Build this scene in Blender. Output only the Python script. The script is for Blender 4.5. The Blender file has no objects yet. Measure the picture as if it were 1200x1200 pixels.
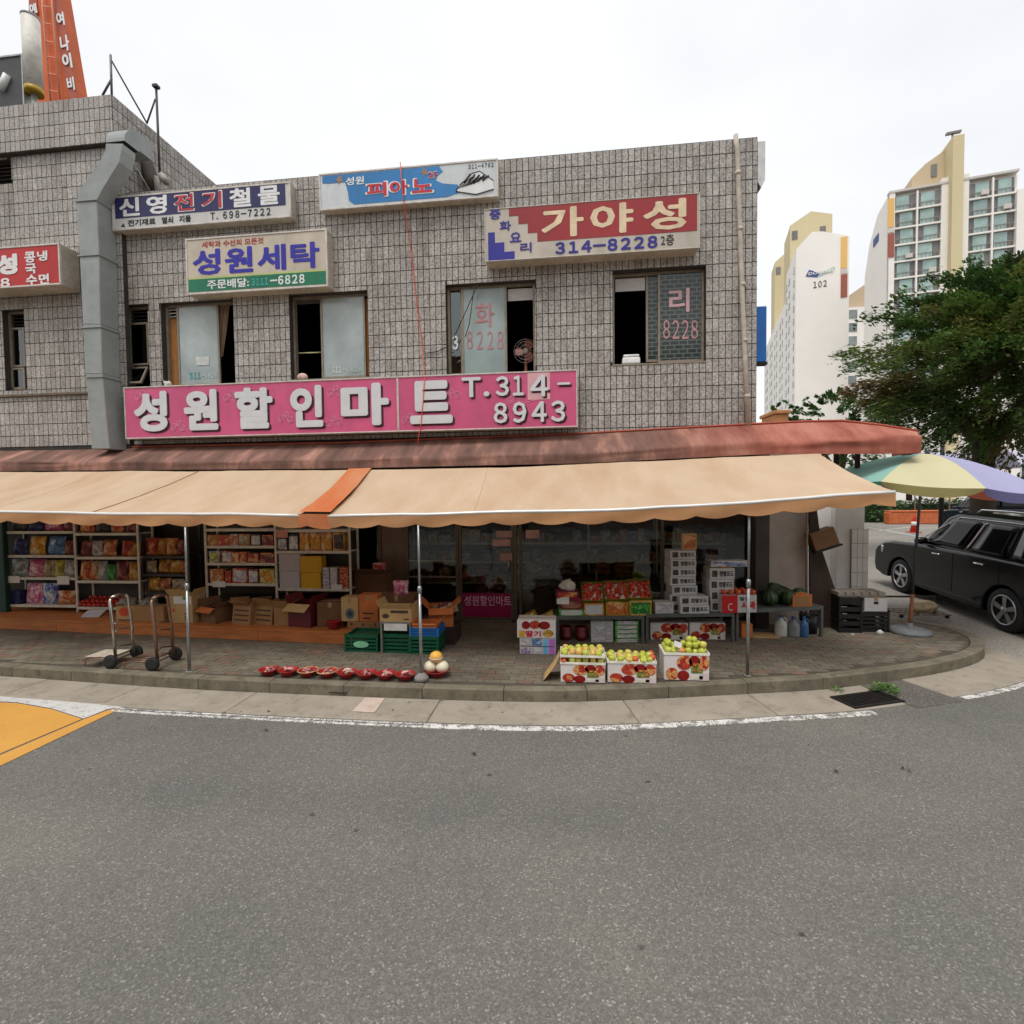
import bpy, bmesh, math, random
from mathutils import Vector, Matrix, noise as mnoise
random.seed(7)
R_ = math.radians
scn = bpy.context.scene
COL = scn.collection

# ---------------------------------------------------------------- camera, sky, sun, exposure
CAM_Z = 2.5
cam_d = bpy.data.cameras.new('camera'); cam = bpy.data.objects.new('camera', cam_d); COL.objects.link(cam)
cam_d.sensor_fit = 'HORIZONTAL'; cam_d.sensor_width = 36; cam_d.lens = 18
cam_d.clip_start = .05; cam_d.clip_end = 3000
CAM_ROT = Matrix.Rotation(R_(6.65), 3, 'Z') @ Matrix.Rotation(R_(90 - 2.1), 3, 'X') @ Matrix.Rotation(R_(-.7), 3, 'Z')
cam.location = (0, 0, CAM_Z); cam.rotation_euler = CAM_ROT.to_euler()
scn.camera = cam

SUN_EL, SUN_AZ = 66, 200        # degrees; azimuth clockwise from +Y
world = bpy.data.worlds.new('World'); scn.world = world; world.use_nodes = True
nt = world.node_tree; nt.nodes.clear()
out = nt.nodes.new('ShaderNodeOutputWorld')
sky = nt.nodes.new('ShaderNodeTexSky'); sky.sky_type = 'NISHITA'; sky.sun_disc = False
sky.sun_elevation = R_(SUN_EL); sky.sun_rotation = R_(SUN_AZ); sky.dust_density = 4; sky.air_density = 1
bg1 = nt.nodes.new('ShaderNodeBackground'); bg1.inputs['Strength'].default_value = .1
nt.links.new(sky.outputs[0], bg1.inputs['Color'])
tc = nt.nodes.new('ShaderNodeTexCoord')
mp = nt.nodes.new('ShaderNodeMapping'); mp.inputs['Scale'].default_value = (1, 1, 2.2)
nz = nt.nodes.new('ShaderNodeTexNoise'); nz.inputs['Scale'].default_value = 2.2; nz.inputs['Detail'].default_value = 5
rp = nt.nodes.new('ShaderNodeValToRGB')
rp.color_ramp.elements[0].position = .3; rp.color_ramp.elements[0].color = (.88, .89, .905, 1)
rp.color_ramp.elements[1].position = .62; rp.color_ramp.elements[1].color = (1, 1, 1, 1)
nt.links.new(tc.outputs['Generated'], mp.inputs[0]); nt.links.new(mp.outputs[0], nz.inputs['Vector'])
nt.links.new(nz.outputs['Fac'], rp.inputs[0])
bg2 = nt.nodes.new('ShaderNodeBackground'); bg2.inputs['Strength'].default_value = .9
nt.links.new(rp.outputs[0], bg2.inputs['Color'])
mx = nt.nodes.new('ShaderNodeMixShader'); mx.inputs[0].default_value = .86
nt.links.new(bg1.outputs[0], mx.inputs[1]); nt.links.new(bg2.outputs[0], mx.inputs[2])
nt.links.new(mx.outputs[0], out.inputs['Surface'])
sun_d = bpy.data.lights.new('sun', 'SUN'); sun = bpy.data.objects.new('sun', sun_d); COL.objects.link(sun)
sun_d.energy = 1.5; sun_d.angle = R_(25); sun_d.color = (1, .975, .94)
sdir = Vector((math.sin(R_(SUN_AZ)) * math.cos(R_(SUN_EL)), math.cos(R_(SUN_AZ)) * math.cos(R_(SUN_EL)), math.sin(R_(SUN_EL))))
sun.rotation_euler = sdir.to_track_quat('Z', 'Y').to_euler(); sun.location = sdir * 60
vs = scn.view_settings
scn.display_settings.display_device = 'sRGB'
vs.view_transform = 'Standard'; vs.look = 'None'; vs.gamma = 1; vs.use_curve_mapping = False
vs.exposure = .36
scn.cycles.max_bounces = 8; scn.cycles.transparent_max_bounces = 12

# ---------------------------------------------------------------- pixel rays of the 1200 px photograph
CC = Vector((0, 0, CAM_Z))
def ray(x, y): return CAM_ROT @ Vector(((x - 600) / 600, (600 - y) / 600, -1))
def on_z(x, y, z): d = ray(x, y); return CC + d * ((z - CAM_Z) / d.z)
def on_y(x, y, Y): d = ray(x, y); return CC + d * (Y / d.y)
def on_x(x, y, X): d = ray(x, y); return CC + d * (X / d.x)
def fr(x0, x1, y0, y1, Y):
    a, b, c, d = on_y(x0, y0, Y), on_y(x1, y0, Y), on_y(x0, y1, Y), on_y(x1, y1, Y)
    return (a.x + c.x) / 2, (b.x + d.x) / 2, (c.z + d.z) / 2, (a.z + b.z) / 2   # x0 x1 z0 z1

# ---------------------------------------------------------------- mesh helpers
class MB:
    def __init__(s): s.v = []; s.f = []; s.m = []; s.s = []; s.attr = []
    def add(s, vs_, fs, mi=0, smooth=False, M=None, a=None):
        o = len(s.v)
        for p in vs_:
            p = Vector(p)
            s.v.append(M @ p if M is not None else p); s.attr.append(.5 if a is None else a)
        for f in fs: s.f.append([i + o for i in f]); s.m.append(mi); s.s.append(smooth)
        return s
    def box(s, x0, x1, y0, y1, z0, z1, mi=0, M=None, back=True, a=None):
        fs = [(0, 1, 5, 4), (1, 2, 6, 5), (3, 0, 4, 7), (4, 5, 6, 7), (3, 2, 1, 0)]
        if back: fs.append((2, 3, 7, 6))
        return s.add([(x0, y0, z0), (x1, y0, z0), (x1, y1, z0), (x0, y1, z0), (x0, y0, z1), (x1, y0, z1), (x1, y1, z1), (x0, y1, z1)], fs, mi, False, M, a)
    def cbox(s, c, sx, sy, sz, mi=0, M=None):
        return s.box(c[0] - sx / 2, c[0] + sx / 2, c[1] - sy / 2, c[1] + sy / 2, c[2] - sz / 2, c[2] + sz / 2, mi, M)
    def tube(s, pts, r, n=8, mi=0, closed=False, cap=True, M=None, a=None):
        pts = [Vector(p) for p in pts]; N = len(pts)
        rs = r if isinstance(r, (list, tuple)) else [r] * N
        vs_ = []; up = None
        for i, p in enumerate(pts):
            if closed: t = pts[(i + 1) % N] - pts[i - 1]
            else: t = pts[min(i + 1, N - 1)] - pts[max(i - 1, 0)]
            t.normalize()
            if up is None:
                up = Vector((0, 0, 1)) if abs(t.z) < .9 else Vector((1, 0, 0))
            u = t.cross(up)
            if u.length < 1e-5: u = t.orthogonal()
            u.normalize(); w = u.cross(t); up = w
            for k in range(n):
                an = 2 * math.pi * k / n
                vs_.append(p + (u * math.cos(an) + w * math.sin(an)) * rs[i])
        fs = []
        for i in range(N if closed else N - 1):
            j = (i + 1) % N
            for k in range(n):
                k2 = (k + 1) % n
                fs.append((i * n + k, i * n + k2, j * n + k2, j * n + k))
        if cap and not closed:
            fs.append(tuple(range(n))[::-1]); fs.append(tuple((N - 1) * n + k for k in range(n)))
        return s.add(vs_, fs, mi, True, M, a)
    def lathe(s, prof, n=20, mi=0, M=None, smooth=True, a=None):
        vs_ = []; fs = []
        for r, z in prof:
            for k in range(n):
                an = 2 * math.pi * k / n; vs_.append((r * math.cos(an), r * math.sin(an), z))
        for i in range(len(prof) - 1):
            for k in range(n):
                k2 = (k + 1) % n; fs.append((i * n + k, i * n + k2, (i + 1) * n + k2, (i + 1) * n + k))
        if prof[0][0] > 1e-4: fs.append(tuple(range(n))[::-1])
        if prof[-1][0] > 1e-4: fs.append(tuple((len(prof) - 1) * n + k for k in range(n)))
        return s.add(vs_, fs, mi, smooth, M, a)
    def prism(s, poly, y0, y1, mi=0, M=None):           # polygon of (x,z), extruded along y
        n = len(poly)
        vs_ = [(x, y0, z) for x, z in poly] + [(x, y1, z) for x, z in poly]
        fs = [tuple(range(n)), tuple(range(2 * n - 1, n - 1, -1))]
        fs += [(i, i + n, (i + 1) % n + n, (i + 1) % n) for i in range(n)]
        return s.add(vs_, fs, mi, False, M)
    def slab(s, poly, z0, z1, mi=0, a=None):                    # polygon of (x,y), extruded along z
        n = len(poly)
        vs_ = [(x, y, z1) for x, y in poly] + [(x, y, z0) for x, y in poly]
        fs = [tuple(range(n)), tuple(range(2 * n - 1, n - 1, -1))]
        fs += [(i, i + n, (i + 1) % n + n, (i + 1) % n) for i in range(n)]
        return s.add(vs_, fs, mi, False, None, a)
    def grid(s, fn, nu, nv, mi=0, smooth=True, a=None):
        vs_ = [fn(i / nu, j / nv) for j in range(nv + 1) for i in range(nu + 1)]
        fs = [(j * (nu + 1) + i, j * (nu + 1) + i + 1, (j + 1) * (nu + 1) + i + 1, (j + 1) * (nu + 1) + i) for j in range(nv) for i in range(nu)]
        return s.add(vs_, fs, mi, smooth, None, a)
    def mesh(s, name, mats, off=(0, 0, 0), fixn=True):
        me = bpy.data.meshes.new(name); off = Vector(off)
        me.from_pydata([v - off for v in s.v], [], s.f)
        for m in mats: me.materials.append(m)
        me.polygons.foreach_set('material_index', s.m); me.polygons.foreach_set('use_smooth', s.s)
        if any(a != .5 for a in s.attr):
            at = me.attributes.new('tv', 'FLOAT', 'POINT'); at.data.foreach_set('value', s.attr)
        if fixn:
            bm = bmesh.new(); bm.from_mesh(me); bmesh.ops.recalc_face_normals(bm, faces=bm.faces); bm.to_mesh(me); bm.free()
        me.update()
        return me
    def build(s, name, mats, parent=None, world=False, loc=None, bevel=0, seg=1, solid=0, fixn=True):
        """world=True: vertices are world coordinates; otherwise local to the parent / to loc"""
        if not isinstance(mats, (list, tuple)): mats = [mats]
        off = Vector((0, 0, 0)); l = Vector(loc) if loc is not None else Vector((0, 0, 0))
        if world:
            if parent is not None: off = wloc(parent); l = Vector((0, 0, 0))
            else:
                xs = [v.x for v in s.v]; ys = [v.y for v in s.v]; zs = [v.z for v in s.v]
                off = Vector(((min(xs) + max(xs)) / 2, (min(ys) + max(ys)) / 2, min(zs))); l = off
        o = bpy.data.objects.new(name, s.mesh(name, mats, off, fixn)); COL.objects.link(o)
        o.location = l
        if parent is not None: o.parent = parent
        if solid:
            md = o.modifiers.new('thick', 'SOLIDIFY'); md.thickness = solid; md.offset = 0
        if bevel:
            md = o.modifiers.new('bevel', 'BEVEL'); md.width = bevel; md.segments = seg; md.limit_method = 'ANGLE'; md.angle_limit = R_(40)
        return o
def wloc(o):
    l = Vector((0, 0, 0))
    while o is not None: l = l + Vector(o.location); o = o.parent
    return l
def tag(o, label=None, cat=None, group=None, kind=None):
    if label: o['label'] = label
    if cat: o['category'] = cat
    if group: o['group'] = group
    if kind: o['kind'] = kind
    return o
def thing(name, label, cat, loc=(0, 0, 0), rotz=0, group=None, kind=None):
    o = bpy.data.objects.new(name, None); COL.objects.link(o)
    o.empty_display_size = .1
    o.location = loc; o.rotation_euler = (0, 0, rotz)
    return tag(o, label, cat, group, kind)
def shared(name, me, parent=None, loc=(0, 0, 0), rot=(0, 0, 0), scale=(1, 1, 1), m=None):
    o = bpy.data.objects.new(name, me); COL.objects.link(o)
    o.location = loc; o.rotation_euler = rot; o.scale = scale
    if parent is not None: o.parent = parent
    if m is not None:
        for i, mm in enumerate(m if isinstance(m, (list, tuple)) else [m]):
            o.material_slots[i].link = 'OBJECT'; o.material_slots[i].material = mm
    return o

# ---------------------------------------------------------------- materials
def lin(c):
    if isinstance(c, str): c = [int(c[i:i + 2], 16) for i in (0, 2, 4)]
    return tuple(((x / 255) / 12.92 if x / 255 <= .04045 else ((x / 255 + .055) / 1.055) ** 2.4) for x in c) + (1,)
MATS = {}
class NT:
    def __init__(s, name):
        s.m = bpy.data.materials.new(name); s.m.use_nodes = True; s.t = s.m.node_tree
        s.b = s.t.nodes['Principled BSDF']; s.o = s.t.nodes['Material Output']
    def n(s, typ, **kw):
        x = s.t.nodes.new('ShaderNode' + typ)
        for k, v in kw.items():
            if k in x.inputs.keys(): x.inputs[k].default_value = v
            else: setattr(x, k, v)
        return x
    def l(s, a, b): s.t.links.new(a, b)
    def mix(s, fac, a, b, mode='MIX'):
        x = s.t.nodes.new('ShaderNodeMix'); x.data_type = 'RGBA'; x.blend_type = mode
        for sock, v in ((x.inputs[0], fac), (x.inputs[6], a), (x.inputs[7], b)):
            if hasattr(v, 'links'): s.l(v, sock)
            else: sock.default_value = v
        return x.outputs[2]
    def ramp(s, fac, stops, const=False):
        x = s.t.nodes.new('ShaderNodeValToRGB'); cr = x.color_ramp
        if const: cr.interpolation = 'CONSTANT'
        while len(cr.elements) < len(stops): cr.elements.new(.5)
        for e, (p, c) in zip(cr.elements, stops): e.position = p; e.color = c if len(c) == 4 else tuple(c) + (1,)
        s.l(fac, x.inputs[0]); return x.outputs[0]
    def coord(s, scale=None, rnd=False, which='Object'):
        c = s.n('TexCoord'); v = c.outputs[which]
        if rnd:
            oi = s.n('ObjectInfo'); mu = s.n('Math', operation='MULTIPLY'); s.l(oi.outputs['Random'], mu.inputs[0]); mu.inputs[1].default_value = 37.
            ad = s.n('VectorMath', operation='ADD'); s.l(v, ad.inputs[0]); s.l(mu.outputs[0], ad.inputs[1]); v = ad.outputs[0]
        if scale is not None:
            mpn = s.n('Mapping'); mpn.inputs['Scale'].default_value = scale if hasattr(scale, '__len__') else (scale,) * 3
            s.l(v, mpn.inputs[0]); v = mpn.outputs[0]
        return v
    def bump(s, h, strength=.3, dist=.01):
        x = s.n('Bump', Strength=strength, Distance=dist); s.l(h, x.inputs['Height']); s.l(x.outputs[0], s.b.inputs['Normal'])
def mat(name, c, rough=.6, metal=0, var=.16, vs_=6, dirt=0, bump=0, bs=80, spec=.4, rnd=.0, stretch=None, coat=0):
    """plain surface: base colour, soft blotches, optional dirt, bump and per-object variation"""
    if name in MATS: return MATS[name]
    k = NT(name); c = lin(c)
    v = k.coord(stretch, rnd=True)
    nz_ = k.n('TexNoise', Scale=vs_, Detail=5.); k.l(v, nz_.inputs['Vector'])
    lo = tuple(x * (1 - var) for x in c[:3]) + (1,); hi = tuple(min(1, x * (1 + var)) for x in c[:3]) + (1,)
    col = k.ramp(nz_.outputs['Fac'], [(.3, lo), (.7, hi)])
    if dirt:
        n2 = k.n('TexNoise', Scale=vs_ * 3.1, Detail=8., Roughness=.7); k.l(v, n2.inputs['Vector'])
        f = k.ramp(n2.outputs['Fac'], [(.45, (0, 0, 0)), (.75, (dirt,) * 3)])
        col = k.mix(f, col, (.05, .042, .034, 1))
    if rnd:
        oi = k.n('ObjectInfo'); hs = k.n('HueSaturation'); mr = k.n('MapRange'); k.l(oi.outputs['Random'], mr.inputs[0])
        mr.inputs[3].default_value = 1 - rnd; mr.inputs[4].default_value = 1 + rnd
        k.l(mr.outputs[0], hs.inputs['Value']); k.l(col, hs.inputs['Color']); col = hs.outputs[0]
    k.l(col, k.b.inputs['Base Color'])
    k.b.inputs['Roughness'].default_value = rough; k.b.inputs['Metallic'].default_value = metal
    k.b.inputs['Specular IOR Level'].default_value = spec; k.b.inputs['Coat Weight'].default_value = coat
    if bump:
        n3 = k.n('TexNoise', Scale=bs, Detail=4.); k.l(v, n3.inputs['Vector']); k.bump(n3.outputs['Fac'], bump, .006)
    MATS[name] = k.m; return k.m
def printed(name, cols, sc=14, rough=.35, coat=0, dark=1.):
    """a printed wrapper: patches of the pack's colours"""
    if name in MATS: return MATS[name]
    k = NT(name); v = k.coord(None, rnd=True, which='Generated')
    n1 = k.n('TexNoise', Scale=sc * .22, Detail=1.5, Distortion=1.); k.l(v, n1.inputs['Vector'])
    N = len(cols); cs = [tuple(x * dark for x in lin(c)[:3]) for c in cols]
    stops = [(0, cs[0]), (.47, cs[1]), (.56, cs[min(2, N - 1)])]
    col = k.ramp(n1.outputs['Fac'], stops, True)
    # a lighter panel with small lettering marks
    n2 = k.n('TexNoise', Scale=2.2, Detail=0.); k.l(v, n2.inputs['Vector'])
    col = k.mix(k.ramp(n2.outputs['Fac'], [(0, (0, 0, 0)), (.57, (.85,) * 3)], True), col, cs[-1] + (1,))
    mq = k.n('Mapping'); mq.inputs['Scale'].default_value = (16, 16, 8); k.l(v, mq.inputs[0])
    n4 = k.n('TexNoise', Scale=1., Detail=1.); k.l(mq.outputs[0], n4.inputs['Vector'])
    col = k.mix(k.ramp(n4.outputs['Fac'], [(0, (0, 0, 0)), (.6, (.8,) * 3)], True), col, tuple(x * .45 for x in cs[0]) + (1,))
    k.l(col, k.b.inputs['Base Color']); k.b.inputs['Roughness'].default_value = rough; k.b.inputs['Coat Weight'].default_value = coat
    n3 = k.n('TexNoise', Scale=30., Detail=2.); k.l(v, n3.inputs['Vector']); k.bump(n3.outputs['Fac'], .35, .008)
    MATS[name] = k.m; return k.m
def glass(name, tint=(.55, .6, .6), refl=.06, rough=.02):
    if name in MATS: return MATS[name]
    k = NT(name); t = k.t
    tr = k.n('BsdfTransparent'); tr.inputs['Color'].default_value = tint + (1,)
    gl = k.n('BsdfGlossy'); gl.inputs['Roughness'].default_value = rough; gl.inputs['Color'].default_value = (.9, .95, .95, 1)
    fz = k.n('Fresnel'); fz.inputs['IOR'].default_value = 1.5
    ad = k.n('Math', operation='ADD'); k.l(fz.outputs[0], ad.inputs[0]); ad.inputs[1].default_value = refl - .04
    nv = k.coord(3.); n1 = k.n('TexNoise', Scale=1.3, Detail=2.); k.l(nv, n1.inputs['Vector'])
    bp = k.n('Bump', Strength=.12, Distance=.02); k.l(n1.outputs['Fac'], bp.inputs['Height']); k.l(bp.outputs[0], gl.inputs['Normal'])
    ms = k.n('MixShader'); k.l(ad.outputs[0], ms.inputs[0]); k.l(tr.outputs[0], ms.inputs[1]); k.l(gl.outputs[0], ms.inputs[2])
    k.l(ms.outputs[0], k.o.inputs['Surface']); MATS[name] = k.m; return k.m
def fabric(name, c, trans=.25, dirtc=(.25, .16, .09, 1), dirt=.35):
    """awning cloth: lets some light through, water stains"""
    if name in MATS: return MATS[name]
    k = NT(name); c = lin(c); v = k.coord()
    mpn = k.n('Mapping'); mpn.inputs['Scale'].default_value = (1.1, .35, .5); k.l(v, mpn.inputs[0])
    n1 = k.n('TexNoise', Scale=1.6, Detail=6., Roughness=.6); k.l(mpn.outputs[0], n1.inputs['Vector'])
    f = k.ramp(n1.outputs['Fac'], [(.42, (0, 0, 0)), (.8, (dirt,) * 3)])
    n2 = k.n('TexNoise', Scale=.5, Detail=3.); k.l(v, n2.inputs['Vector'])
    base = k.ramp(n2.outputs['Fac'], [(.3, tuple(x * .93 for x in c[:3])), (.7, c)])
    col = k.mix(f, base, dirtc)
    k.l(col, k.b.inputs['Base Color']); k.b.inputs['Roughness'].default_value = .8; k.b.inputs['Specular IOR Level'].default_value = .15
    n3 = k.n('TexNoise', Scale=3., Detail=3.); k.l(v, n3.inputs['Vector']); k.bump(n3.outputs['Fac'], .35, .03)
    tl = k.n('BsdfTranslucent'); k.l(col, tl.inputs['Color'])
    ms = k.n('MixShader'); ms.inputs[0].default_value = trans
    k.l(k.b.outputs[0], ms.inputs[1]); k.l(tl.outputs[0], ms.inputs[2]); k.l(ms.outputs[0], k.o.inputs['Surface'])
    MATS[name] = k.m; return k.m

# ---------------------------------------------------------------- lettering
def text(body, x0, x1, z0, z1, Y, m, parent, depth=.004, bold=0., name='lettering', world=True, space=1., back=None, backbold=.05, M=None, shear=0.):
    """lettering fitted to the rectangle x0..x1 z0..z1 on the plane y=Y, facing -y"""
    if all(ch in '0123456789T.-' for ch in body):      # digits of the Gothic face, as on the signs
        body = ''.join(chr(ord(ch) + 0xFEE0) for ch in body); space *= .6
    cu = bpy.data.curves.new('t', 'FONT'); cu.body = body; cu.size = 1; cu.offset = 0; cu.space_character = space; cu.shear = shear
    cu.resolution_u = 4 if bold > .03 else 2; cu.fill_mode = 'BOTH'; cu.extrude = .02
    ob = bpy.data.objects.new('t', cu)
    me = bpy.data.meshes.new_from_object(ob)
    bpy.data.objects.remove(ob); bpy.data.curves.remove(cu)
    if not me.vertices: return None
    if bold:
        bm = bmesh.new(); src = bmesh.new(); src.from_mesh(me); bpy.data.meshes.remove(me)
        ns = 8 if bold < .025 else 12 if bold < .04 else 20
        for k_ in range(ns + 1):
            dx, dy = (0, 0) if k_ == ns else (bold * math.cos(k_ * 2 * math.pi / ns), bold * math.sin(k_ * 2 * math.pi / ns))
            mp_ = {v: bm.verts.new((v.co.x + dx, v.co.y + dy, v.co.z * (1 + .012 * k_))) for v in src.verts}
            for f in src.faces:
                try: bm.faces.new([mp_[v] for v in f.verts])
                except ValueError: pass
        me = bpy.data.meshes.new(name); bm.to_mesh(me); bm.free(); src.free()
    xs = [v.co.x for v in me.vertices]; ys = [v.co.y for v in me.vertices]
    ax, bx_, ay, by_ = min(xs), max(xs), min(ys), max(ys)
    off = wloc(parent) if world else Vector((0, 0, 0))
    for v in me.vertices:
        u = (v.co.x - ax) / (bx_ - ax or 1); w = (v.co.y - ay) / (by_ - ay or 1)
        p = Vector((x0 + (x1 - x0) * u, Y - (depth * v.co.z / .02 if v.co.z > 0 else 0), z0 + (z1 - z0) * w))
        v.co = (M @ p if M is not None else p) - off
    me.materials.clear(); me.materials.append(m)
    me.name = name
    for p in me.polygons: p.use_smooth = False
    o = bpy.data.objects.new(name, me); COL.objects.link(o); o.parent = parent
    return o
# ================================================================ SETTING
def asphalt(name, c, speck=.22, scale=75., stain=.5):
    k = NT(name); c = lin(c); v = k.coord()
    vo = k.n('TexVoronoi', Scale=scale); k.l(v, vo.inputs['Vector'])
    sep = k.n('SeparateColor'); k.l(vo.outputs['Color'], sep.inputs[0])
    base = k.ramp(sep.outputs[0], [(0, tuple(x * .76 for x in c[:3])), (.45, tuple(x * .93 for x in c[:3])), (.8, tuple(x * 1.12 for x in c[:3])), (.94, tuple(x * 1.25 + .01 for x in c[:3])), (1, tuple(x * 1.7 + .05 for x in c[:3]))])
    n2 = k.n('TexNoise', Scale=210., Detail=3.); k.l(v, n2.inputs['Vector'])
    fine = k.ramp(n2.outputs['Fac'], [(.3, (.85,) * 3), (.7, (1.14,) * 3)])
    col = k.mix(1., base, fine, 'MULTIPLY')
    n3 = k.n('TexNoise', Scale=.55, Detail=5., Roughness=.6); k.l(v, n3.inputs['Vector'])
    big = k.ramp(n3.outputs['Fac'], [(.3, (.84, .85, .86)), (.7, (1.1, 1.08, 1.05))])
    col = k.mix(1., col, big, 'MULTIPLY')
    # tyre polish along the road, oil and gum spots
    vs2 = k.n('TexVoronoi', Scale=2.1); k.l(v, vs2.inputs['Vector'])
    n5 = k.n('TexNoise', Scale=30., Detail=3.); k.l(v, n5.inputs['Vector'])
    ad = k.n('Math', operation='MULTIPLY_ADD'); k.l(n5.outputs['Fac'], ad.inputs[0]); ad.inputs[1].default_value = .09; k.l(vs2.outputs['Distance'], ad.inputs[2])
    spots = k.ramp(ad.outputs[0], [(.07, (1.5 * stain,) * 3), (.1, (0,) * 3)])
    col = k.mix(spots, col, (.03, .027, .024, 1))
    vs3 = k.n('TexVoronoi', Scale=.42); k.l(v, vs3.inputs['Vector'])
    ad3 = k.n('Math', operation='MULTIPLY_ADD'); k.l(n5.outputs['Fac'], ad3.inputs[0]); ad3.inputs[1].default_value = .05; k.l(vs3.outputs['Distance'], ad3.inputs[2])
    col = k.mix(k.ramp(ad3.outputs[0], [(.035, (1.2 * stain,) * 3), (.07, (0,) * 3)]), col, (.03, .027, .024, 1))
    # worn lanes along the street
    mpx = k.n('Mapping'); mpx.inputs['Scale'].default_value = (.03, .55, 1); k.l(v, mpx.inputs[0])
    n6 = k.n('TexNoise', Scale=1., Detail=3.); k.l(mpx.outputs[0], n6.inputs['Vector'])
    col = k.mix(1., col, k.ramp(n6.outputs['Fac'], [(.35, (.9, .9, .91)), (.65, (1.09, 1.08, 1.06))]), 'MULTIPLY')
    k.l(col, k.b.inputs['Base Color']); k.b.inputs['Roughness'].default_value = .85; k.b.inputs['Specular IOR Level'].default_value = .25
    k.bump(vo.outputs['Distance'], .45, .006)
    MATS[name] = k.m; return k.m
def concrete(name, c, var=.2, joint=False, stain=.5, sc=2.):
    k = NT(name); c = lin(c); v = k.coord(None, rnd=True)
    n1 = k.n('TexNoise', Scale=sc, Detail=8., Roughness=.65); k.l(v, n1.inputs['Vector'])
    col = k.ramp(n1.outputs['Fac'], [(.3, tuple(x * (1 - var) for x in c[:3])), (.7, tuple(x * (1 + var * .6) for x in c[:3]))])
    n2 = k.n('TexNoise', Scale=160., Detail=2.); k.l(v, n2.inputs['Vector'])
    col = k.mix(1., col, k.ramp(n2.outputs['Fac'], [(.3, (.8,) * 3), (.7, (1.14,) * 3)]), 'MULTIPLY')
    n4 = k.n('TexNoise', Scale=sc * 2.6, Detail=6., Roughness=.75); k.l(v, n4.inputs['Vector'])
    col = k.mix(k.ramp(n4.outputs['Fac'], [(.52, (0,) * 3), (.72, (stain,) * 3)]), col, (.06, .05, .04, 1))
    vo = k.n('TexVoronoi', Scale=3.3); k.l(v, vo.inputs['Vector'])
    col = k.mix(k.ramp(vo.outputs['Distance'], [(.03, (.75,) * 3), (.06, (0,) * 3)]), col, (.03, .026, .022, 1))
    k.l(col, k.b.inputs['Base Color']); k.b.inputs['Roughness'].default_value = .9; k.b.inputs['Specular IOR Level'].default_value = .2
    k.bump(n2.outputs['Fac'], .3, .004); MATS[name] = k.m; return k.m
def roadpaint(name, c, under, wear=.5):
    k = NT(name); c = lin(c); u = lin(under); v = k.coord()
    n1 = k.n('TexNoise', Scale=9., Detail=8., Roughness=.7); k.l(v, n1.inputs['Vector'])
    vo = k.n('TexVoronoi', Scale=60.); k.l(v, vo.inputs['Vector'])
    ad = k.n('Math', operation='MULTIPLY_ADD'); k.l(vo.outputs['Distance'], ad.inputs[0]); ad.inputs[1].default_value = .3; k.l(n1.outputs['Fac'], ad.inputs[2])
    f = k.ramp(ad.outputs[0], [(.9 - wear * .45, (0,) * 3), (.98 - wear * .45, (1,) * 3)])
    n2 = k.n('TexNoise', Scale=1.5, Detail=4.); k.l(v, n2.inputs['Vector'])
    top = k.ramp(n2.outputs['Fac'], [(.3, tuple(x * .86 for x in c[:3])), (.7, c)])
    k.l(k.mix(f, top, u), k.b.inputs['Base Color']); k.b.inputs['Roughness'].default_value = .7; MATS[name] = k.m; return k.m

M_ROAD = asphalt('asphalt', (110, 108, 103), scale=105.)
M_LOT = asphalt('asphalt_lot', (140, 136, 129), scale=90., stain=.4)
M_PATCH = asphalt('asphalt_patch', (103, 99, 93), scale=70., stain=.2)
M_GUT = concrete('gutter_concrete', (158, 148, 134), .18)
M_KERB = concrete('kerb_concrete', (122, 114, 98), .35, stain=.8, sc=3.)
M_BED = concrete('paver_bed', (88, 82, 72), .3)
M_WHITE = roadpaint('white_road_paint', (222, 220, 214), (120, 116, 110), .62)
M_WHITE2 = roadpaint('white_hump_paint', (202, 200, 196), (146, 142, 136), .4)
M_YEL = roadpaint('yellow_road_paint', (208, 152, 66), (130, 112, 84), .22)

def paver_mat():
    k = NT('paver'); v = k.coord()
    at = k.n('Attribute', attribute_name='tv'); oi = k.n('ObjectInfo')
    ad = k.n('Math', operation='ADD'); k.l(at.outputs['Fac'], ad.inputs[0]); k.l(oi.outputs['Random'], ad.inputs[1])
    fr_ = k.n('Math', operation='FRACT'); k.l(ad.outputs[0], fr_.inputs[0])
    cols = [(116, 109, 97), (122, 115, 102), (110, 104, 92), (126, 118, 105), (117, 107, 95), (124, 103, 91), (112, 106, 94), (122, 115, 103), (116, 110, 98)]
    base = k.ramp(fr_.outputs[0], [(i / len(cols), lin(c)) for i, c in enumerate(cols)], True)
    g = k.n('NewGeometry')
    n0 = k.n('TexNoise', Scale=.7, Detail=6., Roughness=.65); k.l(g.outputs['Position'], n0.inputs['Vector'])
    col = k.mix(1., base, k.ramp(n0.outputs['Fac'], [(.3, (.66, .64, .62)), (.7, (1.15, 1.13, 1.08))]), 'MULTIPLY')
    n1 = k.n('TexNoise', Scale=55., Detail=5.); k.l(g.outputs['Position'], n1.inputs['Vector'])
    col = k.mix(1., col, k.ramp(n1.outputs['Fac'], [(.3, (.75,) * 3), (.7, (1.2,) * 3)]), 'MULTIPLY')
    k.l(col, k.b.inputs['Base Color']); k.b.inputs['Roughness'].default_value = .88; k.b.inputs['Specular IOR Level'].default_value = .2
    k.bump(n1.outputs['Fac'], .3, .004); return k.m
M_PAVER = paver_mat()

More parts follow.
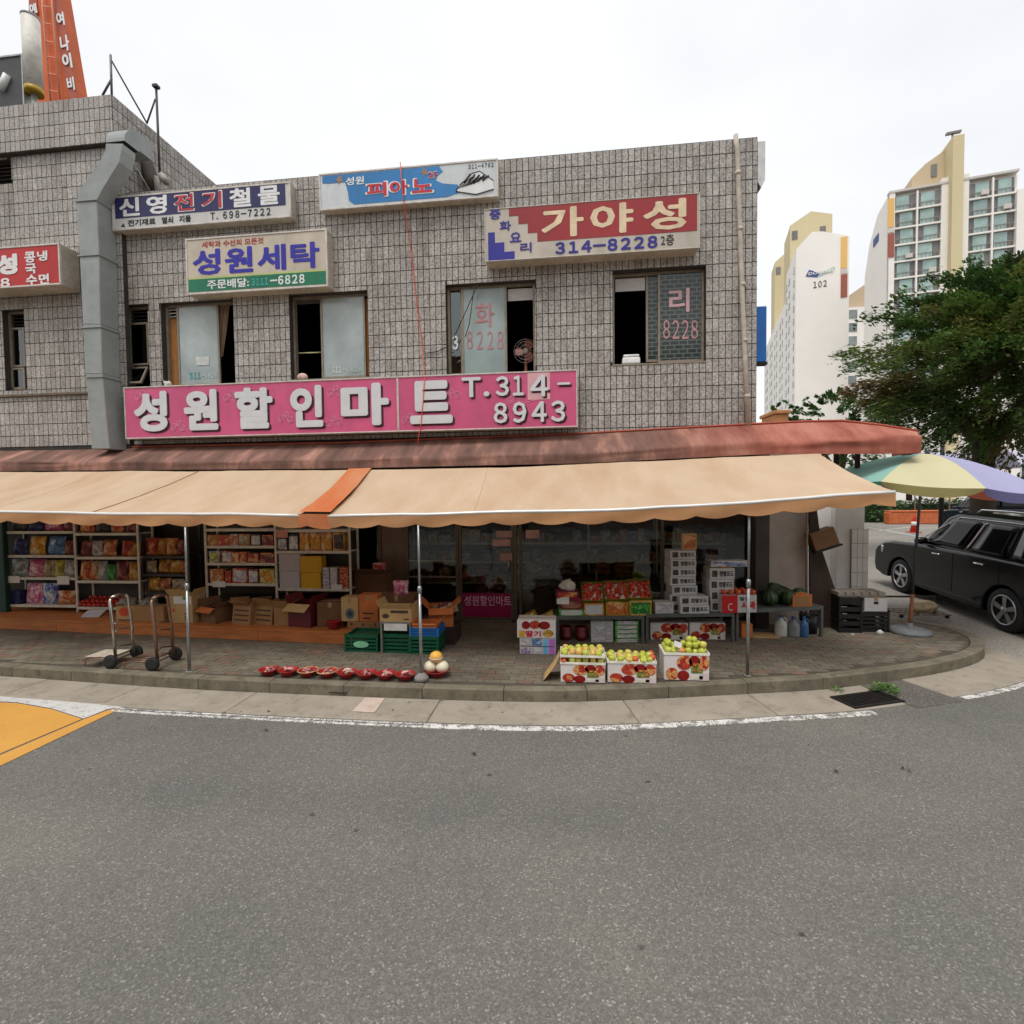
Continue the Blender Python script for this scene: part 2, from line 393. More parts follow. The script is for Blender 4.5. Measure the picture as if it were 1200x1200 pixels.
def catmull(P, n=12):
    P = [Vector(p) for p in P]; o = []
    for i in range(len(P) - 1):
        a, b, c, d = P[max(i - 1, 0)], P[i], P[i + 1], P[min(i + 2, len(P) - 1)]
        for j in range(n):
            t = j / n
            o.append(.5 * ((2 * b) + (c - a) * t + (2 * a - 5 * b + 4 * c - d) * t * t + (3 * b - a - 3 * c + d) * t ** 3))
    o.append(P[-1]); return o
KP = catmull([(-20, 6.95), (-14, 6.6), (-8, 6.25), (-5.6, 6.08), (-4.5, 6.02), (-2.2, 5.98), (-.7, 6.0), (.3, 6.1), (1.85, 6.42), (2.94, 6.66), (3.54, 6.86), (4.85, 7.4), (5.75, 7.95), (6.22, 8.5), (6.42, 9.05), (6.36, 9.5), (6.0, 9.9), (5.4, 10.08), (4.2, 10.2)], 14)
KS = [0.]
for a_, b_ in zip(KP, KP[1:]): KS.append(KS[-1] + (b_ - a_).length)
def kat(s, off=0.):
    """point at arc length s along the kerb face; off>0 towards the pavement"""
    s = max(0, min(s, KS[-1])); i = 0
    while i < len(KS) - 2 and KS[i + 1] < s: i += 1
    t = (s - KS[i]) / (KS[i + 1] - KS[i]); p = KP[i].lerp(KP[i + 1], t)
    d = (KP[min(i + 2, len(KP) - 1)] - KP[max(i - 1, 0)]).normalized()
    return Vector((p.x - d.y * off, p.y + d.x * off))
def ks_of_x(x):
    for i in range(len(KP) - 1):
        if KP[i].x <= x <= KP[i + 1].x: return KS[i] + (KS[i + 1] - KS[i]) * (x - KP[i].x) / (KP[i + 1].x - KP[i].x)
def strip(mb, s0, s1, o0, o1, z0, z1, step=.25, mi=0, a=None):
    n = max(1, int((s1 - s0) / step)); ss = [s0 + (s1 - s0) * i / n for i in range(n + 1)]
    A = [kat(s, o0) for s in ss]; B = [kat(s, o1) for s in ss]
    vs_ = []
    for p, q in zip(A, B): vs_ += [(p.x, p.y, z1), (q.x, q.y, z1), (p.x, p.y, z0), (q.x, q.y, z0)]
    fs = []
    for i in range(n):
        b = i * 4; c = b + 4
        fs += [(b, c, c + 1, b + 1), (b + 2, c + 2, c, b), (b + 1, c + 1, c + 3, b + 3), (b + 3, c + 3, c + 2, b + 2)]
    fs += [(0, 1, 3, 2), (n * 4 + 1, n * 4, n * 4 + 2, n * 4 + 3)]
    return mb.add(vs_, fs, mi, False, None, a)

g = MB(); g.add([(-900, -900, -.06), (900, -900, -.06), (900, 900, -.06), (-900, 900, -.06)], [(0, 1, 2, 3)])
tag(g.build('ground', mat('ground_earth', (110, 105, 92), .9, var=.25, vs_=.2)), kind='structure')
g = MB(); g.grid(lambda u, v: (-60 + 120 * u, -25 + 37 * v, 0), 40, 12, smooth=False)
tag(g.build('road', M_ROAD, fixn=False), kind='structure')
def zlot(x, y):
    t = min(1, max(0, (x - 6.2) / .6)); t = max(t, min(1, max(0, (y - 10.2) / .4)))
    return -.03 + max(0, min(.30, .0456 * (y - 6.1))) * t
LOT_Z = .27
xs_ = [3.2, 4, 5, 5.6, 6, 6.2, 6.4, 6.6, 6.8, 7.2, 8, 9, 11, 14, 20, 30, 45, 70, 110]
ys_ = [6.4, 6.8, 7.2, 7.6, 8, 8.5, 9, 9.5, 10, 10.3, 10.7, 11.2, 12, 12.8, 14, 18, 25, 40, 70, 120, 200]
g = MB(); g.add([(x, y, zlot(x, y)) for y in ys_ for x in xs_], [(j * len(xs_) + i, j * len(xs_) + i + 1, (j + 1) * len(xs_) + i + 1, (j + 1) * len(xs_) + i) for j in range(len(ys_) - 1) for i in range(len(xs_) - 1)], 0, True)
tag(g.build('parking_lot', M_LOT, fixn=False), kind='structure')

# gutter slabs
gut = thing('gutter', None, None, (0, 0, 0), kind='structure')
s = 0; sX = ks_of_x(3.62); sY = ks_of_x(4.25)
while s < KS[-1] - 3:
    L = random.uniform(1.5, 2.6); e = min(s + L, KS[-1] - 3)
    if s < sX < e: e = sX
    if not (sX - .01 <= s < sY):
        mb = MB(); strip(mb, s + .006, e - .006, -.6 + random.uniform(-.012, .012), -.004, -.05, .012 + random.uniform(-.003, .002))
        mb.build('slab', M_GUT, gut, bevel=.008)
    else: e = sY
    s = e
gp = MB(); strip(gp, sX + .01, sY - .01, -.72, -.005, -.03, .006)
gp.build('asphalt_patch', M_PATCH, gut)
# kerb stones
kerb = thing('kerb', None, None, (0, 0, 0), kind='structure')
s = .2
while s < KS[-1] - .05:
    e = min(s + 1.0, KS[-1]); mb = MB(); h = .15 + random.uniform(-.006, .004); o = random.uniform(-.003, .003)
    strip(mb, s + .0025, e - .0025, o, .16 + o, -.04, h, .12)
    mb.build('kerb_stone', M_KERB, kerb, bevel=.009, seg=2); s = e
# white edge line and hump paint
mk = MB()
sa, sb, sc_ = ks_of_x(-5.35), ks_of_x(-1.6), ks_of_x(3.15)
strip(mk, sa, sb, -.665, -.635, -.01, .006); strip(mk, sa, sb, -.735, -.69, -.01, .006)
strip(mk, sb, sc_, -.74, -.635, -.01, .006)
strip(mk, sY + .1, sY + 3, -.70, -.62, -.01, .006)
tag(mk.build('road_edge_line', M_WHITE), kind='structure')
def ground_poly(name, pts, z, m):
    mb = MB(); P = [on_z(x, y, z) for x, y in pts]; mb.add([(p.x, p.y, z) for p in P], [tuple(range(len(P)))[::-1]])
    o = mb.build(name, m); return tag(o, kind='structure')
ground_poly('white_hump_marking', [(-220, 800), (0, 812), (40, 815), (100, 821), (152, 827), (126, 831), (98, 842), (60, 830), (20, 823), (0, 822), (-200, 830)], .005, M_WHITE2)
ground_poly('yellow_hump_marking', [(-200, 832), (0, 823), (20, 824), (60, 831), (96, 842.5), (0, 883), (-30, 868), (-200, 850)], .005, M_YEL)
ground_poly('yellow_hump_border', [(98, 843), (127, 832), (142, 830), (0, 897.5), (-260, 1030), (-250, 1000), (0, 885)], .005, M_YEL)
ground_poly('white_hump_triangle', [(-2, 884), (-34, 870), (-200, 853), (-200, 950)], .005, M_WHITE2)
for a, b in (((1017, 618), (1078, 629)), ((1030, 622), (1072, 617))):
    p, q = on_z(*a, LOT_Z), on_z(*b, LOT_Z); d = (q - p).normalized(); nn = Vector((-d.y, d.x, 0)) * .07
    mb = MB(); mb.add([(v.x, v.y, LOT_Z + .006) for v in (p - nn, q - nn, q + nn, p + nn)], [(0, 1, 2, 3)])
    tag(mb.build('parking_line', M_WHITE2), kind='structure')

# pavement: bed plus single pavers
inner = [kat(s_, .165) for s_ in [KS[-1] * i / 150 for i in range(151)]]
pav_poly = [(p.x, p.y) for p in inner] + [(3.2, 10.3), (3.2, 10.9), (-20, 10.9)]
def inside(x, y, P):
    c = False; j = len(P) - 1
    for i in range(len(P)):
        if (P[i][1] > y) != (P[j][1] > y) and x < (P[j][0] - P[i][0]) * (y - P[i][1]) / (P[j][1] - P[i][1]) + P[i][0]: c = not c
        j = i
    return c
mb = MB(); mb.slab(pav_poly, -.02, .1435)
pave = tag(mb.build('pavement', M_BED), kind='structure')
cells = []
PW, PD = .205, .105
for r in range(int(4.4 / PD)):
    y = 5.95 + r * PD
    for i in range(int(19.5 / PW)):
        x = -13 + i * PW + (PW / 2 if r % 2 else 0)
        if y > 9.2 and x < 3.0: continue
        if -10.6 < x < -3.3 and y > 8.35: continue
        if x < -12.2: continue
        if all(inside(x + dx, y + dy, pav_poly) for dx in (-.095, .095) for dy in (-.045, .045)): cells.append((x, y))
cells.sort(key=lambda c: c[0] ** 2 + c[1] ** 2 + (900 if c[0] < -7.5 else 0))
pm = MB(); pm.box(-.0985, .0985, -.0485, .0485, -.03, 0)
pme = pm.mesh('paver', [M_PAVER])
for (x, y) in cells[:300]:
    shared('paver', pme, pave, Vector((x, y, .15 + random.uniform(-.003, .003))) - Vector(pave.location), (random.gauss(0, .012), random.gauss(0, .008), random.gauss(0, .008)))
pm = MB()
for (x, y) in cells[300:]:
    z = .15 + random.uniform(-.003, .003)
    pm.box(x - .0985, x + .0985, y - .0485, y + .0485, .12, z, a=random.random() * .98)
tag(pm.build('far_pavers', M_PAVER, pave, world=False, fixn=False), kind='stuff').location = -Vector(pave.location)
# ================================================================ THE COMMERCIAL BUILDING
YF = 9.0                                   # main facade
XR = on_y(887, 330, YF).x; XC = on_y(131, 112, 8.8).x      # right corner, corner of the taller wing
ZP = 8.23; ZW = 9.93                      # parapet heights
def tile_mat():
    k = NT('facade_tile'); at = k.n('Attribute', attribute_name='tv'); oi = k.n('ObjectInfo'); g_ = k.n('NewGeometry')
    ad = k.n('Math', operation='ADD'); k.l(at.outputs['Fac'], ad.inputs[0]); k.l(oi.outputs['Random'], ad.inputs[1])
    f = k.n('Math', operation='FRACT'); k.l(ad.outputs[0], f.inputs[0])
    base = k.ramp(f.outputs[0], [(0, lin((156, 152, 146))), (.3, lin((172, 169, 164))), (.6, lin((164, 161, 157))), (.85, lin((180, 177, 172))), (1, lin((151, 146, 140)))])
    n1 = k.n('TexNoise', Scale=42., Detail=3., Roughness=.7); k.l(g_.outputs['Position'], n1.inputs['Vector'])
    col = k.mix(1., base, k.ramp(n1.outputs['Fac'], [(.34, (.5, .46, .44)), (.5, (1., .98, .97)), (.66, (1.5, 1.47, 1.45))]), 'MULTIPLY')
    mp_ = k.n('Mapping'); mp_.inputs['Scale'].default_value = (1.6, 1.6, .35); k.l(g_.outputs['Position'], mp_.inputs[0])
    n2 = k.n('TexNoise', Scale=1.1, Detail=6., Roughness=.65); k.l(mp_.outputs[0], n2.inputs['Vector'])
    col = k.mix(1., col, k.ramp(n2.outputs['Fac'], [(.28, (.62, .59, .56)), (.42, (.9, .89, .88)), (.7, (1.1, 1.1, 1.1))]), 'MULTIPLY')
    k.l(col, k.b.inputs['Base Color']); k.b.inputs['Roughness'].default_value = .6; k.b.inputs['Specular IOR Level'].default_value = .3
    k.bump(n1.outputs['Fac'], .35, .004); return k.m
M_TILE = tile_mat()
M_GROUT = mat('grout', (60, 56, 52), .9, var=.3, vs_=3)
M_CONC = concrete('roof_concrete', (120, 116, 110))
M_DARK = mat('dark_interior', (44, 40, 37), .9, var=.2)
M_ALU = mat('window_aluminium', (150, 138, 122), .45, .3, dirt=.3, vs_=9)
M_ALUD = mat('shopfront_aluminium', (104, 92, 80), .4, .4, dirt=.25, vs_=9)
M_FROST = mat('frosted_glass', (168, 178, 177), .12, var=.14, vs_=2.5, dirt=.12, spec=.5)
M_WOOD = mat('ply_panel', (166, 112, 58), .6, var=.2, vs_=4, stretch=(8, 8, .8))
M_GLASS = glass('shop_glass', (.88, .9, .9), .05)
M_GLASS2 = glass('window_glass', (.42, .48, .48), .12)
M_WHITEP = mat('white_plaster', (242, 240, 236), .8, dirt=.06, vs_=1.6)

bld = thing('commercial_building', 'two-storey shop building faced with grey brown stone tiles and a taller left wing', 'building', ((XC + XR) / 2, YF, .15))
# openings on the main facade (photograph pixels -> wall plane)
W = {}
for nme, r in dict(A=(190, 275, 353, 455), B=(340, 432, 343, 445), C=(523, 627, 331, 442), D=(718, 827, 315, 427), N=(145, 175, 357, 458)).items():
    W[nme] = fr(*r, YF)
W['N0'] = fr(5, 30, 363, 457, 8.9); W['V'] = fr(-25, 14, 188, 217, 8.9)
TW, TH = .105, .222
def wall(mb, x0, x1, z0, z1, Y, holes, thick=.28):
    xs = sorted({x0, x1, *[h[0] for h in holes], *[h[1] for h in holes]}); zs = sorted({z0, z1, *[h[2] for h in holes], *[h[3] for h in holes]})
    xs = [x for x in xs if x0 <= x <= x1]; zs = [z for z in zs if z0 <= z <= z1]
    for a, b in zip(xs, xs[1:]):
        for c, d in zip(zs, zs[1:]):
            mx_, mz_ = (a + b) / 2, (c + d) / 2
            if any(h[0] < mx_ < h[1] and h[2] < mz_ < h[3] for h in holes): continue
            mb.add([(a, Y, c), (b, Y, c), (b, Y, d), (a, Y, d)], [(0, 1, 2, 3)])
    for h in holes:
        a, b, c, d = h; y2 = Y + thick
        mb.add([(a, Y, c), (b, Y, c), (b, Y, d), (a, Y, d), (a, y2, c), (b, y2, c), (b, y2, d), (a, y2, d)], [(0, 1, 5, 4), (3, 7, 6, 2), (0, 4, 7, 3), (1, 2, 6, 5)])
tiles = []
def tile_rect(x0, x1, z0, z1, holes, kind, p):
    """tiles over a rectangle of a wall plane; kind 'y' faces -y, 'x' faces +x"""
    j = 0; z = z1
    while z - TH * .3 > z0:
        zb = max(z - TH, z0); i = 0; x = x0
        while x + TW * .2 < x1:
            xb = min(x + TW, x1)
            a, b, c, d = x + .0062, xb - .0062, zb + .007, z - .007
            ok = True
            for h in holes:
                if a < h[1] and b > h[0] and c < h[3] and d > h[2]:
                    cand = [(h[0] - a, 'b', h[0] - .004), (b - h[1], 'a', h[1] + .004), (h[2] - c, 'd', h[2] - .004), (d - h[3], 'c', h[3] + .004)]
                    cand = [((q[0] * (d - c) if q[1] in 'ab' else q[0] * (b - a)),) + q[1:] for q in cand if q[0] > .012]
                    if not cand: ok = False; break
                    q = max(cand)
                    if q[1] == 'a': a = q[2]
                    elif q[1] == 'b': b = q[2]
                    elif q[1] == 'c': c = q[2]
                    else: d = q[2]
            if ok and b - a > .01 and d - c > .01: tiles.append((kind, p, a, b, c, d))
            x = xb
        z = zb
holesM = [W[k] for k in 'ABCDN']; holesW = [W['N0'], W['V']]
mb = MB(); ZB = 3.3
wall(mb, XC, XR, ZB, ZP, YF, holesM)
ZC = on_y(60, 177, 8.85).z                # underside of the projecting band on the wing
wall(mb, -15, XC, ZB, ZC, 8.9, holesW)
mb.box(-15, XC, 8.8, 13.4, ZC, ZW)        # upper block of the wing
mb.add([(XC, 8.9, ZB), (XC, YF, ZB), (XC, YF, ZC), (XC, 8.9, ZC)], [(0, 1, 2, 3)])
# shell behind
mb.add([(XR, YF, .15), (XR, 16, .15), (XR, 16, ZP), (XR, YF, ZP)], [(0, 1, 2, 3)])
mb.add([(-15, 16, .15), (XR, 16, .15), (XR, 16, ZP), (-15, 16, ZP)], [(0, 1, 2, 3)])
mb.add([(-15, 8.9, .15), (-15, 16, .15), (-15, 16, ZP), (-15, 8.9, ZP)], [(0, 1, 2, 3)])
mb.box(XC, XR - .002, YF + .002, YF + .22, ZP - .001, ZP + .04)
wall_o = mb.build('wall', M_GROUT, bld, world=True, fixn=False)
mb = MB(); mb.box(XC + .01, XR - .01, YF + .25, 15.99, 7.6, 7.75); mb.box(XC, XR - .01, YF + .22, 15.98, 3.32, 3.5)
mb.build('roof', M_CONC, bld, world=True)
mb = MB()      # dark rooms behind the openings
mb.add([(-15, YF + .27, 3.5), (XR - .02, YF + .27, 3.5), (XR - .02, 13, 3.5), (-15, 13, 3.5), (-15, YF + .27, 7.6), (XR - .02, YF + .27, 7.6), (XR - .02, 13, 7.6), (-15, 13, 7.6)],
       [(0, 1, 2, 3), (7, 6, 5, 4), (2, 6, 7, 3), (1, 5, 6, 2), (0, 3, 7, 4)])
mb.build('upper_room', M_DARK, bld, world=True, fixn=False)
tile_rect(XC, XR, 3.52, ZP + .03, holesM, 'y', YF)
tile_rect(-12.6, XC, 3.52, ZC, holesW, 'y', 8.9)
tile_rect(-12.6, XC, ZC + .01, ZW, [], 'y', 8.8)
tile_rect(8.8, 13.4, 8.1, ZW, [], 'x', XC)
BO = wloc(bld)
def tkey(t):
    kind, p, a, b, c, d = t
    x, y = ((a + b) / 2, p) if kind == 'y' else (p, (a + b) / 2)
    full = kind == 'y' and b - a > TW * .85 and d - c > TH * .85
    vis = not (on_y(140, 456, YF).x < x < on_y(680, 440, YF).x and (c + d) / 2 < 4.75)
    return (x * x + y * y + ((c + d) / 2 - CAM_Z) ** 2) + (0 if full and vis else 1000)
tiles.sort(key=tkey)
tm = MB(); tm.box(-TW / 2 + .0062, TW / 2 - .0062, -.012, 0, -TH / 2 + .007, TH / 2 - .007, back=False)
tme = tm.mesh('tile', [M_TILE], fixn=False)
for (kind, p, a, b, c, d) in tiles[:300]:
    shared('tile', tme, bld, Vector(((a + b) / 2, p + random.uniform(-.001, .002), (c + d) / 2)) - BO, (random.gauss(0, .006), 0, random.gauss(0, .008)))
tm = MB()
for (kind, p, a, b, c, d) in tiles[300:]:
    e = .012 + random.uniform(-.002, .002); v_ = random.random() * .98
    if kind == 'y': tm.box(a, b, p - e, p, c, d, back=False, a=v_)
    else: tm.add([(p, a, c), (p, b, c), (p, b, d), (p, a, d), (p + e, a, c), (p + e, b, c), (p + e, b, d), (p + e, a, d)], [(4, 5, 6, 7), (0, 1, 5, 4), (3, 7, 6, 2), (0, 4, 7, 3), (1, 2, 6, 5)], 0, False, None, v_)
tag(tm.build('wall_tiles', M_TILE, bld, world=True, fixn=False), kind='stuff')
mb = MB(); lz = on_y(60, 461, 8.9).z
mb.box(-15, XC - .3, 8.84, 8.905, lz - .05, lz); mb.build('ledge', mat('stained_ledge', (112, 100, 88), .9, dirt=.5), bld, world=True, bevel=.01)

def bars(mb, x0, x1, z0, z1, y0, y1, w):
    mb.box(x0, x1, y0, y1, z0, z0 + w); mb.box(x0, x1, y0, y1, z1 - w, z1)
    mb.box(x0, x0 + w, y0, y1, z0 + w, z1 - w); mb.box(x1 - w, x1, y0, y1, z0 + w, z1 - w)
def window(r, name='window'):
    x0, x1, z0, z1 = r; mb = MB(); bars(mb, x0 + .003, x1 - .003, z0 + .003, z1 - .003, YF + .11, YF + .2, .035)
    mb.box(x0 - .01, x1 + .01, YF - .02, YF + .11, z0 - .0, z0 + .025)
    return mb.build(name, M_ALU, bld, world=True)
def sash(par, px, Y, m, w=.035, fm=None):
    x0, x1, z0, z1 = fr(*px, Y); mb = MB(); bars(mb, x0, x1, z0, z1, Y, Y + .035, w); mb.build('sash', fm or M_ALU, par, world=True)
    mb = MB(); mb.box(x0 + w - .004, x1 - w + .004, Y + .014, Y + .02, z0 + w - .004, z1 - w + .004); return mb.build('pane', m, par, world=True)
def panel(par, px, Y, m, name, th=.02):
    x0, x1, z0, z1 = fr(*px, Y); mb = MB(); mb.box(x0, x1, Y, Y + th, z0, z1); return mb.build(name, m, par, world=True, bevel=.003)
def slats(par, px, Y, n, m):
    x0, x1, z0, z1 = fr(*px, Y)
    for i in range(n):
        z = z0 + (z1 - z0) * (i + .5) / n; mb = MB(); Mx = Matrix.Translation((0, Y + .05, z)) @ Matrix.Rotation(R_(35), 4, 'X')
        mb.box(x0, x1, -.03, .03, -.004, .004, M=Mx); mb.build('slat', m, par, world=True)
M_TEAL = mat('teal_letter', (70, 168, 172), .5); M_REDL = mat('red_letter', (190, 126, 130), .5); M_PINKL = mat('pale_pink_letter', (226, 180, 184), .5)
M_LWHITE = mat('white_letter', (226, 226, 224), .45, var=.06)
M_CURT = mat('curtain', (168, 142, 118), .9, var=.25, stretch=(12, 12, .5)); M_BLIND = mat('blind', (196, 192, 190), .8, stretch=(1, 1, 12))
Yw = YF + .12
wA = window(W['A'])
panel(wA, (195, 208, 373, 452), Yw + .06, M_WOOD, 'wood_panel'); slats(wA, (194, 207, 356, 372), Yw, 4, mat('white_slat', (206, 206, 204), .5))
sash(wA, (208, 257, 354, 452), Yw, M_FROST)
mb = MB(); x0, x1, z0, z1 = fr(257, 270, 357, 418, Yw + .14)
mb.grid(lambda u, v: (x0 + (x1 - x0) * u * (1 - .75 * v), Yw + .12 + .03 * math.sin(u * 14 + v), z1 + (z0 - z1) * v), 14, 8); mb.build('curtain', M_CURT, wA, world=True)
def T(s_, px, Y, m, par, **k):
    x0, x1, z0, z1 = fr(*px, Y); return text(s_, x0, x1, z0, z1, Y, m, par, **k)
T('311', (222, 235, 436, 444), Yw + .01, M_TEAL, wA, bold=.02); T('-6828', (236, 255, 437, 443), Yw + .01, mat('faded_letter', (196, 214, 212), .5), wA)
panel(wA, (230, 245, 418, 428), Yw + .005, mat('paper_faded', (206, 210, 206), .8), 'paper', .004)
wB = window(W['B'])
sash(wB, (376, 428, 346, 443), Yw, M_FROST); panel(wB, (428, 431.5, 350, 440), Yw + .06, M_WOOD, 'wood_panel')
T('311', (389, 400, 430, 437), Yw + .01, M_LWHITE, wB, bold=.02); T('-6828', (401, 424, 431, 436), Yw + .01, MATS['faded_letter'], wB)
mb = MB(); a, b = on_y(346, 414, Yw + .1), on_y(376, 413, Yw + .1); mb.tube([a, b], .012, 8); mb.build('curtain_rail', mat('pale_rail', (214, 206, 160), .4), wB, world=True)
panel(wB, (346, 375, 346, 356), Yw + .1, mat('dark_blind', (96, 90, 84), .8), 'blind')
wC = window(W['C'])
sash(wC, (526, 542, 334, 440), Yw + .04, M_GLASS2); pC = sash(wC, (541, 594, 333, 440), Yw, mat('half_frosted', (150, 164, 162), .12, var=.2, vs_=1.2, spec=.6))
panel(wC, (595, 626, 338, 352), Yw + .05, M_BLIND, 'blind')
for s_, px in (('화', (557, 579, 355, 383)),): T(s_, px, Yw + .01, M_REDL, wC, bold=.004)
for i in range(4): T('8228'[i], (547 + i * 12, 554 + i * 12, 388, 409), Yw + .01, M_REDL, wC)
T('3', (530, 537, 393, 410), Yw + .03, M_LWHITE, wC, bold=.03)
wD = window(W['D'])
def lattice():
    k = NT('lattice_film'); v = k.coord((1, 1, 1)); sx = k.n('SeparateXYZ'); k.l(v, sx.inputs[0])
    cx = k.n('CombineXYZ'); k.l(sx.outputs[0], cx.inputs[0]); k.l(sx.outputs[2], cx.inputs[1])
    b = k.n('TexBrick'); b.inputs['Scale'].default_value = 3.4; b.inputs['Mortar Size'].default_value = .03
    b.inputs['Color1'].default_value = lin((46, 53, 51)); b.inputs['Color2'].default_value = lin((58, 66, 63)); b.inputs['Mortar'].default_value = lin((104, 113, 109))
    k.l(cx.outputs[0], b.inputs['Vector']); k.l(b.outputs[0], k.b.inputs['Base Color']); k.b.inputs['Roughness'].default_value = .12; return k.m
M_LAT = lattice()
sash(wD, (757, 773, 318, 424), Yw + .04, M_LAT); sash(wD, (771, 825, 316, 424), Yw, M_LAT)
panel(wD, (721, 756, 326, 341), Yw + .05, M_BLIND, 'blind')
T('리', (784, 808, 338, 366), Yw + .01, M_PINKL, wD, bold=.02)
for i in range(4): T('8228'[i], (777 + i * 11, 785 + i * 11, 375, 397), Yw + .01, mat('pink_letter', (206, 150, 152), .5), wD)
wN = window(W['N'])
slats(wN, (150, 172, 359, 376), Yw, 4, M_DARK); sash(wN, (149, 174, 378, 428), Yw, M_GLASS2)
x0, x1, z0, z1 = fr(149, 174, 430, 454, Yw)
Mx = Matrix.Translation((0, Yw, z1)) @ Matrix.Rotation(R_(-28), 4, 'X')
mb = MB(); bars(mb, x0, x1, z0 - z1, 0, 0, .035, .035); [setattr(mb, 'v', [Mx @ v for v in mb.v])]; mb.build('hopper_sash', M_ALU, wN, world=True)
mb = MB(); mb.box(x0 + .03, x1 - .03, .012, .018, z0 - z1 + .03, -.03, M=Mx); mb.build('pane', M_GLASS2, wN, world=True)
x0, x1, z0, z1 = W['N0']; mb = MB(); bars(mb, x0, x1, z0, z1, 9.0, 9.08, .035); wN0 = mb.build('window', M_ALU, bld, world=True)
slats(wN0, (10, 28, 366, 382), 9.0, 4, M_DARK); sash(wN0, (8, 29, 384, 430), 9.02, M_GLASS2); sash(wN0, (8, 29, 431, 456), 9.0, M_GLASS2)
x0, x1, z0, z1 = W['V']; mb = MB(); mb.box(x0, x1, 9.1, 9.12, z0, z1); vent = mb.build('vent', M_DARK, bld, world=True)
slats(vent, (-25, 14, 189, 216), 8.94, 6, mat('dark_slat', (78, 68, 60), .7))

# ---- ground floor: shop room, glazing, door
YS = 9.25
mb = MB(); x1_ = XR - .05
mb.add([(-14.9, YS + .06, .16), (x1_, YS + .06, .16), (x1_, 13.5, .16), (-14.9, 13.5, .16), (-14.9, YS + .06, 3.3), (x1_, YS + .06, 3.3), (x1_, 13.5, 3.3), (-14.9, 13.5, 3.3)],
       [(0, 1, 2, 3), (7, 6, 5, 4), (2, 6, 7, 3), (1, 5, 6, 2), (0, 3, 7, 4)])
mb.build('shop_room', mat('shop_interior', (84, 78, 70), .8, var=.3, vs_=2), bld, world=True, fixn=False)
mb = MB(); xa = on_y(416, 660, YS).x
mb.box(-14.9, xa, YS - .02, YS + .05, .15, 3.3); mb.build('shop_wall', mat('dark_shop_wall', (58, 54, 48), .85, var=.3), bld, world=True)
mull = [416, 446, 477, 536, 604, 776, 887]
fx = [on_y(p, 670, YS).x for p in mull]
mb = MB(); mb.box(fx[0], fx[-1], YS - .01, YS + .06, 2.75, 2.83); mb.box(fx[0], fx[3], YS - .01, YS + .06, .15, .22); mb.box(fx[4], fx[-1], YS - .01, YS + .06, .15, .24)
for x in fx: mb.box(x - .03, x + .03, YS - .02, YS + .07, .15, 2.75)
mb.box(fx[4] + .07, fx[4] + .12, YS - .02, YS + .07, .24, 2.75)
sf = mb.build('shopfront', M_ALUD, bld, world=True)
for i in (0, 2, 4, 5):
    mb = MB(); mb.box(fx[i] + .031, fx[i + 1] - .031, YS + .02, YS + .026, .22, 2.75); mb.build('pane', M_GLASS, sf, world=True)
mb = MB(); mb.box(fx[1] + .031, fx[2] - .031, YS + .01, YS + .03, .22, 2.75); mb.build('brown_panel', mat('brown_panel', (112, 92, 74), .35, var=.3, vs_=2, stretch=(1, 1, .3)), sf, world=True)
for yy in (657, 676):
    z = on_y(505, yy, YS).z; mb = MB(); mb.box(fx[2] + .03, fx[3] - .03, YS - .005, YS + .015, z - .012, z + .012); mb.build('rail', mat('bright_aluminium', (168, 166, 160), .35, .7), sf, world=True)
# door
x0, x1 = fx[3] + .035, fx[4] - .035
mb = MB(); z0 = .17; bars(mb, x0, x1, z0, 2.74, YS - .012, YS + .035, .05); zz = on_y(570, 693, YS).z
door = mb.build('door', M_ALUD, bld, world=True)
mb = MB(); mb.box(x0 + .05, x1 - .05, YS + .005, YS + .012, .21, 2.7); mb.build('pane', M_GLASS, door, world=True)
zb, zt = on_y(570, 723, YS).z, on_y(570, 695, YS).z
mb = MB(); mb.box(x0 + .051, x1 - .051, YS - .004, YS + .002, zb, zt); mb.build('magenta_panel', mat('magenta_film', (142, 22, 76), .4, var=.15), door, world=True)
mb = MB(); mb.box(x0 + .051, x1 - .051, YS - .008, YS + .004, zb - .08, zb - .004); mb.build('kick_rail', mat('kick_rail', (140, 136, 130), .4, .5), door, world=True)
T('성원할인마트', (544, 599, 698, 710), YS - .004, mat('pale_film_letter', (214, 170, 192), .5), door, bold=.015, depth=.002)
mb = MB(); hz = on_y(600, 663, YS).z; mb.tube([(x1 - .08, YS - .05, hz - .12), (x1 - .08, YS - .05, hz + .12)], .014, 8); mb.box(x1 - .09, x1 - .07, YS - .05, YS - .01, hz - .11, hz - .09); mb.box(x1 - .09, x1 - .07, YS - .05, YS - .01, hz + .09, hz + .11)
mb.build('handle', MATS['bright_aluminium'], door, world=True)
for px in ((581, 600, 622, 630), (577, 598, 632, 640), (586, 600, 648, 657), (616, 632, 621, 631)):
    panel(sf, px, YS - .016, mat('notice_paper', (196, 152, 142), .8, rnd=.2), 'notice', .003)

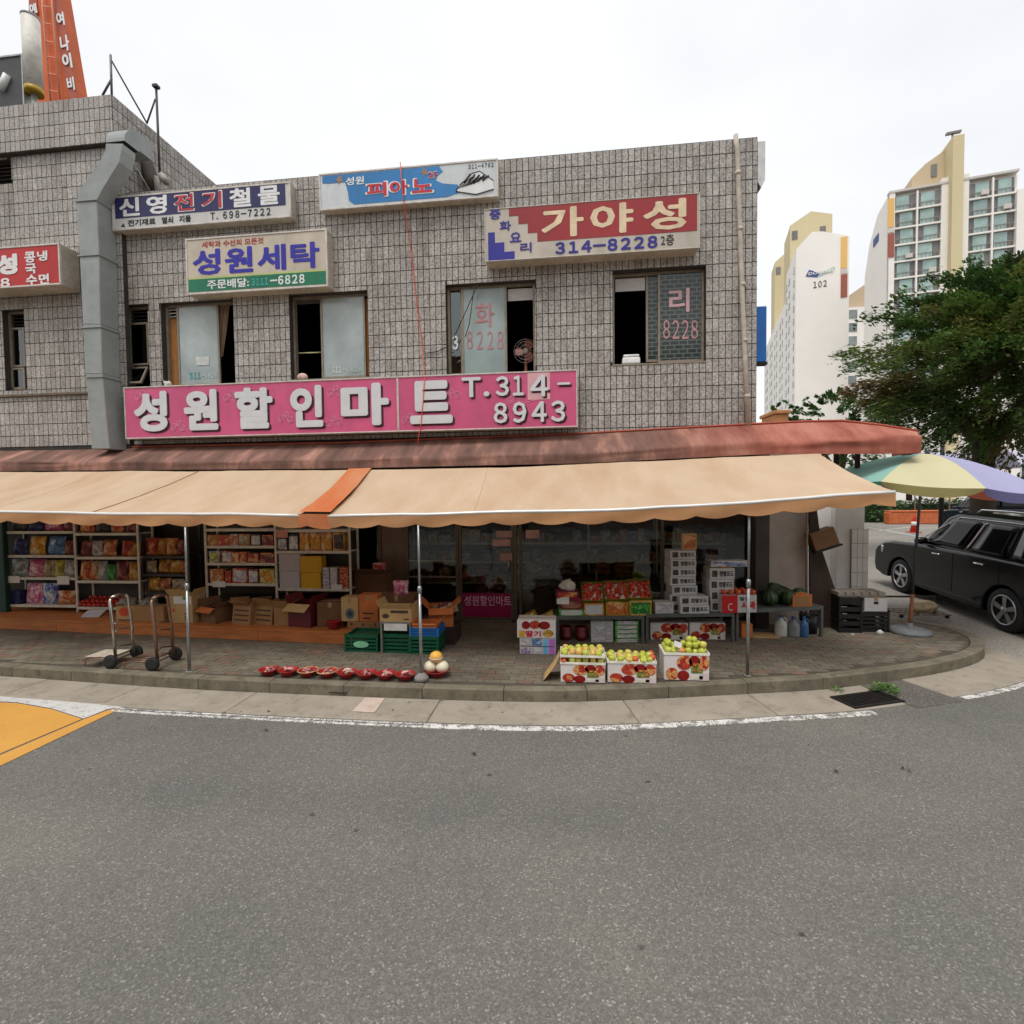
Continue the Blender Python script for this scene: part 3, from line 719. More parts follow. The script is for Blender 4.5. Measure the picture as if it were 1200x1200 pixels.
# ---- right side: white return wall, downpipe, gutter box
xw0, xw1 = on_y(894, 640, 9.35).x, on_y(946, 640, 9.35).x
mb = MB(); mb.box(XR + .002, xw1, 9.35, 9.6, .15, 3.2); mb.build('white_wall', mat('pinkish_plaster', (190, 176, 166), .85, dirt=.2, vs_=1.5), bld, world=True)
mb = MB(); mb.box(XR - .02, xw0, 9.05, 9.349, .15, 3.2); mb.build('jamb', mat('dark_jamb', (70, 64, 58), .7), bld, world=True)
mb = MB(); pts = [on_y(x, y, 8.93) for x, y in ((862, 158), (864, 175), (868, 300), (873, 420), (877, 500))]
mb.tube(pts, .038, 10)
for i in range(5):
    t = (i + .5) / 5; p = on_y(863.5 + 13.5 * t, 170 + 327 * t, 8.93); mb.tube([p + Vector((0, 0, -.03)), p + Vector((0, 0, .03))], .045, 10)
mb.build('downpipe', mat('pipe_beige', (188, 178, 164), .6, dirt=.3), bld, world=True)
x0, x1, z0, z1 = fr(888.5, 892, 168, 222, 9.05)
mb = MB(); mb.prism([(XR + .004, z0 + .1), (XR + .06, z0), (XR + .12, z0 + .12), (XR + .12, z1), (XR + .004, z1)], 9.0, 9.5); mb.build('gutter_box', mat('white_gutter', (206, 206, 206), .5), bld, world=True)
# ================================================================ SIGNS ON THE FACADE
M_FRAME = mat('sign_frame', (206, 200, 192), .4, .2, dirt=.3, vs_=7)
M_CAB = mat('sign_cabinet', (186, 176, 160), .55, dirt=.4, vs_=5)
class Sign:
    def __init__(s, name, label, px, Y, depth, facem, cat='sign', fw=.03, cabm=None):
        s.Y = Y; s.r = fr(*px, Y); x0, x1, z0, z1 = s.r
        s.o = thing(name, label, cat, ((x0 + x1) / 2, Y, z0))
        mb = MB(); mb.box(x0 + .004, x1 - .004, Y + .012, Y + depth, z0 + .004, z1 - .004); mb.build('cabinet', cabm or M_CAB, s.o, world=True, bevel=.008)
        mb = MB(); bars(mb, x0, x1, z0, z1, Y - .012, Y + .03, fw); mb.build('frame', M_FRAME, s.o, world=True, bevel=.004)
        mb = MB(); mb.box(x0 + fw, x1 - fw, Y, Y + .008, z0 + fw, z1 - fw); mb.build('face', facem, s.o, world=True)
    def P(s, u, v): x0, x1, z0, z1 = s.r; return x0 + (x1 - x0) * u, z0 + (z1 - z0) * v
    def t(s, body, u0, u1, v0, v1, m, lift=.002, **k):
        a, c = s.P(u0, v0); b, d = s.P(u1, v1); return text(body, a, b, c, d, s.Y - lift, m, s.o, **k)
    def q(s, pts, m, name='painted_panel', lift=.002, th=.003):
        mb = MB(); mb.prism([s.P(*p) for p in pts], s.Y - lift - th, s.Y - lift); return mb.build(name, m, s.o, world=True)
    def line(s, pts, m, r=.006, lift=.004, closed=False, name='motif'):
        mb = MB(); mb.tube([(s.P(*p)[0], s.Y - lift, s.P(*p)[1]) for p in pts], r, 5, closed=closed); return mb.build(name, m, s.o, world=True)
def facecol(name, c, dirt=.28): return mat(name, c, .38, var=.1, vs_=1.2, dirt=dirt, stretch=(1, 1, .5))
WHITEF = facecol('face_white', (204, 202, 198), .2)
# navy hardware sign
S = Sign('shop_sign', 'long navy and white hardware shop sign over the grey duct bend', (131, 341, 222, 263), 8.8, .19, WHITEF)
S.r = fr(131, 341, 221, 264, 8.8)
S.q([(.02, .36), (.972, .36), (.972, .93), (.02, .93)], facecol('face_navy', (44, 42, 92)))
for i, (ch, m) in enumerate(zip('신영전기철물', 'wwrrww')):
    u = .045 + i * .156
    if m == 'r': S.t(ch, u, u + .118, .40, .91, M_LWHITE, .005, bold=.035); S.t(ch, u + .006, u + .112, .43, .88, mat('red_sign_letter', (190, 44, 56), .5), .011, bold=.012)
    else: S.t(ch, u, u + .118, .40, .91, M_LWHITE, .005, bold=.03)
M_BLK = mat('black_letter', (36, 34, 38), .5)
S.t('전기재료', .09, .25, .12, .3, M_BLK, bold=.02); S.t('열쇠', .285, .35, .12, .3, M_BLK, bold=.02); S.t('지물', .385, .45, .12, .3, M_BLK, bold=.02)
S.t('T.698-7222', .56, .89, .12, .32, M_BLK, bold=.015, space=1.25)
S.q([(.05, .12), (.075, .12), (.0625, .22)], M_BLK, 'triangle_mark')
# beige laundry sign
S = Sign('shop_sign', 'beige laundry sign with violet letters and a green bottom stripe', (218, 384, 274, 341), 8.75, .24, facecol('face_beige', (202, 190, 172)))
S.q([(.015, .05), (.985, .05), (.985, .27), (.015, .27)], facecol('face_green', (28, 118, 86))); S.q([(.015, .272), (.985, .272), (.985, .3), (.015, .3)], facecol('face_lime', (186, 196, 120)), 'stripe')
M_VIO = mat('violet_letter', (50, 46, 160), .45); M_BRK = mat('brick_red_letter', (176, 74, 62), .5)
S.t('세탁과 수선의 모든것', .12, .56, .82, .93, M_BRK, bold=.015)
for i, ch in enumerate('성원세탁'): S.t(ch, .05 + i * .232, .05 + i * .232 + .2, .34, .79, M_VIO, .003, bold=.03)
S.t('주문배달:', .15, .45, .08, .24, M_LWHITE, .006, bold=.022); S.t('3111', .47, .585, .09, .22, M_TEAL, .006, bold=.03); S.t('-6828', .6, .84, .08, .24, M_LWHITE, .006, bold=.035)
# piano school sign
S = Sign('shop_sign', 'blue and white piano school sign at the roof edge', (374, 584, 195, 239), 8.82, .17, facecol('face_pale', (206, 210, 212)))
BL = facecol('face_blue', (46, 124, 184))
top = [(.02, .74)] + [(.02 + .13 * i / 8, .74 - .02 * math.sin(i / 8 * 3)) for i in range(1, 8)] + [(.15 + .02 * math.sin(i / 6 * 1.57), .72 - .5 * i / 6) for i in range(7)] + [(.2, .1), (.72, .1), (.8, .2), (.78, .4), (.7, .46), (.66, .56), (.67, .68), (.7, .78), (.68, .93), (.02, .93)]
S.q(top, BL, 'blue_swoosh')
S.t('성원', .155, .26, .62, .84, M_LWHITE, .006, bold=.022)
MR2 = mat('sign_red', (196, 40, 56), .45)
for ch, u0, u1 in (('피', .27, .39), ('아', .40, .51), ('노', .525, .645)):
    S.t(ch, u0 - .006, u1 + .006, .23, .66, M_LWHITE, .006, bold=.045); S.t(ch, u0 + .004, u1 - .004, .26, .63, MR2, .012, bold=.03)
S.t('2F', .62, .67, .62, .8, M_LWHITE, .006, bold=.035); S.t('2F', .622, .668, .635, .785, MR2, .012, bold=.01)
S.t('311-4762', .84, .975, .79, .9, mat('grey_letter', (90, 90, 92), .5), bold=.01)
for u in (.12, .6):
    S.q([(u + (.026 if i % 2 else .012) * math.cos(i * math.pi / 5), .8 + (.13 if i % 2 else .06) * math.sin(i * math.pi / 5)) for i in range(10)], mat('ochre_star', (150, 120, 96), .5), 'star', .006)
S.q([(.77, .22), (.88, .1), (.975, .2), (.975, .42), (.9, .7), (.86, .66), (.84, .55), (.8, .42)], M_LWHITE, 'keyboard', .006)
for i in range(7):
    t = i / 6; S.line([(.775 + .09 * t, .28 + .1 * t), (.84 + .1 * t, .58 - .12 * t + .1 * t * t)], M_BLK, .006, .012, name='key_line')
for i in range(5):
    t = i / 4; S.line([(.815 + .1 * t, .42 + .02 * t), (.85 + .1 * t, .64 - .08 * t)], M_BLK, .014, .013, name='black_key')
S.line([(.77, .22), (.88, .1), (.975, .2)], M_BLK, .006, .012, name='key_line'); S.line([(.77, .22), (.8, .42), (.84, .55), (.86, .66), (.9, .7), (.975, .42)], M_BLK, .006, .012, name='key_line')
# red chinese restaurant sign
S = Sign('shop_sign', 'red and cream restaurant sign with a blue stepped corner over the windows', (568, 820, 236, 299), 8.7, .29, facecol('face_cream', (196, 186, 172)), fw=.012)
S.r = fr(569, 820, 236, 300, 8.7)
RD = facecol('face_red', (158, 46, 50)); NV = facecol('face_violet', (50, 46, 146))
S.q([(.115, .98), (.115, .84), (.16, .84), (.16, .68), (.205, .68), (.205, .5), (.25, .5), (.25, .33), (.988, .33), (.988, .98)], RD, 'red_panel')
S.q([(.012, .02), (.14, .02), (.14, .18), (.09, .18), (.09, .36), (.045, .36), (.045, .56), (.012, .56)], NV, 'blue_steps')
M_CRM = mat('cream_letter', (222, 200, 166), .5)
for ch, u0, u1 in (('가', .27, .47), ('야', .5, .7), ('성', .745, .94)): S.t(ch, u0, u1, .38, .93, M_CRM, .006, bold=.03)
for i, ch in enumerate('중화요리'): S.t(ch, .02 + i * .049, .02 + i * .049 + .055, .8 - i * .225 + (.02 if i == 3 else 0), .98 - i * .225 + (.02 if i == 3 else 0), NV, .005, bold=.02)
S.t('314-8228', .335, .81, .07, .29, NV, .004, bold=.035); S.t('2층', .825, .885, .1, .3, M_BLK, .004)
# long pink mart sign
S = Sign('shop_sign', 'long pink discount mart sign with big white letters above the canopy', (146, 677, 444, 508), 8.68, .2, facecol('face_pink', (204, 92, 130), .2), fw=.022)
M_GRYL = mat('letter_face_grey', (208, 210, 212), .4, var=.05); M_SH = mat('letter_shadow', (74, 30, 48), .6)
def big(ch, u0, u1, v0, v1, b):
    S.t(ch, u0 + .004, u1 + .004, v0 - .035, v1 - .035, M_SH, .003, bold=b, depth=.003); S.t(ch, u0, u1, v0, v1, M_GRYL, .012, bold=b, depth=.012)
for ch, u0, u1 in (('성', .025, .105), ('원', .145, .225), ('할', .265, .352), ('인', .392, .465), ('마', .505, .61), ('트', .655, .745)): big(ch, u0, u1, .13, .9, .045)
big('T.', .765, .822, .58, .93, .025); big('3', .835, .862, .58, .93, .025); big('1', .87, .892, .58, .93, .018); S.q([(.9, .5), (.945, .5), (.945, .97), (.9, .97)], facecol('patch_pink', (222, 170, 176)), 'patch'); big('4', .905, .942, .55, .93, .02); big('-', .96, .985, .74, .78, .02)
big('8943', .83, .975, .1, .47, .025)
S.q([(.6265, .03), (.6305, .03), (.6305, .97), (.6265, .97)], M_FRAME, 'joint_strip', .004)
M_OUT = mat('pale_pink_line', (226, 150, 180), .5)
for (u, v, f) in ((.035, .8, 1), (.118, .2, 1), (.245, .72, 1), (.37, .3, 1), (.482, .75, 1), (.5, .2, -1), (.642, .2, 1), (.755, .62, -1), (.865, .5, 1)):
    pts = []
    for cx, cy, r0 in ((0, .0, .07), (.012, .07, .055), (.02, -.02, .06)):
        pts = [(u + f * (cx + (r0 * .13 * (1 - k / 22)) * math.cos(k * .7)), v + cy + r0 * (1.15 - k / 22) * math.sin(k * .7)) for k in range(20)]
        S.line(pts, M_OUT, .004, .003, name='cloud_motif')
    S.line([(u + f * .018, v - .08), (u + f * .03, v - .05), (u + f * .042, v - .02), (u + f * .055, v)], M_OUT, .004, .003, name='cloud_motif')
# red noodle sign on the wing
S = Sign('shop_sign', 'red noodle restaurant sign beside the grey duct on the taller wing', (-120, 71, 292, 340), 8.5, .38, facecol('face_scarlet', (188, 40, 40)), fw=.03)
x0, x1, z0, z1 = S.r
def sp(px): r = fr(*px, 8.5); return (r[0] - x0) / (x1 - x0), (r[1] - x0) / (x1 - x0), (r[2] - z0) / (z1 - z0), (r[3] - z0) / (z1 - z0)
for ch, px, b in (('성', (-4, 21, 298, 322), .06), ('8', (1, 12, 326, 337), .04), ('콩', (29, 42, 295, 308), .03), ('국', (30, 43, 309, 321), .03), ('수', (31, 44, 322, 335), .03), ('냉', (44, 56, 294, 306), .03), ('면', (46, 58, 321, 333), .03)):
    S.t(ch, *sp(px), M_LWHITE, .004, bold=b)
# blue vertical sign on the side wall
x0, x1, z0, z1 = fr(890, 897, 360, 425, 10)
o = thing('blade_sign', 'blue projecting sign behind the right corner of the tiled facade', 'sign', ((x0 + x1) / 2, 10, z0))
mb = MB(); mb.box(XR + .02, x1, 9.94, 10.06, z0, z1); mb.build('panel', facecol('blade_blue', (40, 112, 190)), o, world=True, bevel=.01)
mb = MB(); mb.box(XR - .01, x1 + .01, 9.93, 10.07, z0 - .05, z0 - .002); mb.build('bracket', M_DARK, o, world=True)

# ================================================================ ROOFTOP
o = thing('roof_sign', 'dark grey rooftop sign panel with a pale letter stroke', 'sign', (-11.3, 9.2, ZW))
x0, x1, z0, z1 = fr(-90, 27, 72, 124, 9.1); z0 = ZW
mb = MB(); mb.box(x0, x1, 9.1, 9.3, z0, z1); mb.build('panel', mat('slate_panel', (66, 66, 68), .5), o, world=True, bevel=.01)
mb = MB(); bars(mb, x0 - .01, x1 + .03, z0, z1 + .02, 9.08, 9.32, .03); mb.build('frame', mat('steel_frame', (170, 170, 168), .4, .6), o, world=True)
mb = MB(); a, b = on_y(1, 106, 9.08), on_y(9, 88, 9.08); mb.tube([a, b], .07, 8); mb.build('letter_stroke', M_LWHITE, o, world=True)
o = thing('cylinder_sign', 'weathered white cylinder sign on a rooftop pole', 'sign', tuple(on_y(39, 118, 9.15)))
def rot_cyl(a, b, r): mb = MB(); mb.tube([a, b], r, 18); return mb
a, b = on_y(40, 104, 9.15), on_y(35.5, 22, 9.15)
rot_cyl(a, b, .145).build('drum', mat('weathered_white', (206, 202, 192), .6, dirt=.35, vs_=3), o, world=True)
rot_cyl(a + Vector((0, 0, -.1)), a + Vector((0, 0, -.004)), .15).build('yellow_base', mat('drum_yellow', (176, 140, 30), .5), o, world=True)
rot_cyl(b + Vector((0, 0, .004)), b + Vector((0, 0, .04)), .15).build('cap', mat('cap_grey', (150, 150, 150), .5), o, world=True)
mb = MB(); p = on_y(39, 119, 9.2); mb.tube([(p.x, p.y + .0, ZW - .05), (a.x, a.y, a.z - .1)], .05, 8); mb.build('pole', MATS['steel_frame'], o, world=True)
# orange tower sign
o = thing('tower_sign', 'tall orange tapering rooftop tower with a ladder and white letters', 'tower', (on_y(64, 120, 10.4).x, 10.4, ZW))
YT = 10.4; bl, br = on_y(36, 122, YT), on_y(91, 122, YT); tl, tr = on_y(33, -60, YT), on_y(60, -60, YT); ml, mr = on_y(70, 122, YT), on_y(51, -60, YT)
M_ORT = mat('tower_orange', (206, 92, 34), .5, var=.15, vs_=2, dirt=.15); M_ORD = mat('tower_brick_red', (168, 84, 62), .55, var=.12)
zb = ZW - 1.5
def ext(a, b, z): t = (z - a.z) / (b.z - a.z); return a.lerp(b, t)
B = [ext(bl, tl, zb), ext(ml, mr, zb), ext(br, tr, zb)]; T_ = [tl, mr, tr]
dk = .3
mb = MB(); vs_ = [(p.x, p.y, p.z) for p in (B[0], B[2], T_[2], T_[0])] + [(p.x * 1.0, p.y + dk, p.z) for p in (B[0], B[2], T_[2], T_[0])]
mb.add(vs_, [(0, 1, 2, 3), (5, 4, 7, 6), (1, 5, 6, 2), (4, 0, 3, 7), (3, 2, 6, 7), (0, 4, 5, 1)]); mb.build('tower_body', M_ORT, o, world=True)
def tl_(px, py, dy=0): return on_y(px, py, YT - .01 - dy)
mb = MB(); mb.add([tl_(33.5, -60), tl_(42, -60), tl_(44, 18), tl_(34, 18)], [(0, 1, 2, 3)]); mb.build('brick_red_panel', M_ORD, o, world=True, solid=.01)
mb = MB(); mb.add([tl_(58, -60), tl_(60, -60), tl_(92, 120), tl_(80, 120), tl_(64, 15)], [(0, 1, 2, 3, 4)]); mb.build('brick_red_panel', M_ORD, o, world=True, solid=.01)
mb = MB(); mb.tube([tl_(48, -40, .06), tl_(50, 10, .06), tl_(59.5, 118, .06)], .018, 6); mb.tube([tl_(59, -40, .06), tl_(61, 5, .06), tl_(70.5, 116, .06)], .018, 6)
M_LAD = mat('ladder_pink', (226, 160, 130), .5); lad = mb.build('ladder', M_LAD, o, world=True)
for yy in (8, 28, 49, 67, 87, 107):
    mb = MB(); f = (yy - 5) / 113; mb.tube([tl_(49.7 + 9.7 * f, yy - 1, .06), tl_(60.9 + 9.6 * f, yy + 1.5, .06)], .012, 6); mb.build('rung', M_LAD, lad, world=True)
for ch, px in (('예', (34.5, 44, 4, 16)), ('여', (66, 76, 14, 30)), ('나', (70, 81, 41, 60)), ('이', (73, 85, 62, 80)), ('비', (78, 88, 90, 106))): T(ch, px, YT - .03, M_LWHITE, o, bold=.04, shear=-.15)
# pipe frame and mast on the wing edge
o = thing('pipe_frame', 'thin grey pipe brace standing on the corner of the taller wing', 'frame', tuple(on_y(131, 112, 8.95)))
mb = MB()
def tb(p, q, r=.02): mb.tube([p, q], r, 6)
pa, pb = on_y(131, 113, 8.95), on_y(129.5, 64, 8.95); tb(Vector((pa.x, pa.y, ZW - .02)), pb); q = on_x(172, 144, XC - .05); tb(pb + Vector((0, 0, -.08)), q, .016)
tb(on_y(120, 112, 8.95), on_y(131, 92, 8.95)); mb.build('brace', mat('grey_pipe', (96, 96, 98), .5, .4), o, world=True)
o = thing('mast', 'dark antenna mast rising behind the hardware sign', 'mast', tuple(on_y(188, 212, 9.6)))
mb = MB(); a, b = on_y(188, 222, 9.6), on_y(183, 103, 9.6); tb(a, b, .022); tb(on_y(182, 116, 9.6), on_y(172, 145, 9.6), .016); mb.build('pole', mat('dark_pipe', (64, 56, 54), .6), o, world=True)
mb = MB(); mb.box(b.x - .05, b.x + .05, b.y - .05, b.y + .05, b.z, b.z + .05); mb.build('cap', MATS['dark_pipe'], o, world=True)

# ================================================================ DUCT
M_DUCT = mat('galvanised_duct', (150, 155, 153), .55, .1, var=.1, vs_=2, dirt=.2)
Xd1 = on_y(134, 350, 8.98).x
def dsec(yp, l, r):
    """duct section at photo row yp: front-left and front-right pixel columns"""
    a = on_y(l, yp, 8.5); b = on_y(r, yp, 8.5); return a, b
o = thing('exhaust_duct', 'big grey sheet metal exhaust duct climbing the corner between wing and facade', 'duct', (on_y(118, 525, 8.7).x, 8.7, 3.4))
secs = [(526, 107, 128), (442, 101, 120), (438, 99.5, 119.5), (384, 98, 118), (380, 97, 117.5), (300, 93, 116), (236, 89, 113)]
def ductseg(pts, name):
    mb = MB(); vs_ = []
    for a, b, yb in pts: vs_ += [(a.x, a.y, a.z), (b.x, b.y, b.z), (b.x, yb, b.z), (a.x, yb, a.z)]
    fs = []
    for i in range(len(pts) - 1):
        k = i * 4
        for e in range(4): fs.append((k + e, k + (e + 1) % 4, k + 4 + (e + 1) % 4, k + 4 + e))
    fs += [(3, 2, 1, 0), tuple(len(vs_) - 4 + e for e in range(4))]
    mb.add(vs_, fs); return mb.build(name, M_DUCT, o, world=True, bevel=.01)
for i in range(len(secs) - 1):
    a, b = dsec(*secs[i]); c, d = dsec(*secs[i + 1]); ductseg([(a, b, 8.885), (c, d, 8.885)], 'duct_section')
    mb = MB(); mb.box(c.x - .02, d.x + .02, 8.48, 8.888, c.z - .012, c.z + .012)
    if i % 2 == 0 or i == 5: mb.build('flange', M_DUCT, o, world=True)
P_ = [(236, 89, 113), (222, 93, 120), (190, 116, 140), (176, 123, 143), (168, 123.5, 143.5)]
ductseg([dsec(*p) + (8.785,) for p in P_], 'duct_offset')
# elbow turning back over the main roof
a, b = dsec(166, 123, 143.5); mb = MB(); n = 8; vs_ = []
for i in range(n + 1):
    an = math.pi / 2 * i / n; R0, R1 = .04, .36
    cy, cz = 8.5 + R1 + .02, a.z
    for X in (a.x, b.x + .02): 
        vs_ += [(X, cy - R1 * math.cos(an), cz + R1 * math.sin(an)), (X, cy - R0 * math.cos(an), cz + R0 * math.sin(an))]
fs = []
for i in range(n):
    k = i * 4; fs += [(k, k + 2, k + 6, k + 4), (k + 1, k + 5, k + 7, k + 3), (k, k + 4, k + 5, k + 1), (k + 2, k + 3, k + 7, k + 6)]
mb.add(vs_, fs, 0, False); mb.box(a.x + .001, b.x + .019, 8.88, 9.12, a.z + .03, a.z + .361); mb.build('elbow', M_DUCT, o, world=True)
o = thing('vent_pipe', 'grey vent pipes with a dark cowl behind the hardware sign', 'pipe', tuple(on_y(182, 222, 9.4)))
mb = MB(); mb.tube([on_y(167, 178, 9.5), on_y(172, 195, 9.5), on_y(178, 212, 9.5), on_y(184, 232, 9.5)], [.1, .13, .13, .1], 10); mb.build('cowl', mat('cowl_dark', (74, 68, 60), .7), o, world=True)
mb = MB(); mb.tube([on_y(186, 232, 9.4), on_y(185, 208, 9.4), on_y(189, 206, 9.4), on_y(196, 214, 9.4)], .07, 10); mb.build('pipe', mat('pipe_grey', (168, 164, 156), .6), o, world=True)
mb = MB(); mb.tube([on_y(159, 195, 9.3), on_y(177, 226, 9.3)], .012, 6); mb.build('stay_wire', MATS['pipe_grey'], o, world=True)
# orange cord and black cables
mb = MB(); pts = [on_y(x, y, Y) for x, y, Y in ((469, 190, 8.78), (471, 215, 8.78), (474, 243, 8.8), (478, 270, 8.97), (482, 296, 8.97), (489, 362, 8.97), (494, 395, 8.97), (497, 436, 8.93), (497.5, 441, 8.64), (496, 470, 8.65), (493, 500, 8.65), (491, 510, 8.68), (489, 522, 8.7))]
mb.tube(pts, .008, 6); tag(mb.build('extension_cord', mat('orange_cord', (216, 84, 50), .5), None, world=True), 'orange cord hanging from the roof edge across facade and pink sign', 'cord')
for i, pp in enumerate(([(560, 333), (548, 360), (532, 395)], [(556, 334), (550, 380), (545, 395)], [(526, 405), (512, 412), (498, 414)])):
    mb = MB(); mb.tube([on_y(x, y, 8.97) for x, y in pp], .008, 5); tag(mb.build('cable', M_DARK, None, world=True), ['thin black cable slanting over the window with red lettering', 'black cable drooping beside the narrow sash by the orange cord', 'short black cable running from window edge to the orange cord'][i], 'cable')
# things on the sills
def lump(name, label, cat, c, rx, ry, rz, m, seed=0, amp=.25):
    bm = bmesh.new(); bmesh.ops.create_icosphere(bm, subdivisions=3, radius=1)
    for v in bm.verts:
        k = 1 + amp * mnoise.noise(v.co * 1.8 + Vector((seed, 0, 0))) + amp * .5 * mnoise.noise(v.co * 4 + Vector((seed, 5, 0)))
        v.co = Vector((v.co.x * rx * k, v.co.y * ry * k, max(-.75 * rz, v.co.z * rz * k) + .75 * rz))
    me = bpy.data.meshes.new(name); bm.to_mesh(me); bm.free(); me.materials.append(m)
    for p in me.polygons: p.use_smooth = True
    ob = bpy.data.objects.new(name, me); COL.objects.link(ob); ob.location = c; return tag(ob, label, cat)
M_RAG = mat('white_rag', (196, 190, 178), .9, var=.25)
z = W['A'][2] + .028; p = on_y(197, 440, 9.06); lump('cloth_bundle', 'crumpled white rags lying on the sill by the wood panel', 'cloth', (p.x, 9.04, z), .085, .06, .075, M_RAG, 3, .6)
z = W['B'][2] + .028; p = on_y(355, 440, 9.06); lump('cushion', 'round pinkish bundle on the sill of the half open laundry window', 'bundle', (p.x, 9.04, z), .1, .06, .07, mat('pinkish_cloth', (206, 176, 166), .9), 9, .12)
z = W['D'][2] + .028; x0, x1, _, _ = fr(729, 750, 410, 422, 9.06)
o = thing('food_container', 'white lidded food container on the sill of the lattice window', 'container', ((x0 + x1) / 2, 9.06, z)); w = (x1 - x0) / 2
M_WPL = mat('white_plastic', (224, 224, 222), .35)
mb = MB(); mb.box(-w, w, -.06, .06, 0, .12); mb.build('tub', M_WPL, o, bevel=.03, seg=3); mb = MB(); mb.box(-w * .9, w * .9, -.055, .055, .122, .165); mb.build('lid', M_WPL, o, bevel=.02, seg=2)
# electric fan in window C
z = W['C'][2] + .03; c = on_y(616, 412, 9.24)
o = thing('electric_fan', 'reddish electric fan standing in the open restaurant window', 'fan', (c.x, 9.24, z)); hh = c.z - z
mb = MB(); mb.lathe([(.12, 0), (.12, .02), (.03, .04), (.022, hh)], 14); mb.build('stand', mat('fan_brown', (110, 62, 50), .45), o)
mb = MB(); mb.lathe([(.035, -.06), (.05, -.02), (.045, .05), (0, .06)], 12, M=Matrix.Translation((0, 0, hh)) @ Matrix.Rotation(R_(90), 4, 'X')); mb.build('hub', mat('fan_hub', (170, 160, 148), .4), o)
for k in range(3):
    mb = MB(); Mx = Matrix.Translation((0, -.03, hh)) @ Matrix.Rotation(k * 2.094 + .4, 4, 'Y')
    mb.add([(-.03, 0, .03), (.03, .02, .03), (.09, .03, .12), (.06, .02, .19), (-.04, -.01, .19), (-.07, -.02, .1)], [(0, 1, 2, 3, 4, 5)], M=Mx); mb.build('blade', mat('fan_blade', (132, 70, 58), .35), o, solid=.004)
mb = MB()
for rr in (.1, .16, .21): mb.tube([(rr * math.cos(t), -.07 + .03 * (rr > .2), hh + rr * math.sin(t)) for t in [i * 2 * math.pi / 28 for i in range(28)]], .003, 5, closed=True)
for k in range(12): t = k * math.pi / 6; mb.tube([(0, -.075, hh), (.21 * math.cos(t), -.04, hh + .21 * math.sin(t))], .002, 4)
mb.build('grille', mat('fan_wire', (150, 140, 132), .4, .6), o)
# ================================================================ CANOPY AND AWNINGS
def interp(P, x):
    if x <= P[0][0]: return P[0][1]
    for (a, b), (c, d) in zip(P, P[1:]):
        if x <= c: return b + (d - b) * (x - a) / (c - a)
    return P[-1][1]
def interp_s(P, x):
    """smooth version"""
    return (interp(P, x - .35) + 2 * interp(P, x) + interp(P, x + .35)) / 4
YB, YA = 8.3, 6.45
ZFR = [(-13, 2.36), (-8, 2.33), (-3.2, 2.245), (.32, 2.28), (2.2, 2.375), (3.75, 2.48)]
ZBK = [(-13, 3.02), (-10.3, 3.0), (-3.35, 2.92), (-.95, 2.92), (3.75, 3.05)]
M_TAN = fabric('tan_awning_cloth', (214, 189, 160), .18, lin((176, 134, 98)), .55)
M_VAL = fabric('tan_valance_shaded', (194, 146, 104), .12, lin((150, 92, 52)), .4)  # awning cloth again, shade of its vertical drop put into the colour
M_ORS = fabric('orange_cloth', (202, 112, 66), .1, lin((206, 168, 130)), .6)
M_BAR = mat('white_bar', (226, 224, 220), .35, .2, var=.05)
M_STEEL = mat('galvanised_pole', (150, 152, 152), .35, .7, dirt=.2, vs_=20)
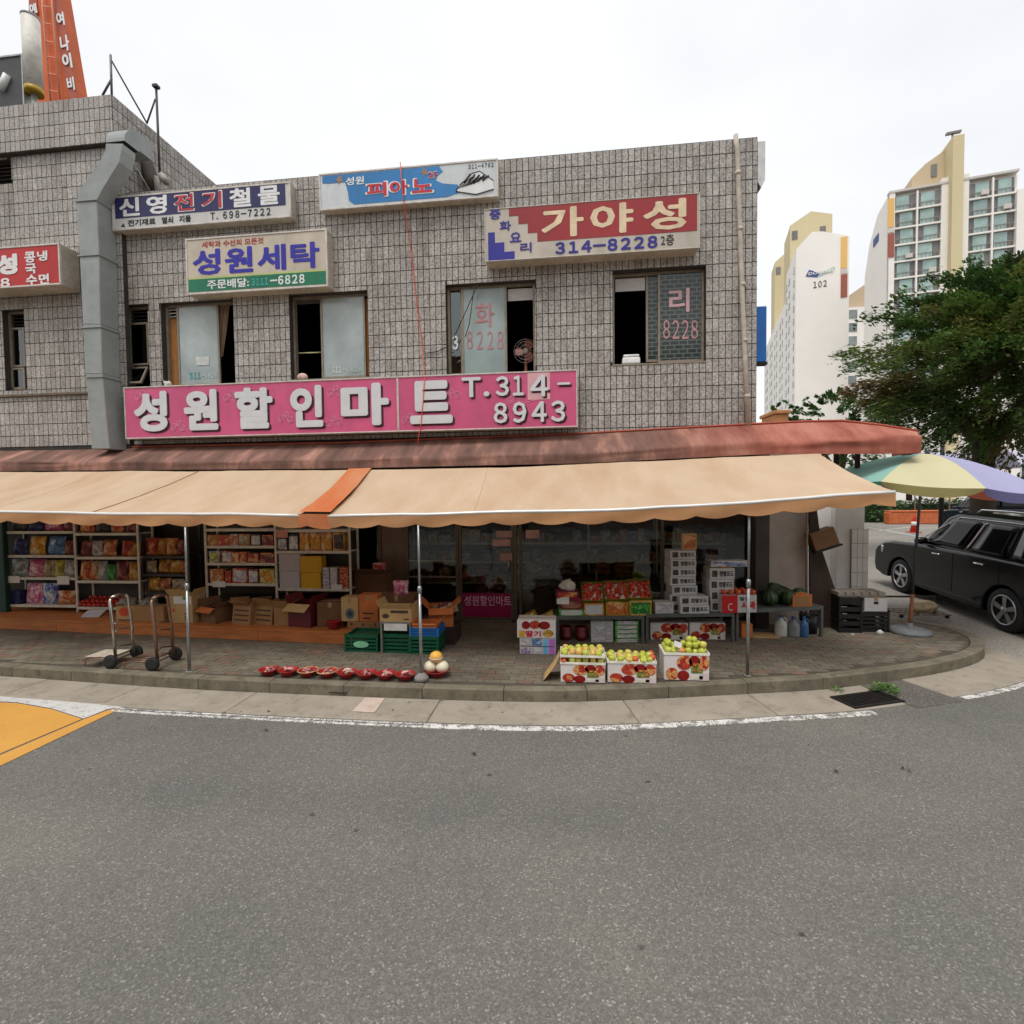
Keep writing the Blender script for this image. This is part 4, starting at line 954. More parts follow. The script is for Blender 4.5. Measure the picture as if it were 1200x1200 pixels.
def awning(name, label, xa_b, xb_b, xa_f, xb_f, m, bar=True, lift=0., seed=0., cat='awning', drop=.15):
    def pt(u, v):
        xb_ = xa_b + (xb_b - xa_b) * u; xf = xa_f + (xb_f - xa_f) * u
        x = xb_ + (xf - xb_) * v; zb_, zf_ = interp_s(ZBK, xb_), interp_s(ZFR, xf)
        z = zb_ + (zf_ - zb_) * v - (.03 + .022 * math.sin(x * 2.3 + seed) ** 2) * math.sin(math.pi * v) + .01 * mnoise.noise(Vector((x * .7 + v * 3 + seed, v * 6, 8))) + .012 * mnoise.noise(Vector((x * 1.1 + seed, v * 1.5, 0))) + .006 * mnoise.noise(Vector((x * 4 + seed, v * 2, 3))) + lift
        return (x, YB + (YA - YB) * v, z)
    L = abs(xb_b - xa_b); p0 = pt(.5, 1)
    o = thing(name, label, cat, (p0[0], YA, p0[2]))
    mb = MB(); mb.grid(pt, max(4, int(L * 8)), 16); mb.build('cloth', m, o, world=True, fixn=False)
    n = max(6, int(L * 28))
    def va(u, v):
        p = pt(u, 1); x = p[0]; sc = .5
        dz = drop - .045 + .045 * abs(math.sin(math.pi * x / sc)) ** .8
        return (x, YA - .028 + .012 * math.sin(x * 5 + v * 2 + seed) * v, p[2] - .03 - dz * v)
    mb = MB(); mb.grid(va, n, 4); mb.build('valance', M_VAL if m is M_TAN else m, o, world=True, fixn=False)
    if bar:
        for k in range(1, int(L / 2.6)):
            u = (k * 2.6 - .6) / L; sm = MB(); sm.tube([Vector(pt(u, t / 12)) + Vector((0, 0, .001)) for t in range(13)], .0035, 4); sm.build('seam', mat('seam_tan', (186, 156, 126), .9), o, world=True)
        mb = MB(); N = max(2, int(L * 3)); pts = [pt(i / N, 1) for i in range(N + 1)]
        mb.tube([(p[0], p[1] - .01, p[2] - .012) for p in pts], .022, 8); mb.build('front_bar', M_BAR, o, world=True)
        mb = MB(); pts = [pt(i / N, 0) for i in range(N + 1)]; mb.tube([(p[0], p[1] + .04, p[2] - .07) for p in pts], .045, 10); mb.build('roller', M_TAN, o, world=True)
        for f in (.12, .5, .88) if L > 6 else (.1, .9):
            b = Vector(pt(f, 0)); q = Vector(pt(f, 1)); mb = MB(); el = b.lerp(q, .5) + Vector((.45, 0, -.12)); mb.tube([b + Vector((0, .1, -.12)), el, q + Vector((0, .03, -.05))], .025, 8); mb.build('folding_arm', M_STEEL, o, world=True)
    return o, pt
xL0, xL1 = on_y(412, 551, YB).x, on_y(352, 603, YA).x; xR0, xR1 = on_y(434, 551, YB).x, on_y(385, 603, YA).x
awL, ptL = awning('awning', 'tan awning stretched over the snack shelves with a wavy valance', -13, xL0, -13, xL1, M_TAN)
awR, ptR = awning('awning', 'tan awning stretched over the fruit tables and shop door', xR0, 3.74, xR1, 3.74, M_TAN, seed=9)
awning('awning_strip', 'orange cloth strip covering the gap between the two tan awnings', xL0 - .05, xR0 + .02, xL1 - .02, xR1 + .03, M_ORS, False, .03, 4, 'cloth', .2)
mb = MB(); a, b = on_y(226, 556, YB - .15), on_y(130, 594, YA + .3)
u0 = (a.x + 13) / (xL0 + 13); u1 = (b.x + 13) / (xL1 + 13)
mb.tube([Vector(ptL(u0 + (u1 - u0) * t / 10, t / 10)) + Vector((0, 0, .004)) for t in range(11)], .007, 5); mb.build('seam', mat('seam_brown', (150, 116, 84), .9), awL, world=True)
# faded red canopy above
top = [(-150, 531, 8.97), (0, 527, 8.97), (145, 524, 8.97), (400, 519, 8.97), (680, 508, 8.97), (880, 497, 8.97), (940, 494, 8.97), (985, 493, 8.97), (1030, 498, 8.9), (1074, 505, 8.75)]
fold = [(-150, 541), (0, 541), (145, 541), (400, 539), (680, 531), (880, 519), (940, 516), (985, 515), (1030, 512), (1080, 510)]
bott = [(-150, 553), (0, 552), (145, 551), (400, 549), (680, 543), (880, 533), (940, 532), (985, 532), (1030, 532), (1079, 531)]
A = [on_y(*p) for p in top]; B_ = [on_y(*p, 8.36) for p in fold]; C_ = [on_y(*p, 8.36) for p in bott]
def crow(P, u):
    t = u * (len(P) - 1); i = min(int(t), len(P) - 2); return P[i].lerp(P[i + 1], t - i)
def can(u, v):
    a, b, c = crow(A, u), crow(B_, u), crow(C_, u)
    p = a.lerp(b, v / .6) if v < .6 else b.lerp(c, (v - .6) / .4)
    w = math.sin(math.pi * min(1, v * 1.05))
    right = max(0, min(1, (p.x - 2.2) / 2))
    k = (.022 + .03 * right) * w
    return (p.x, p.y - k * (mnoise.noise(Vector((p.x * .9 + v * 2.4, v * 5, 1))) + .5 * mnoise.noise(Vector((p.x * 2.5 + v * 5, v * 9, 4)))), p.z + k * .8 * mnoise.noise(Vector((p.x * 1.4 - v * 2, v * 4, 7))))
def tarp():
    k = NT('faded_red_tarp'); g_ = k.n('NewGeometry'); sx = k.n('SeparateXYZ'); k.l(g_.outputs['Position'], sx.inputs[0])
    mp_ = k.n('Mapping'); mp_.inputs['Rotation'].default_value = (0, 0, .5); mp_.inputs['Scale'].default_value = (2.6, .5, 1.2); k.l(g_.outputs['Position'], mp_.inputs[0])
    n1 = k.n('TexNoise', Scale=1., Detail=7., Roughness=.62); k.l(mp_.outputs[0], n1.inputs['Vector'])
    n2 = k.n('TexNoise', Scale=.55, Detail=3.); k.l(g_.outputs['Position'], n2.inputs['Vector'])
    clean = k.ramp(n1.outputs['Fac'], [(.3, lin((136, 74, 62))), (.5, lin((166, 100, 84))), (.72, lin((186, 128, 110)))])
    soiled = k.ramp(n1.outputs['Fac'], [(.3, lin((86, 66, 58))), (.52, lin((124, 92, 82))), (.66, lin((168, 124, 108))), (.72, lin((190, 156, 140)))])
    # the stretch sheltered behind the signs is grimier, the free end was replaced later
    mr = k.n('MapRange'); mr.inputs[1].default_value = 1.2; mr.inputs[2].default_value = 3.4; k.l(sx.outputs[0], mr.inputs[0])
    k.l(k.mix(mr.outputs[0], soiled, clean), k.b.inputs['Base Color']); k.b.inputs['Roughness'].default_value = .75; k.b.inputs['Specular IOR Level'].default_value = .2
    k.bump(n1.outputs['Fac'], .5, .05); return k.m
M_REDC = tarp()
o = thing('canopy', 'faded brick red tarpaulin canopy running along the facade under the signs', 'canopy', tuple(C_[4]))
mb = MB(); mb.grid(can, 200, 18); mb.build('tarpaulin', M_REDC, o, world=True, fixn=False)
e = [Vector(can(1, v / 18)) for v in range(19)]
mb = MB(); mb.add(e + [Vector((e[0].x, 9.4, e[0].z - .05)), Vector((e[0].x + .02, 9.4, e[-1].z))], [tuple(range(19)) + (20, 19)]); mb.build('end_flap', M_REDC, o, world=True, fixn=False)
mb = MB(); mb.tube([C_[i] + Vector((0, .03, .02)) for i in range(len(C_))], .02, 6); mb.build('edge_pipe', mat('canopy_pipe', (70, 48, 42), .7), o, world=True)
mb = MB(); mb.tube([A[i] + Vector((0, -.03, .0)) for i in range(len(A))], .018, 6); mb.build('wall_batten', mat('wall_batten', (170, 84, 64), .7), o, world=True)
for px in (983, 1008, 1070):
    p = on_y(px, 535, 8.9); mb = MB(); mb.box(p.x - .03, p.x + .03, 8.95, 9.01, 2.3, p.z + .1); mb.build('bracket', MATS['canopy_pipe'], o, world=True)
# prop poles
for i, (bx_, tx, lab) in enumerate((((222, 787), (217, 608), 'thin steel awning prop standing beside the hand trucks'), ((494, 797), (490, 607), 'thin steel awning prop beside the bowl of melons'), ((876, 792), (878, 590), 'thin steel awning prop at the kerb right of the apple cartons'))):
    b = on_z(*bx_, .15); t = on_y(*tx, YA + .01); o = thing('awning_pole', lab, 'pole', tuple(b), group='awning props')
    mb = MB(); mid = b.lerp(t, .55); mb.tube([b, mid], .021, 8); mb.build('lower_tube', M_STEEL, o, world=True)
    mb = MB(); mb.tube([mid, t], .016, 8); mb.build('upper_tube', M_STEEL, o, world=True)
    mb = MB(); mb.lathe([(.027, -.05), (.03, 0), (.027, .05)], 8, M=Matrix.Translation(mid)); mb.build('clamp', M_STEEL, o, world=True)
    mb = MB(); mb.lathe([(.1, 0), (.09, .05), (.03, .09)] if i == 1 else [(.045, 0), (.045, .008), (.02, .012)], 10, M=Matrix.Translation(b)); mb.build('foot', mat('cement_foot', (130, 128, 122), .9, dirt=.3), o, world=True)

# ================================================================ PLATFORM AND SHELVES
ZPL = .35
M_PLK = mat('platform_wood', (184, 110, 58), .5, var=.22, vs_=3, dirt=.25, stretch=(.5, 6, 6), rnd=.08)
def pfy(x): return 8.1 + (x + 10.4) * (-.5 / 7.2)
o = thing('display_platform', 'low orange brown wooden platform along the shop wall carrying shelves', 'platform', (-7, 8.2, .15))
xs = [-13.2, -11.2, -9.1, -7.0, -5.1, -3.18]
for a, b in zip(xs, xs[1:]):
    mb = MB(); mb.slab([(a + .003, pfy(a)), (b - .003, pfy(b)), (b - .003, pfy(b) + .03), (a + .003, pfy(a) + .03)], .15, ZPL - .03); mb.build('fascia_board', M_PLK, o, world=True, bevel=.004)
for j in range(6):
    for a, b in zip(xs, xs[1:]):
        d0, d1 = -.01 + j * .2, -.01 + (j + 1) * .2 - .004
        if pfy(b) + d1 > 9.22: continue
        mb = MB(); mb.slab([(a + .002, pfy(a) + d0), (b - .002, pfy(b) + d0), (b - .002, min(9.22, pfy(b) + d1)), (a + .002, min(9.22, pfy(a) + d1))], ZPL - .028, ZPL); mb.build('deck_board', M_PLK, o, world=True)
# --- generic goods
def unit_pack():
    mb = MB(); mb.box(-.5, .5, -.5, .5, 0, 1, 0); mb.box(-.42, .42, -.512, -.5, .12, .88, 1); mb.box(-.5, .5, -.506, -.49, .985, 1.004, 0); return mb.mesh('pack', [M_WPL, M_WPL])
ME_PACK = unit_pack()
def unit_bag():
    mb = MB()
    def f(sgn):
        def g_(u, v):
            x = (u - .5); z = v; t = max(0, math.sin(math.pi * u)) ** .5 * max(0, math.sin(math.pi * v)) ** .6
            k = 1 + .07 * math.cos(2 * math.pi * v)
            return (x * k, sgn * .5 * t * (1 + .18 * math.sin(u * 9 + v * 5)), z)
        return g_
    mb.grid(f(-1), 10, 10); mb.grid(f(1), 10, 10)
    return mb.mesh('bag', [M_WPL])
ME_BAG = unit_bag()
def dim(px, zb, Y):
    x0, x1 = on_y(px[0], px[2] + 12, Y).x, on_y(px[1], px[2] + 12, Y).x
    zt = on_y((px[0] + px[1]) / 2, px[2], Y).z; return (x0 + x1) / 2, x1 - x0, zt - zb
def good(kind, px, zb, Y, m, label, cat, group, depth=.2, rot=0, name=None, tilt=0):
    cx, w, h = dim(px, zb, Y); h = max(.04, h)
    me = ME_BAG if kind == 'bag' else ME_PACK
    o = shared(name or ('snack_bag' if kind == 'bag' else 'goods_box'), me, None, (cx, Y + depth / 2, zb), (tilt, 0, rot), (w * .97, depth, h), m if kind != 'bag' else [m])
    return tag(o, label, cat, group)
PR = {}
def pr(name, cols, sc=14, **k): PR[name] = printed('print_' + name, cols, sc, **k); return PR[name]
pr('navy', ['1c2450', '26306a', '3a4c8c', '10142e']); pr('yellow', ['c98a1e', 'd8a83c', 'b8742a', 'e0c890']); pr('blue', ['5478a8', '6f90b8', '3c5c90', 'b8c4d0'])
pr('maroon', ['6a2028', '80302c', '50181e', 'a06a58']); pr('pink', ['c85a86', 'dc9ab0', 'd8c4b8', 'b83c6c'], 20); pr('clear', ['a8b0b0', '8a98a0', 'c8ccc8', '6a6458'], 20)
pr('beige', ['a08868', 'b8a880', '70604c', 'c8bca0'], 18); pr('red', ['b03024', 'c44a30', '8a201c', 'd8a060'], 18); pr('redyellow', ['b83424', 'd8a030', 'c85028', 'e0c8a0'], 22)
pr('green', ['2e8a34', '4caa44', '88c060', '1e6428'], 18); pr('silver', ['98989a', 'c0b8b0', '805048', 'd0d0d0'], 24); pr('amber', ['a86a20', 'c08c30', '8a4a1c', 'd0a860'], 18)
pr('white', ['c8c4c0', 'b8b0b8', '9aa0a8', 'd8d4d0'], 24); pr('violet', ['7a5c98', 'c0b4c8', '58407c', 'd8d0cc'], 26); pr('orange', ['b8622c', 'c87c3c', '9a4a24', 'd8a878'], 18); pr('dark', ['2c2826', '443a34', '1e1c1c', '5c5048'], 18)
pr('bluewhite', ['38489a', 'b8c0d0', '4a7ab0', 'd8d8d4'], 20); pr('lime', ['b0a838', 'c8c04c', 'd4cc80', '8c8428'], 16)
pr('goldred', ['b84c28', 'd4a040', 'a83030', 'd8b898'], 26)
M_SHELF = mat('shelf_cream', (206, 198, 182), .45, dirt=.2, vs_=8)
def rack(label, cols, Y, bays, yb, yt, zfoot=None, back=True, depth=.36, m=None, name='shelf_rack'):
    """cols: photo columns of the uprights; bays: for each bay the photo rows of its shelf tops. returns z of each shelf"""
    m = m or M_SHELF; X = [on_y(c, 660, Y).x for c in cols]
    zb = zfoot if zfoot is not None else on_y(cols[0], yb, Y).z; zt = on_y(cols[0], yt, Y).z
    o = thing(name, label, 'shelf', ((X[0] + X[-1]) / 2, Y + depth / 2, zb))
    for x in X:
        for yy in (Y, Y + depth - .03):
            mb = MB(); mb.box(x - .018, x + .018, yy, yy + .03, zb, zt); mb.build('upright', m, o, world=True, bevel=.003)
    res = []
    for i, rows in enumerate(bays):
        zs = []
        for r in rows:
            z = on_y((cols[i] + cols[i + 1]) / 2, r, Y).z; mb = MB()
            mb.box(X[i] + .019, X[i + 1] - .019, Y + .002, Y + depth - .031, z - .02, z); mb.box(X[i] + .019, X[i + 1] - .019, Y - .006, Y + .0015, z - .04, z + .008); mb.build('shelf_board', m, o, world=True)
            zs.append(z + .001)
        res.append(zs)
    if back:
        mb = MB(); mb.box(X[0], X[-1], Y + depth, Y + depth + .012, zb + .05, zt); mb.build('back_panel', mat('rack_back', (72, 66, 60), .7), o, world=True)
    return o, res
rA, zA = rack('cream two-bay shelf rack of snack bags next to the green post', (7, 88, 162), 8.58, [[623, 651, 677, 709], [625, 653, 681, 712]], 0, 585, ZPL + .001)
Yg = 8.6
ORD = ['top', 'second', 'third', 'bottom']
def nth(k, n): return 'lowest' if k == 0 else 'topmost' if k == n - 1 else ['', 'second', 'third', 'fourth', 'fifth', 'sixth'][k] + ' from below'
def bags(row, zs, bay, px_list):
    for (a, b, yt, mk, desc) in px_list:
        good('bag', (a, b, yt, 0), zs[row], Yg, PR[mk], f'{desc} on the {ORD[row]} shelf of the {bay}', 'snack bag', 'snack bags on the shelves', .17, random.uniform(-.12, .12), tilt=random.uniform(-.12, .02))
B1, B2 = 'bay by the green post', 'bay by the hand trucks'
bags(0, zA[0], B1, [(10, 26, 603, 'dark', 'dark snack bag'), (28, 46, 604, 'navy', 'navy snack bag'), (48, 68, 606, 'pink', 'pinkish red snack bag'), (70, 86, 607, 'maroon', 'maroon snack bag')])
bags(1, zA[0], B1, [(11, 27, 632, 'navy', 'navy blue snack bag'), (28, 49, 629, 'yellow', 'yellow orange snack bag'), (50, 71, 629, 'blue', 'blue snack bag'), (71, 86, 634, 'maroon', 'dark red snack bag')])
bags(2, zA[0], B1, [(10, 27, 656, 'clear', 'clear pale snack bag'), (29, 47, 656, 'pink', 'pink snack bag'), (47, 60, 657, 'beige', 'beige snack bag'), (60, 71, 657, 'lime', 'yellowish snack bag'), (71, 84, 657, 'silver', 'white grey snack bag')])
bags(3, zA[0], B1, [(24, 47, 684, 'pink', 'big pink snack bag'), (46, 63, 684, 'bluewhite', 'blue and white snack bag'), (64, 84, 693, 'goldred', 'yellow and pink snack bag')])
for i in range(5):
    z = zA[0][3] + i * .052; cx, w, h = dim((10, 23, 690, 700), z, Yg)
    tag(shared('goods_box', ME_PACK, None, (cx, Yg + .1, z), (0, 0, random.uniform(-.03, .03)), (w, .2, .05), [PR['navy'], PR['navy']]), f'flat navy packet, {nth(i, 5)} in the pile beside the big pink bag', 'packet', 'pile of navy packets')
bags(0, zA[1], B2, [(90, 106, 606, 'redyellow', 'orange red snack bag'), (107, 124, 607, 'dark', 'dark brown snack bag'), (125, 142, 607, 'red', 'red snack bag'), (143, 159, 608, 'maroon', 'maroon snack bag')])
bags(1, zA[1], B2, [(90, 103, 634, 'maroon', 'dark red snack bag'), (104, 117, 634, 'silver', 'silver snack bag'), (117, 131, 633, 'orange', 'orange snack bag'), (139, 151, 634, 'red', 'bright red snack bag'), (151, 160, 636, 'amber', 'amber snack bag')])
bags(2, zA[1], B2, [(90, 101, 658, 'redyellow', 'red and yellow snack bag'), (101, 111, 658, 'goldred', 'gold and red snack bag'), (111, 121, 658, 'silver', 'white and red snack bag'), (121, 133, 662, 'green', 'bright green snack bag'), (133, 146, 658, 'maroon', 'dark red snack bag'), (147, 160, 659, 'amber', 'brown snack bag')])
# pile of red net packs on the bottom shelf
M_TOM = mat('red_fruit', (184, 52, 30), .35, var=.2, rnd=.15)
def sphere_me(name, r, m, sq=1., sub=2):
    bm = bmesh.new(); bmesh.ops.create_icosphere(bm, subdivisions=sub, radius=r)
    for v in bm.verts: v.co.z *= sq; v.co.z += r * sq
    me = bpy.data.meshes.new(name); bm.to_mesh(me); bm.free(); me.materials.append(m)
    for p in me.polygons: p.use_smooth = True
    return me
ME_TOM = sphere_me('tomato', .04, M_TOM, .85)
for r in range(3):
    for i in range(11 - r):
        for d in range(2):
            if r == 2 and d == 0: continue
            x = on_y(92 + i * 5.6 + r * 2.5, 700, 8.6).x
            tag(shared('tomato', ME_TOM, None, (x + random.uniform(-.006, .006), 8.63 + d * .085 + r * .03, zA[1][3] + r * .058)), 'red tomato in the pile on the bottom shelf behind the hand trucks', 'tomato', 'tomatoes piled on the shelf')
# price cards
def card(px, Y, label, m, th=.004, tilt=0, name='price_card'):
    x0, x1, z0, z1 = fr(*px, Y); mb = MB(); w = (x1 - x0) / 2; h = z1 - z0; mb.box(-w, w, -th / 2, th / 2, 0, h)
    ob = mb.build(name, m, None, loc=((x0 + x1) / 2, Y, z0)); ob.rotation_euler = (tilt, 0, 0); return tag(ob, label, 'card')
M_CARD = mat('card_white', (214, 208, 198), .8, var=.05); M_CARDP = mat('card_pink', (206, 140, 120), .8)
card((8, 23, 675, 683), 8.565, 'small white price card on the shelf edge by the green post', M_CARD); card((67, 81, 675, 685), 8.565, 'small square price card on the shelf edge near the rack divider', M_CARD)
p0, p1 = on_z(90, 723, ZPL), on_z(118, 724, ZPL)
mb = MB(); mb.box(-.17, .17, -.002, .002, 0, .2); ob = mb.build('paper_sheet', mat('paper_lilac', (196, 190, 196), .85), None, loc=((p0.x + p1.x) / 2, p0.y, ZPL)); ob.rotation_euler = (R_(-62), 0, .1); tag(ob, 'white paper sheet leaning on the platform under the tomatoes', 'paper')
# green post at the far left
o = tag(MB().box(on_y(-7, 660, 8.5).x, on_y(4.5, 660, 8.5).x, 8.5, 8.6, ZPL, 2.9).build('green_post', mat('dark_green_paint', (22, 58, 44), .5), None, world=True, bevel=.01), 'dark green painted post at the end of the snack rack', 'post')
# wire rack of bags between the two shelf racks
M_WIRE = mat('wire_dark', (70, 66, 62), .4, .6)
rW, zW = rack('dark wire rack of amber snack bags between the cream shelf racks', (166, 221), 8.72, [[652, 673, 694]], 0, 590, ZPL + .001, False, .32, M_WIRE, 'wire_rack')
Yg = 8.74
bags(0, zW[0], 'dark wire rack', [(168, 180, 631, 'red', 'red snack bag'), (180, 192, 631, 'amber', 'amber snack bag'), (192, 204, 631, 'orange', 'orange snack bag'), (204, 218, 632, 'maroon', 'maroon snack bag')])
bags(1, zW[0], 'dark wire rack', [(168, 180, 657, 'beige', 'beige snack bag'), (182, 196, 656, 'amber', 'golden snack bag'), (196, 208, 657, 'yellow', 'yellow snack bag'), (208, 219, 657, 'orange', 'brown orange snack bag')])
bags(2, zW[0], 'dark wire rack', [(170, 184, 677, 'yellow', 'large yellow snack bag'), (184, 197, 678, 'orange', 'large orange snack bag'), (198, 218, 679, 'beige', 'large striped snack bag')])
# cream rack with boxes
rC, zC = rack('cream shelf rack of boxed groceries hung under the orange awning strip', (241, 323, 410), 8.5, [[620, 640, 660, 684], [621, 646, 690]], 702, 585)
def boxes(zs, Y, lst, bay):
    for (a, b, yt, mk, mk2, desc) in lst:
        good('box', (a, b, yt, 0), zs, Y, [PR[mk] if isinstance(mk, str) else mk, PR[mk2] if isinstance(mk2, str) else mk2], f'{desc} on {bay}', 'box', 'boxed groceries on the shelves', .16, random.uniform(-.03, .03))
M_YB = mat('yellow_box', (208, 158, 24), .5, var=.06); M_LB = mat('lilac_white_box', (184, 176, 178), .6, var=.05); M_CRB = mat('cream_box', (186, 172, 150), .6, var=.06)
L1 = 'the grocery bay by the prop'
boxes(zC[0][1], 8.52, [(243, 256, 627, 'orange', 'amber', 'brown orange box'), (256, 270, 627, 'orange', 'red', 'orange red box'), (270, 279, 626, 'white', 'orange', 'white topped box'), (280, 293, 626, 'orange', 'beige', 'pale orange box'), (294, 306, 626, 'dark', 'white', 'black and white box'), (307, 320, 627, 'red', 'maroon', 'crimson box')], 'the upper shelf in ' + L1)
boxes(zC[0][2], 8.52, [(245, 258, 646, 'bluewhite', 'lime', 'blue and lime box'), (260, 272, 646, 'red', 'white', 'red and white box'), (272, 281, 647, 'red', 'redyellow', 'narrow scarlet box'), (281, 289, 647, 'redyellow', 'red', 'narrow orange scarlet box'), (290, 304, 648, 'maroon', 'red', 'dark red box'), (305, 321, 648, 'red', 'maroon', 'wide red box')], 'the middle shelf in ' + L1)
boxes(zC[0][3], 8.52, [(246, 262, 667, 'orange', 'goldred', 'orange fruit print box'), (264, 271, 669, 'red', 'red', 'small red box'), (272, 290, 666, 'red', 'white', 'red box with white print'), (291, 303, 667, 'maroon', 'white', 'dark red printed box'), (304, 322, 667, 'lime', 'yellow', 'yellow green box')], 'the lower shelf in ' + L1)
L2 = 'the yellow carton bay'
boxes(zC[1][1], 8.52, [(325, 337, 630, 'dark', 'silver', 'dark box'), (338, 350, 626, 'dark', 'white', 'dark box with white print'), (351, 363, 624, 'orange', 'yellow', 'orange cereal box'), (363, 376, 624, 'orange', 'yellow', 'orange cereal box'), (376, 389, 624, 'orange', 'yellow', 'orange cereal box'), (390, 404, 624, 'amber', 'dark', 'amber box with dark picture')], 'the upper shelf in ' + L2)
def stack2(a, b, y0, y1, m, desc):
    zb = zC[1][2]; cx, w, h = dim((a, b, y0, 0), zb, 8.52)
    for i in range(2): 
        ob = tag(shared('goods_box', ME_PACK, None, (cx, 8.62, zb + i * (h / 2 + .003)), (0, 0, (-.06, .05)[i]), (w, .2, h / 2 - .003), [m, m]), f'{desc}, {"upper" if i else "lower"} of two in ' + L2, 'box', 'stacked plain boxes')
stack2(327, 351, 649, 0, M_LB, 'plain white carton'); stack2(352, 376, 652, 0, M_YB, 'bright yellow carton')
for k, (a, b, mk, n) in enumerate(((378, 386, 'violet', 6), (387, 395, 'white', 6), (398, 408, 'red', 7))):
    zb = zC[1][2]; cx, w, h = dim((a, b, 665, 0), zb, 8.52)
    for i in range(n): tag(shared('goods_box', ME_PACK, None, (cx, 8.6, zb + i * h / n), (0, 0, random.uniform(-.03, .03)), (w, .16, h / n - .002), [PR[mk], PR['white'] if k < 2 else PR['red']]), f'small {["violet", "white", "red"][k]} pack, {nth(i, n)} in its pile by the yellow cartons', 'pack', f'{["violet", "white", "red"][k]} packs in a pile')
card((249, 264, 681, 688), 8.485, 'white price card under the orange fruit print box', M_CARD); card((323, 337, 621, 630), 8.485, 'pink price card on the divider of the grocery rack', M_CARDP); card((388, 401, 685, 692), 8.485, 'white price card below the pile of violet packs', M_CARD)

# ================================================================ CARTONS AND CRATES
def cardboard(name, c): return mat(name, c, .85, var=.12, vs_=5, dirt=.12, rnd=.06)
M_CB = cardboard('cardboard', (150, 112, 72)); M_CBL = cardboard('cardboard_light', (182, 148, 100)); M_CBD = cardboard('cardboard_dark', (110, 78, 52)); M_CBO = cardboard('cardboard_orange', (190, 108, 56))
M_CBR = mat('carton_maroon', (92, 26, 34), .5)
def carton(px, z0, depth, m, label, rotz=0, tilt=0, opened=False, prints=(), name='carton', group=None, Y=None, flap=None, cat='carton'):
    mid = (px[0] + px[1]) / 2; b = on_z(mid, px[3], z0) if Y is None else on_y(mid, px[3], Y)
    Yb = b.y; w = on_y(px[1], px[3], Yb).x - on_y(px[0], px[3], Yb).x; h = on_y(mid, px[2], Yb).z - z0
    o = thing(name, label, cat, (b.x, Yb, z0), rotz, group); o.rotation_euler = (tilt, 0, rotz)
    t = .008; W2 = w / 2
    if opened:
        mb = MB(); mb.box(-W2, W2, 0, t, 0, h); mb.box(-W2, W2, depth - t, depth, 0, h); mb.box(-W2, -W2 + t, t, depth - t, 0, h); mb.box(W2 - t, W2, t, depth - t, 0, h); mb.box(-W2 + t, W2 - t, t, depth - t, 0, t); mb.build('body', m, o)
        for s_ in (-1, 1):
            mb = MB(); Mx = Matrix.Translation((s_ * W2, 0, h)) @ Matrix.Rotation(s_ * R_(random.uniform(15, 50)), 4, 'Y'); mb.box(-t / 2, t / 2, .005, depth - .005, 0, depth * .35, M=Mx); mb.build('flap', m, o)
        mb = MB(); Mx = Matrix.Translation((0, 0, h)) @ Matrix.Rotation(R_(125 if flap else random.uniform(20, 60)), 4, 'X'); mb.box(-W2 + .004, W2 - .004, -t / 2, t / 2, 0, min(h, depth) * .45, M=Mx); mb.build('flap', flap or m, o)
    else:
        mb = MB(); mb.box(-W2, W2, 0, depth, 0, h); mb.build('body', m, o, bevel=.006)
        mb = MB(); mb.box(-W2 * .99, W2 * .99, depth * .46, depth * .54, h, h + .002); mb.box(-.03, .03, -.002, .0, h * .8, h); mb.build('tape', mat('brown_tape', (160, 124, 82), .3), o)
    for (u0, u1, v0, v1, pm, kind) in prints:
        if kind == 'disc':
            mb = MB(); cx, cz = -W2 + w * (u0 + u1) / 2, h * (v0 + v1) / 2; rx, rz = w * (u1 - u0) / 2, h * (v1 - v0) / 2
            mb.prism([(cx + rx * math.cos(k * .3142), cz + rz * math.sin(k * .3142)) for k in range(20)], -.004 if not isinstance(pm, tuple) else -.006, -.001); mb.build('print', pm if not isinstance(pm, tuple) else pm[0], o)
        elif kind == 'rect': mb = MB(); mb.box(-W2 + w * u0, -W2 + w * u1, -.003, -.0005, h * v0, h * v1); mb.build('print', pm, o)
        else: text(kind, -W2 + w * u0, -W2 + w * u1, h * v0, h * v1, -.0055, pm, o, depth=.002, bold=.03, world=False, name='print')
    return o, (w, depth, h)
M_INK = mat('carton_ink', (74, 56, 44), .8); M_PAPER = mat('paper_white', (208, 206, 200), .8)
pl = ZPL + .001
carton((136, 156, 711, 728), pl, .2, M_CBL, 'small tan carton with an orange red dot behind the hand truck', prints=[(.2, .8, .35, .95, mat('dot_red', (196, 74, 36), .6), 'disc'), (.1, .9, .08, .14, M_INK, 'rect')])
carton((156, 192, 711, 729), pl, .25, M_CB, 'low brown carton under grey bags beside the dotted carton')
lump('sack', 'grey plastic sack lying on the tan dotted carton', 'sack', tuple(on_y(150, 711, 8.2)), .16, .12, .1, mat('grey_plastic', (120, 116, 106), .4, var=.3), 2, .5)
lump('sack', 'dull grey bag slumped on the low brown carton', 'sack', tuple(on_y(175, 711, 8.2)), .18, .12, .09, MATS['grey_plastic'], 6, .5)
cc, dd = carton((199, 226, 698, 730), pl, .32, M_CBL, 'tall open carton of striped packets with a white paper beside the steel prop', opened=True, prints=[(.2, .95, .7, .97, M_PAPER, 'rect'), (.12, .25, .4, .52, MATS['dot_red'], 'rect'), (.66, .88, .3, .36, M_INK, 'rect'), (.66, .88, .2, .26, M_INK, 'rect'), (.66, .88, .1, .16, M_INK, 'rect')])
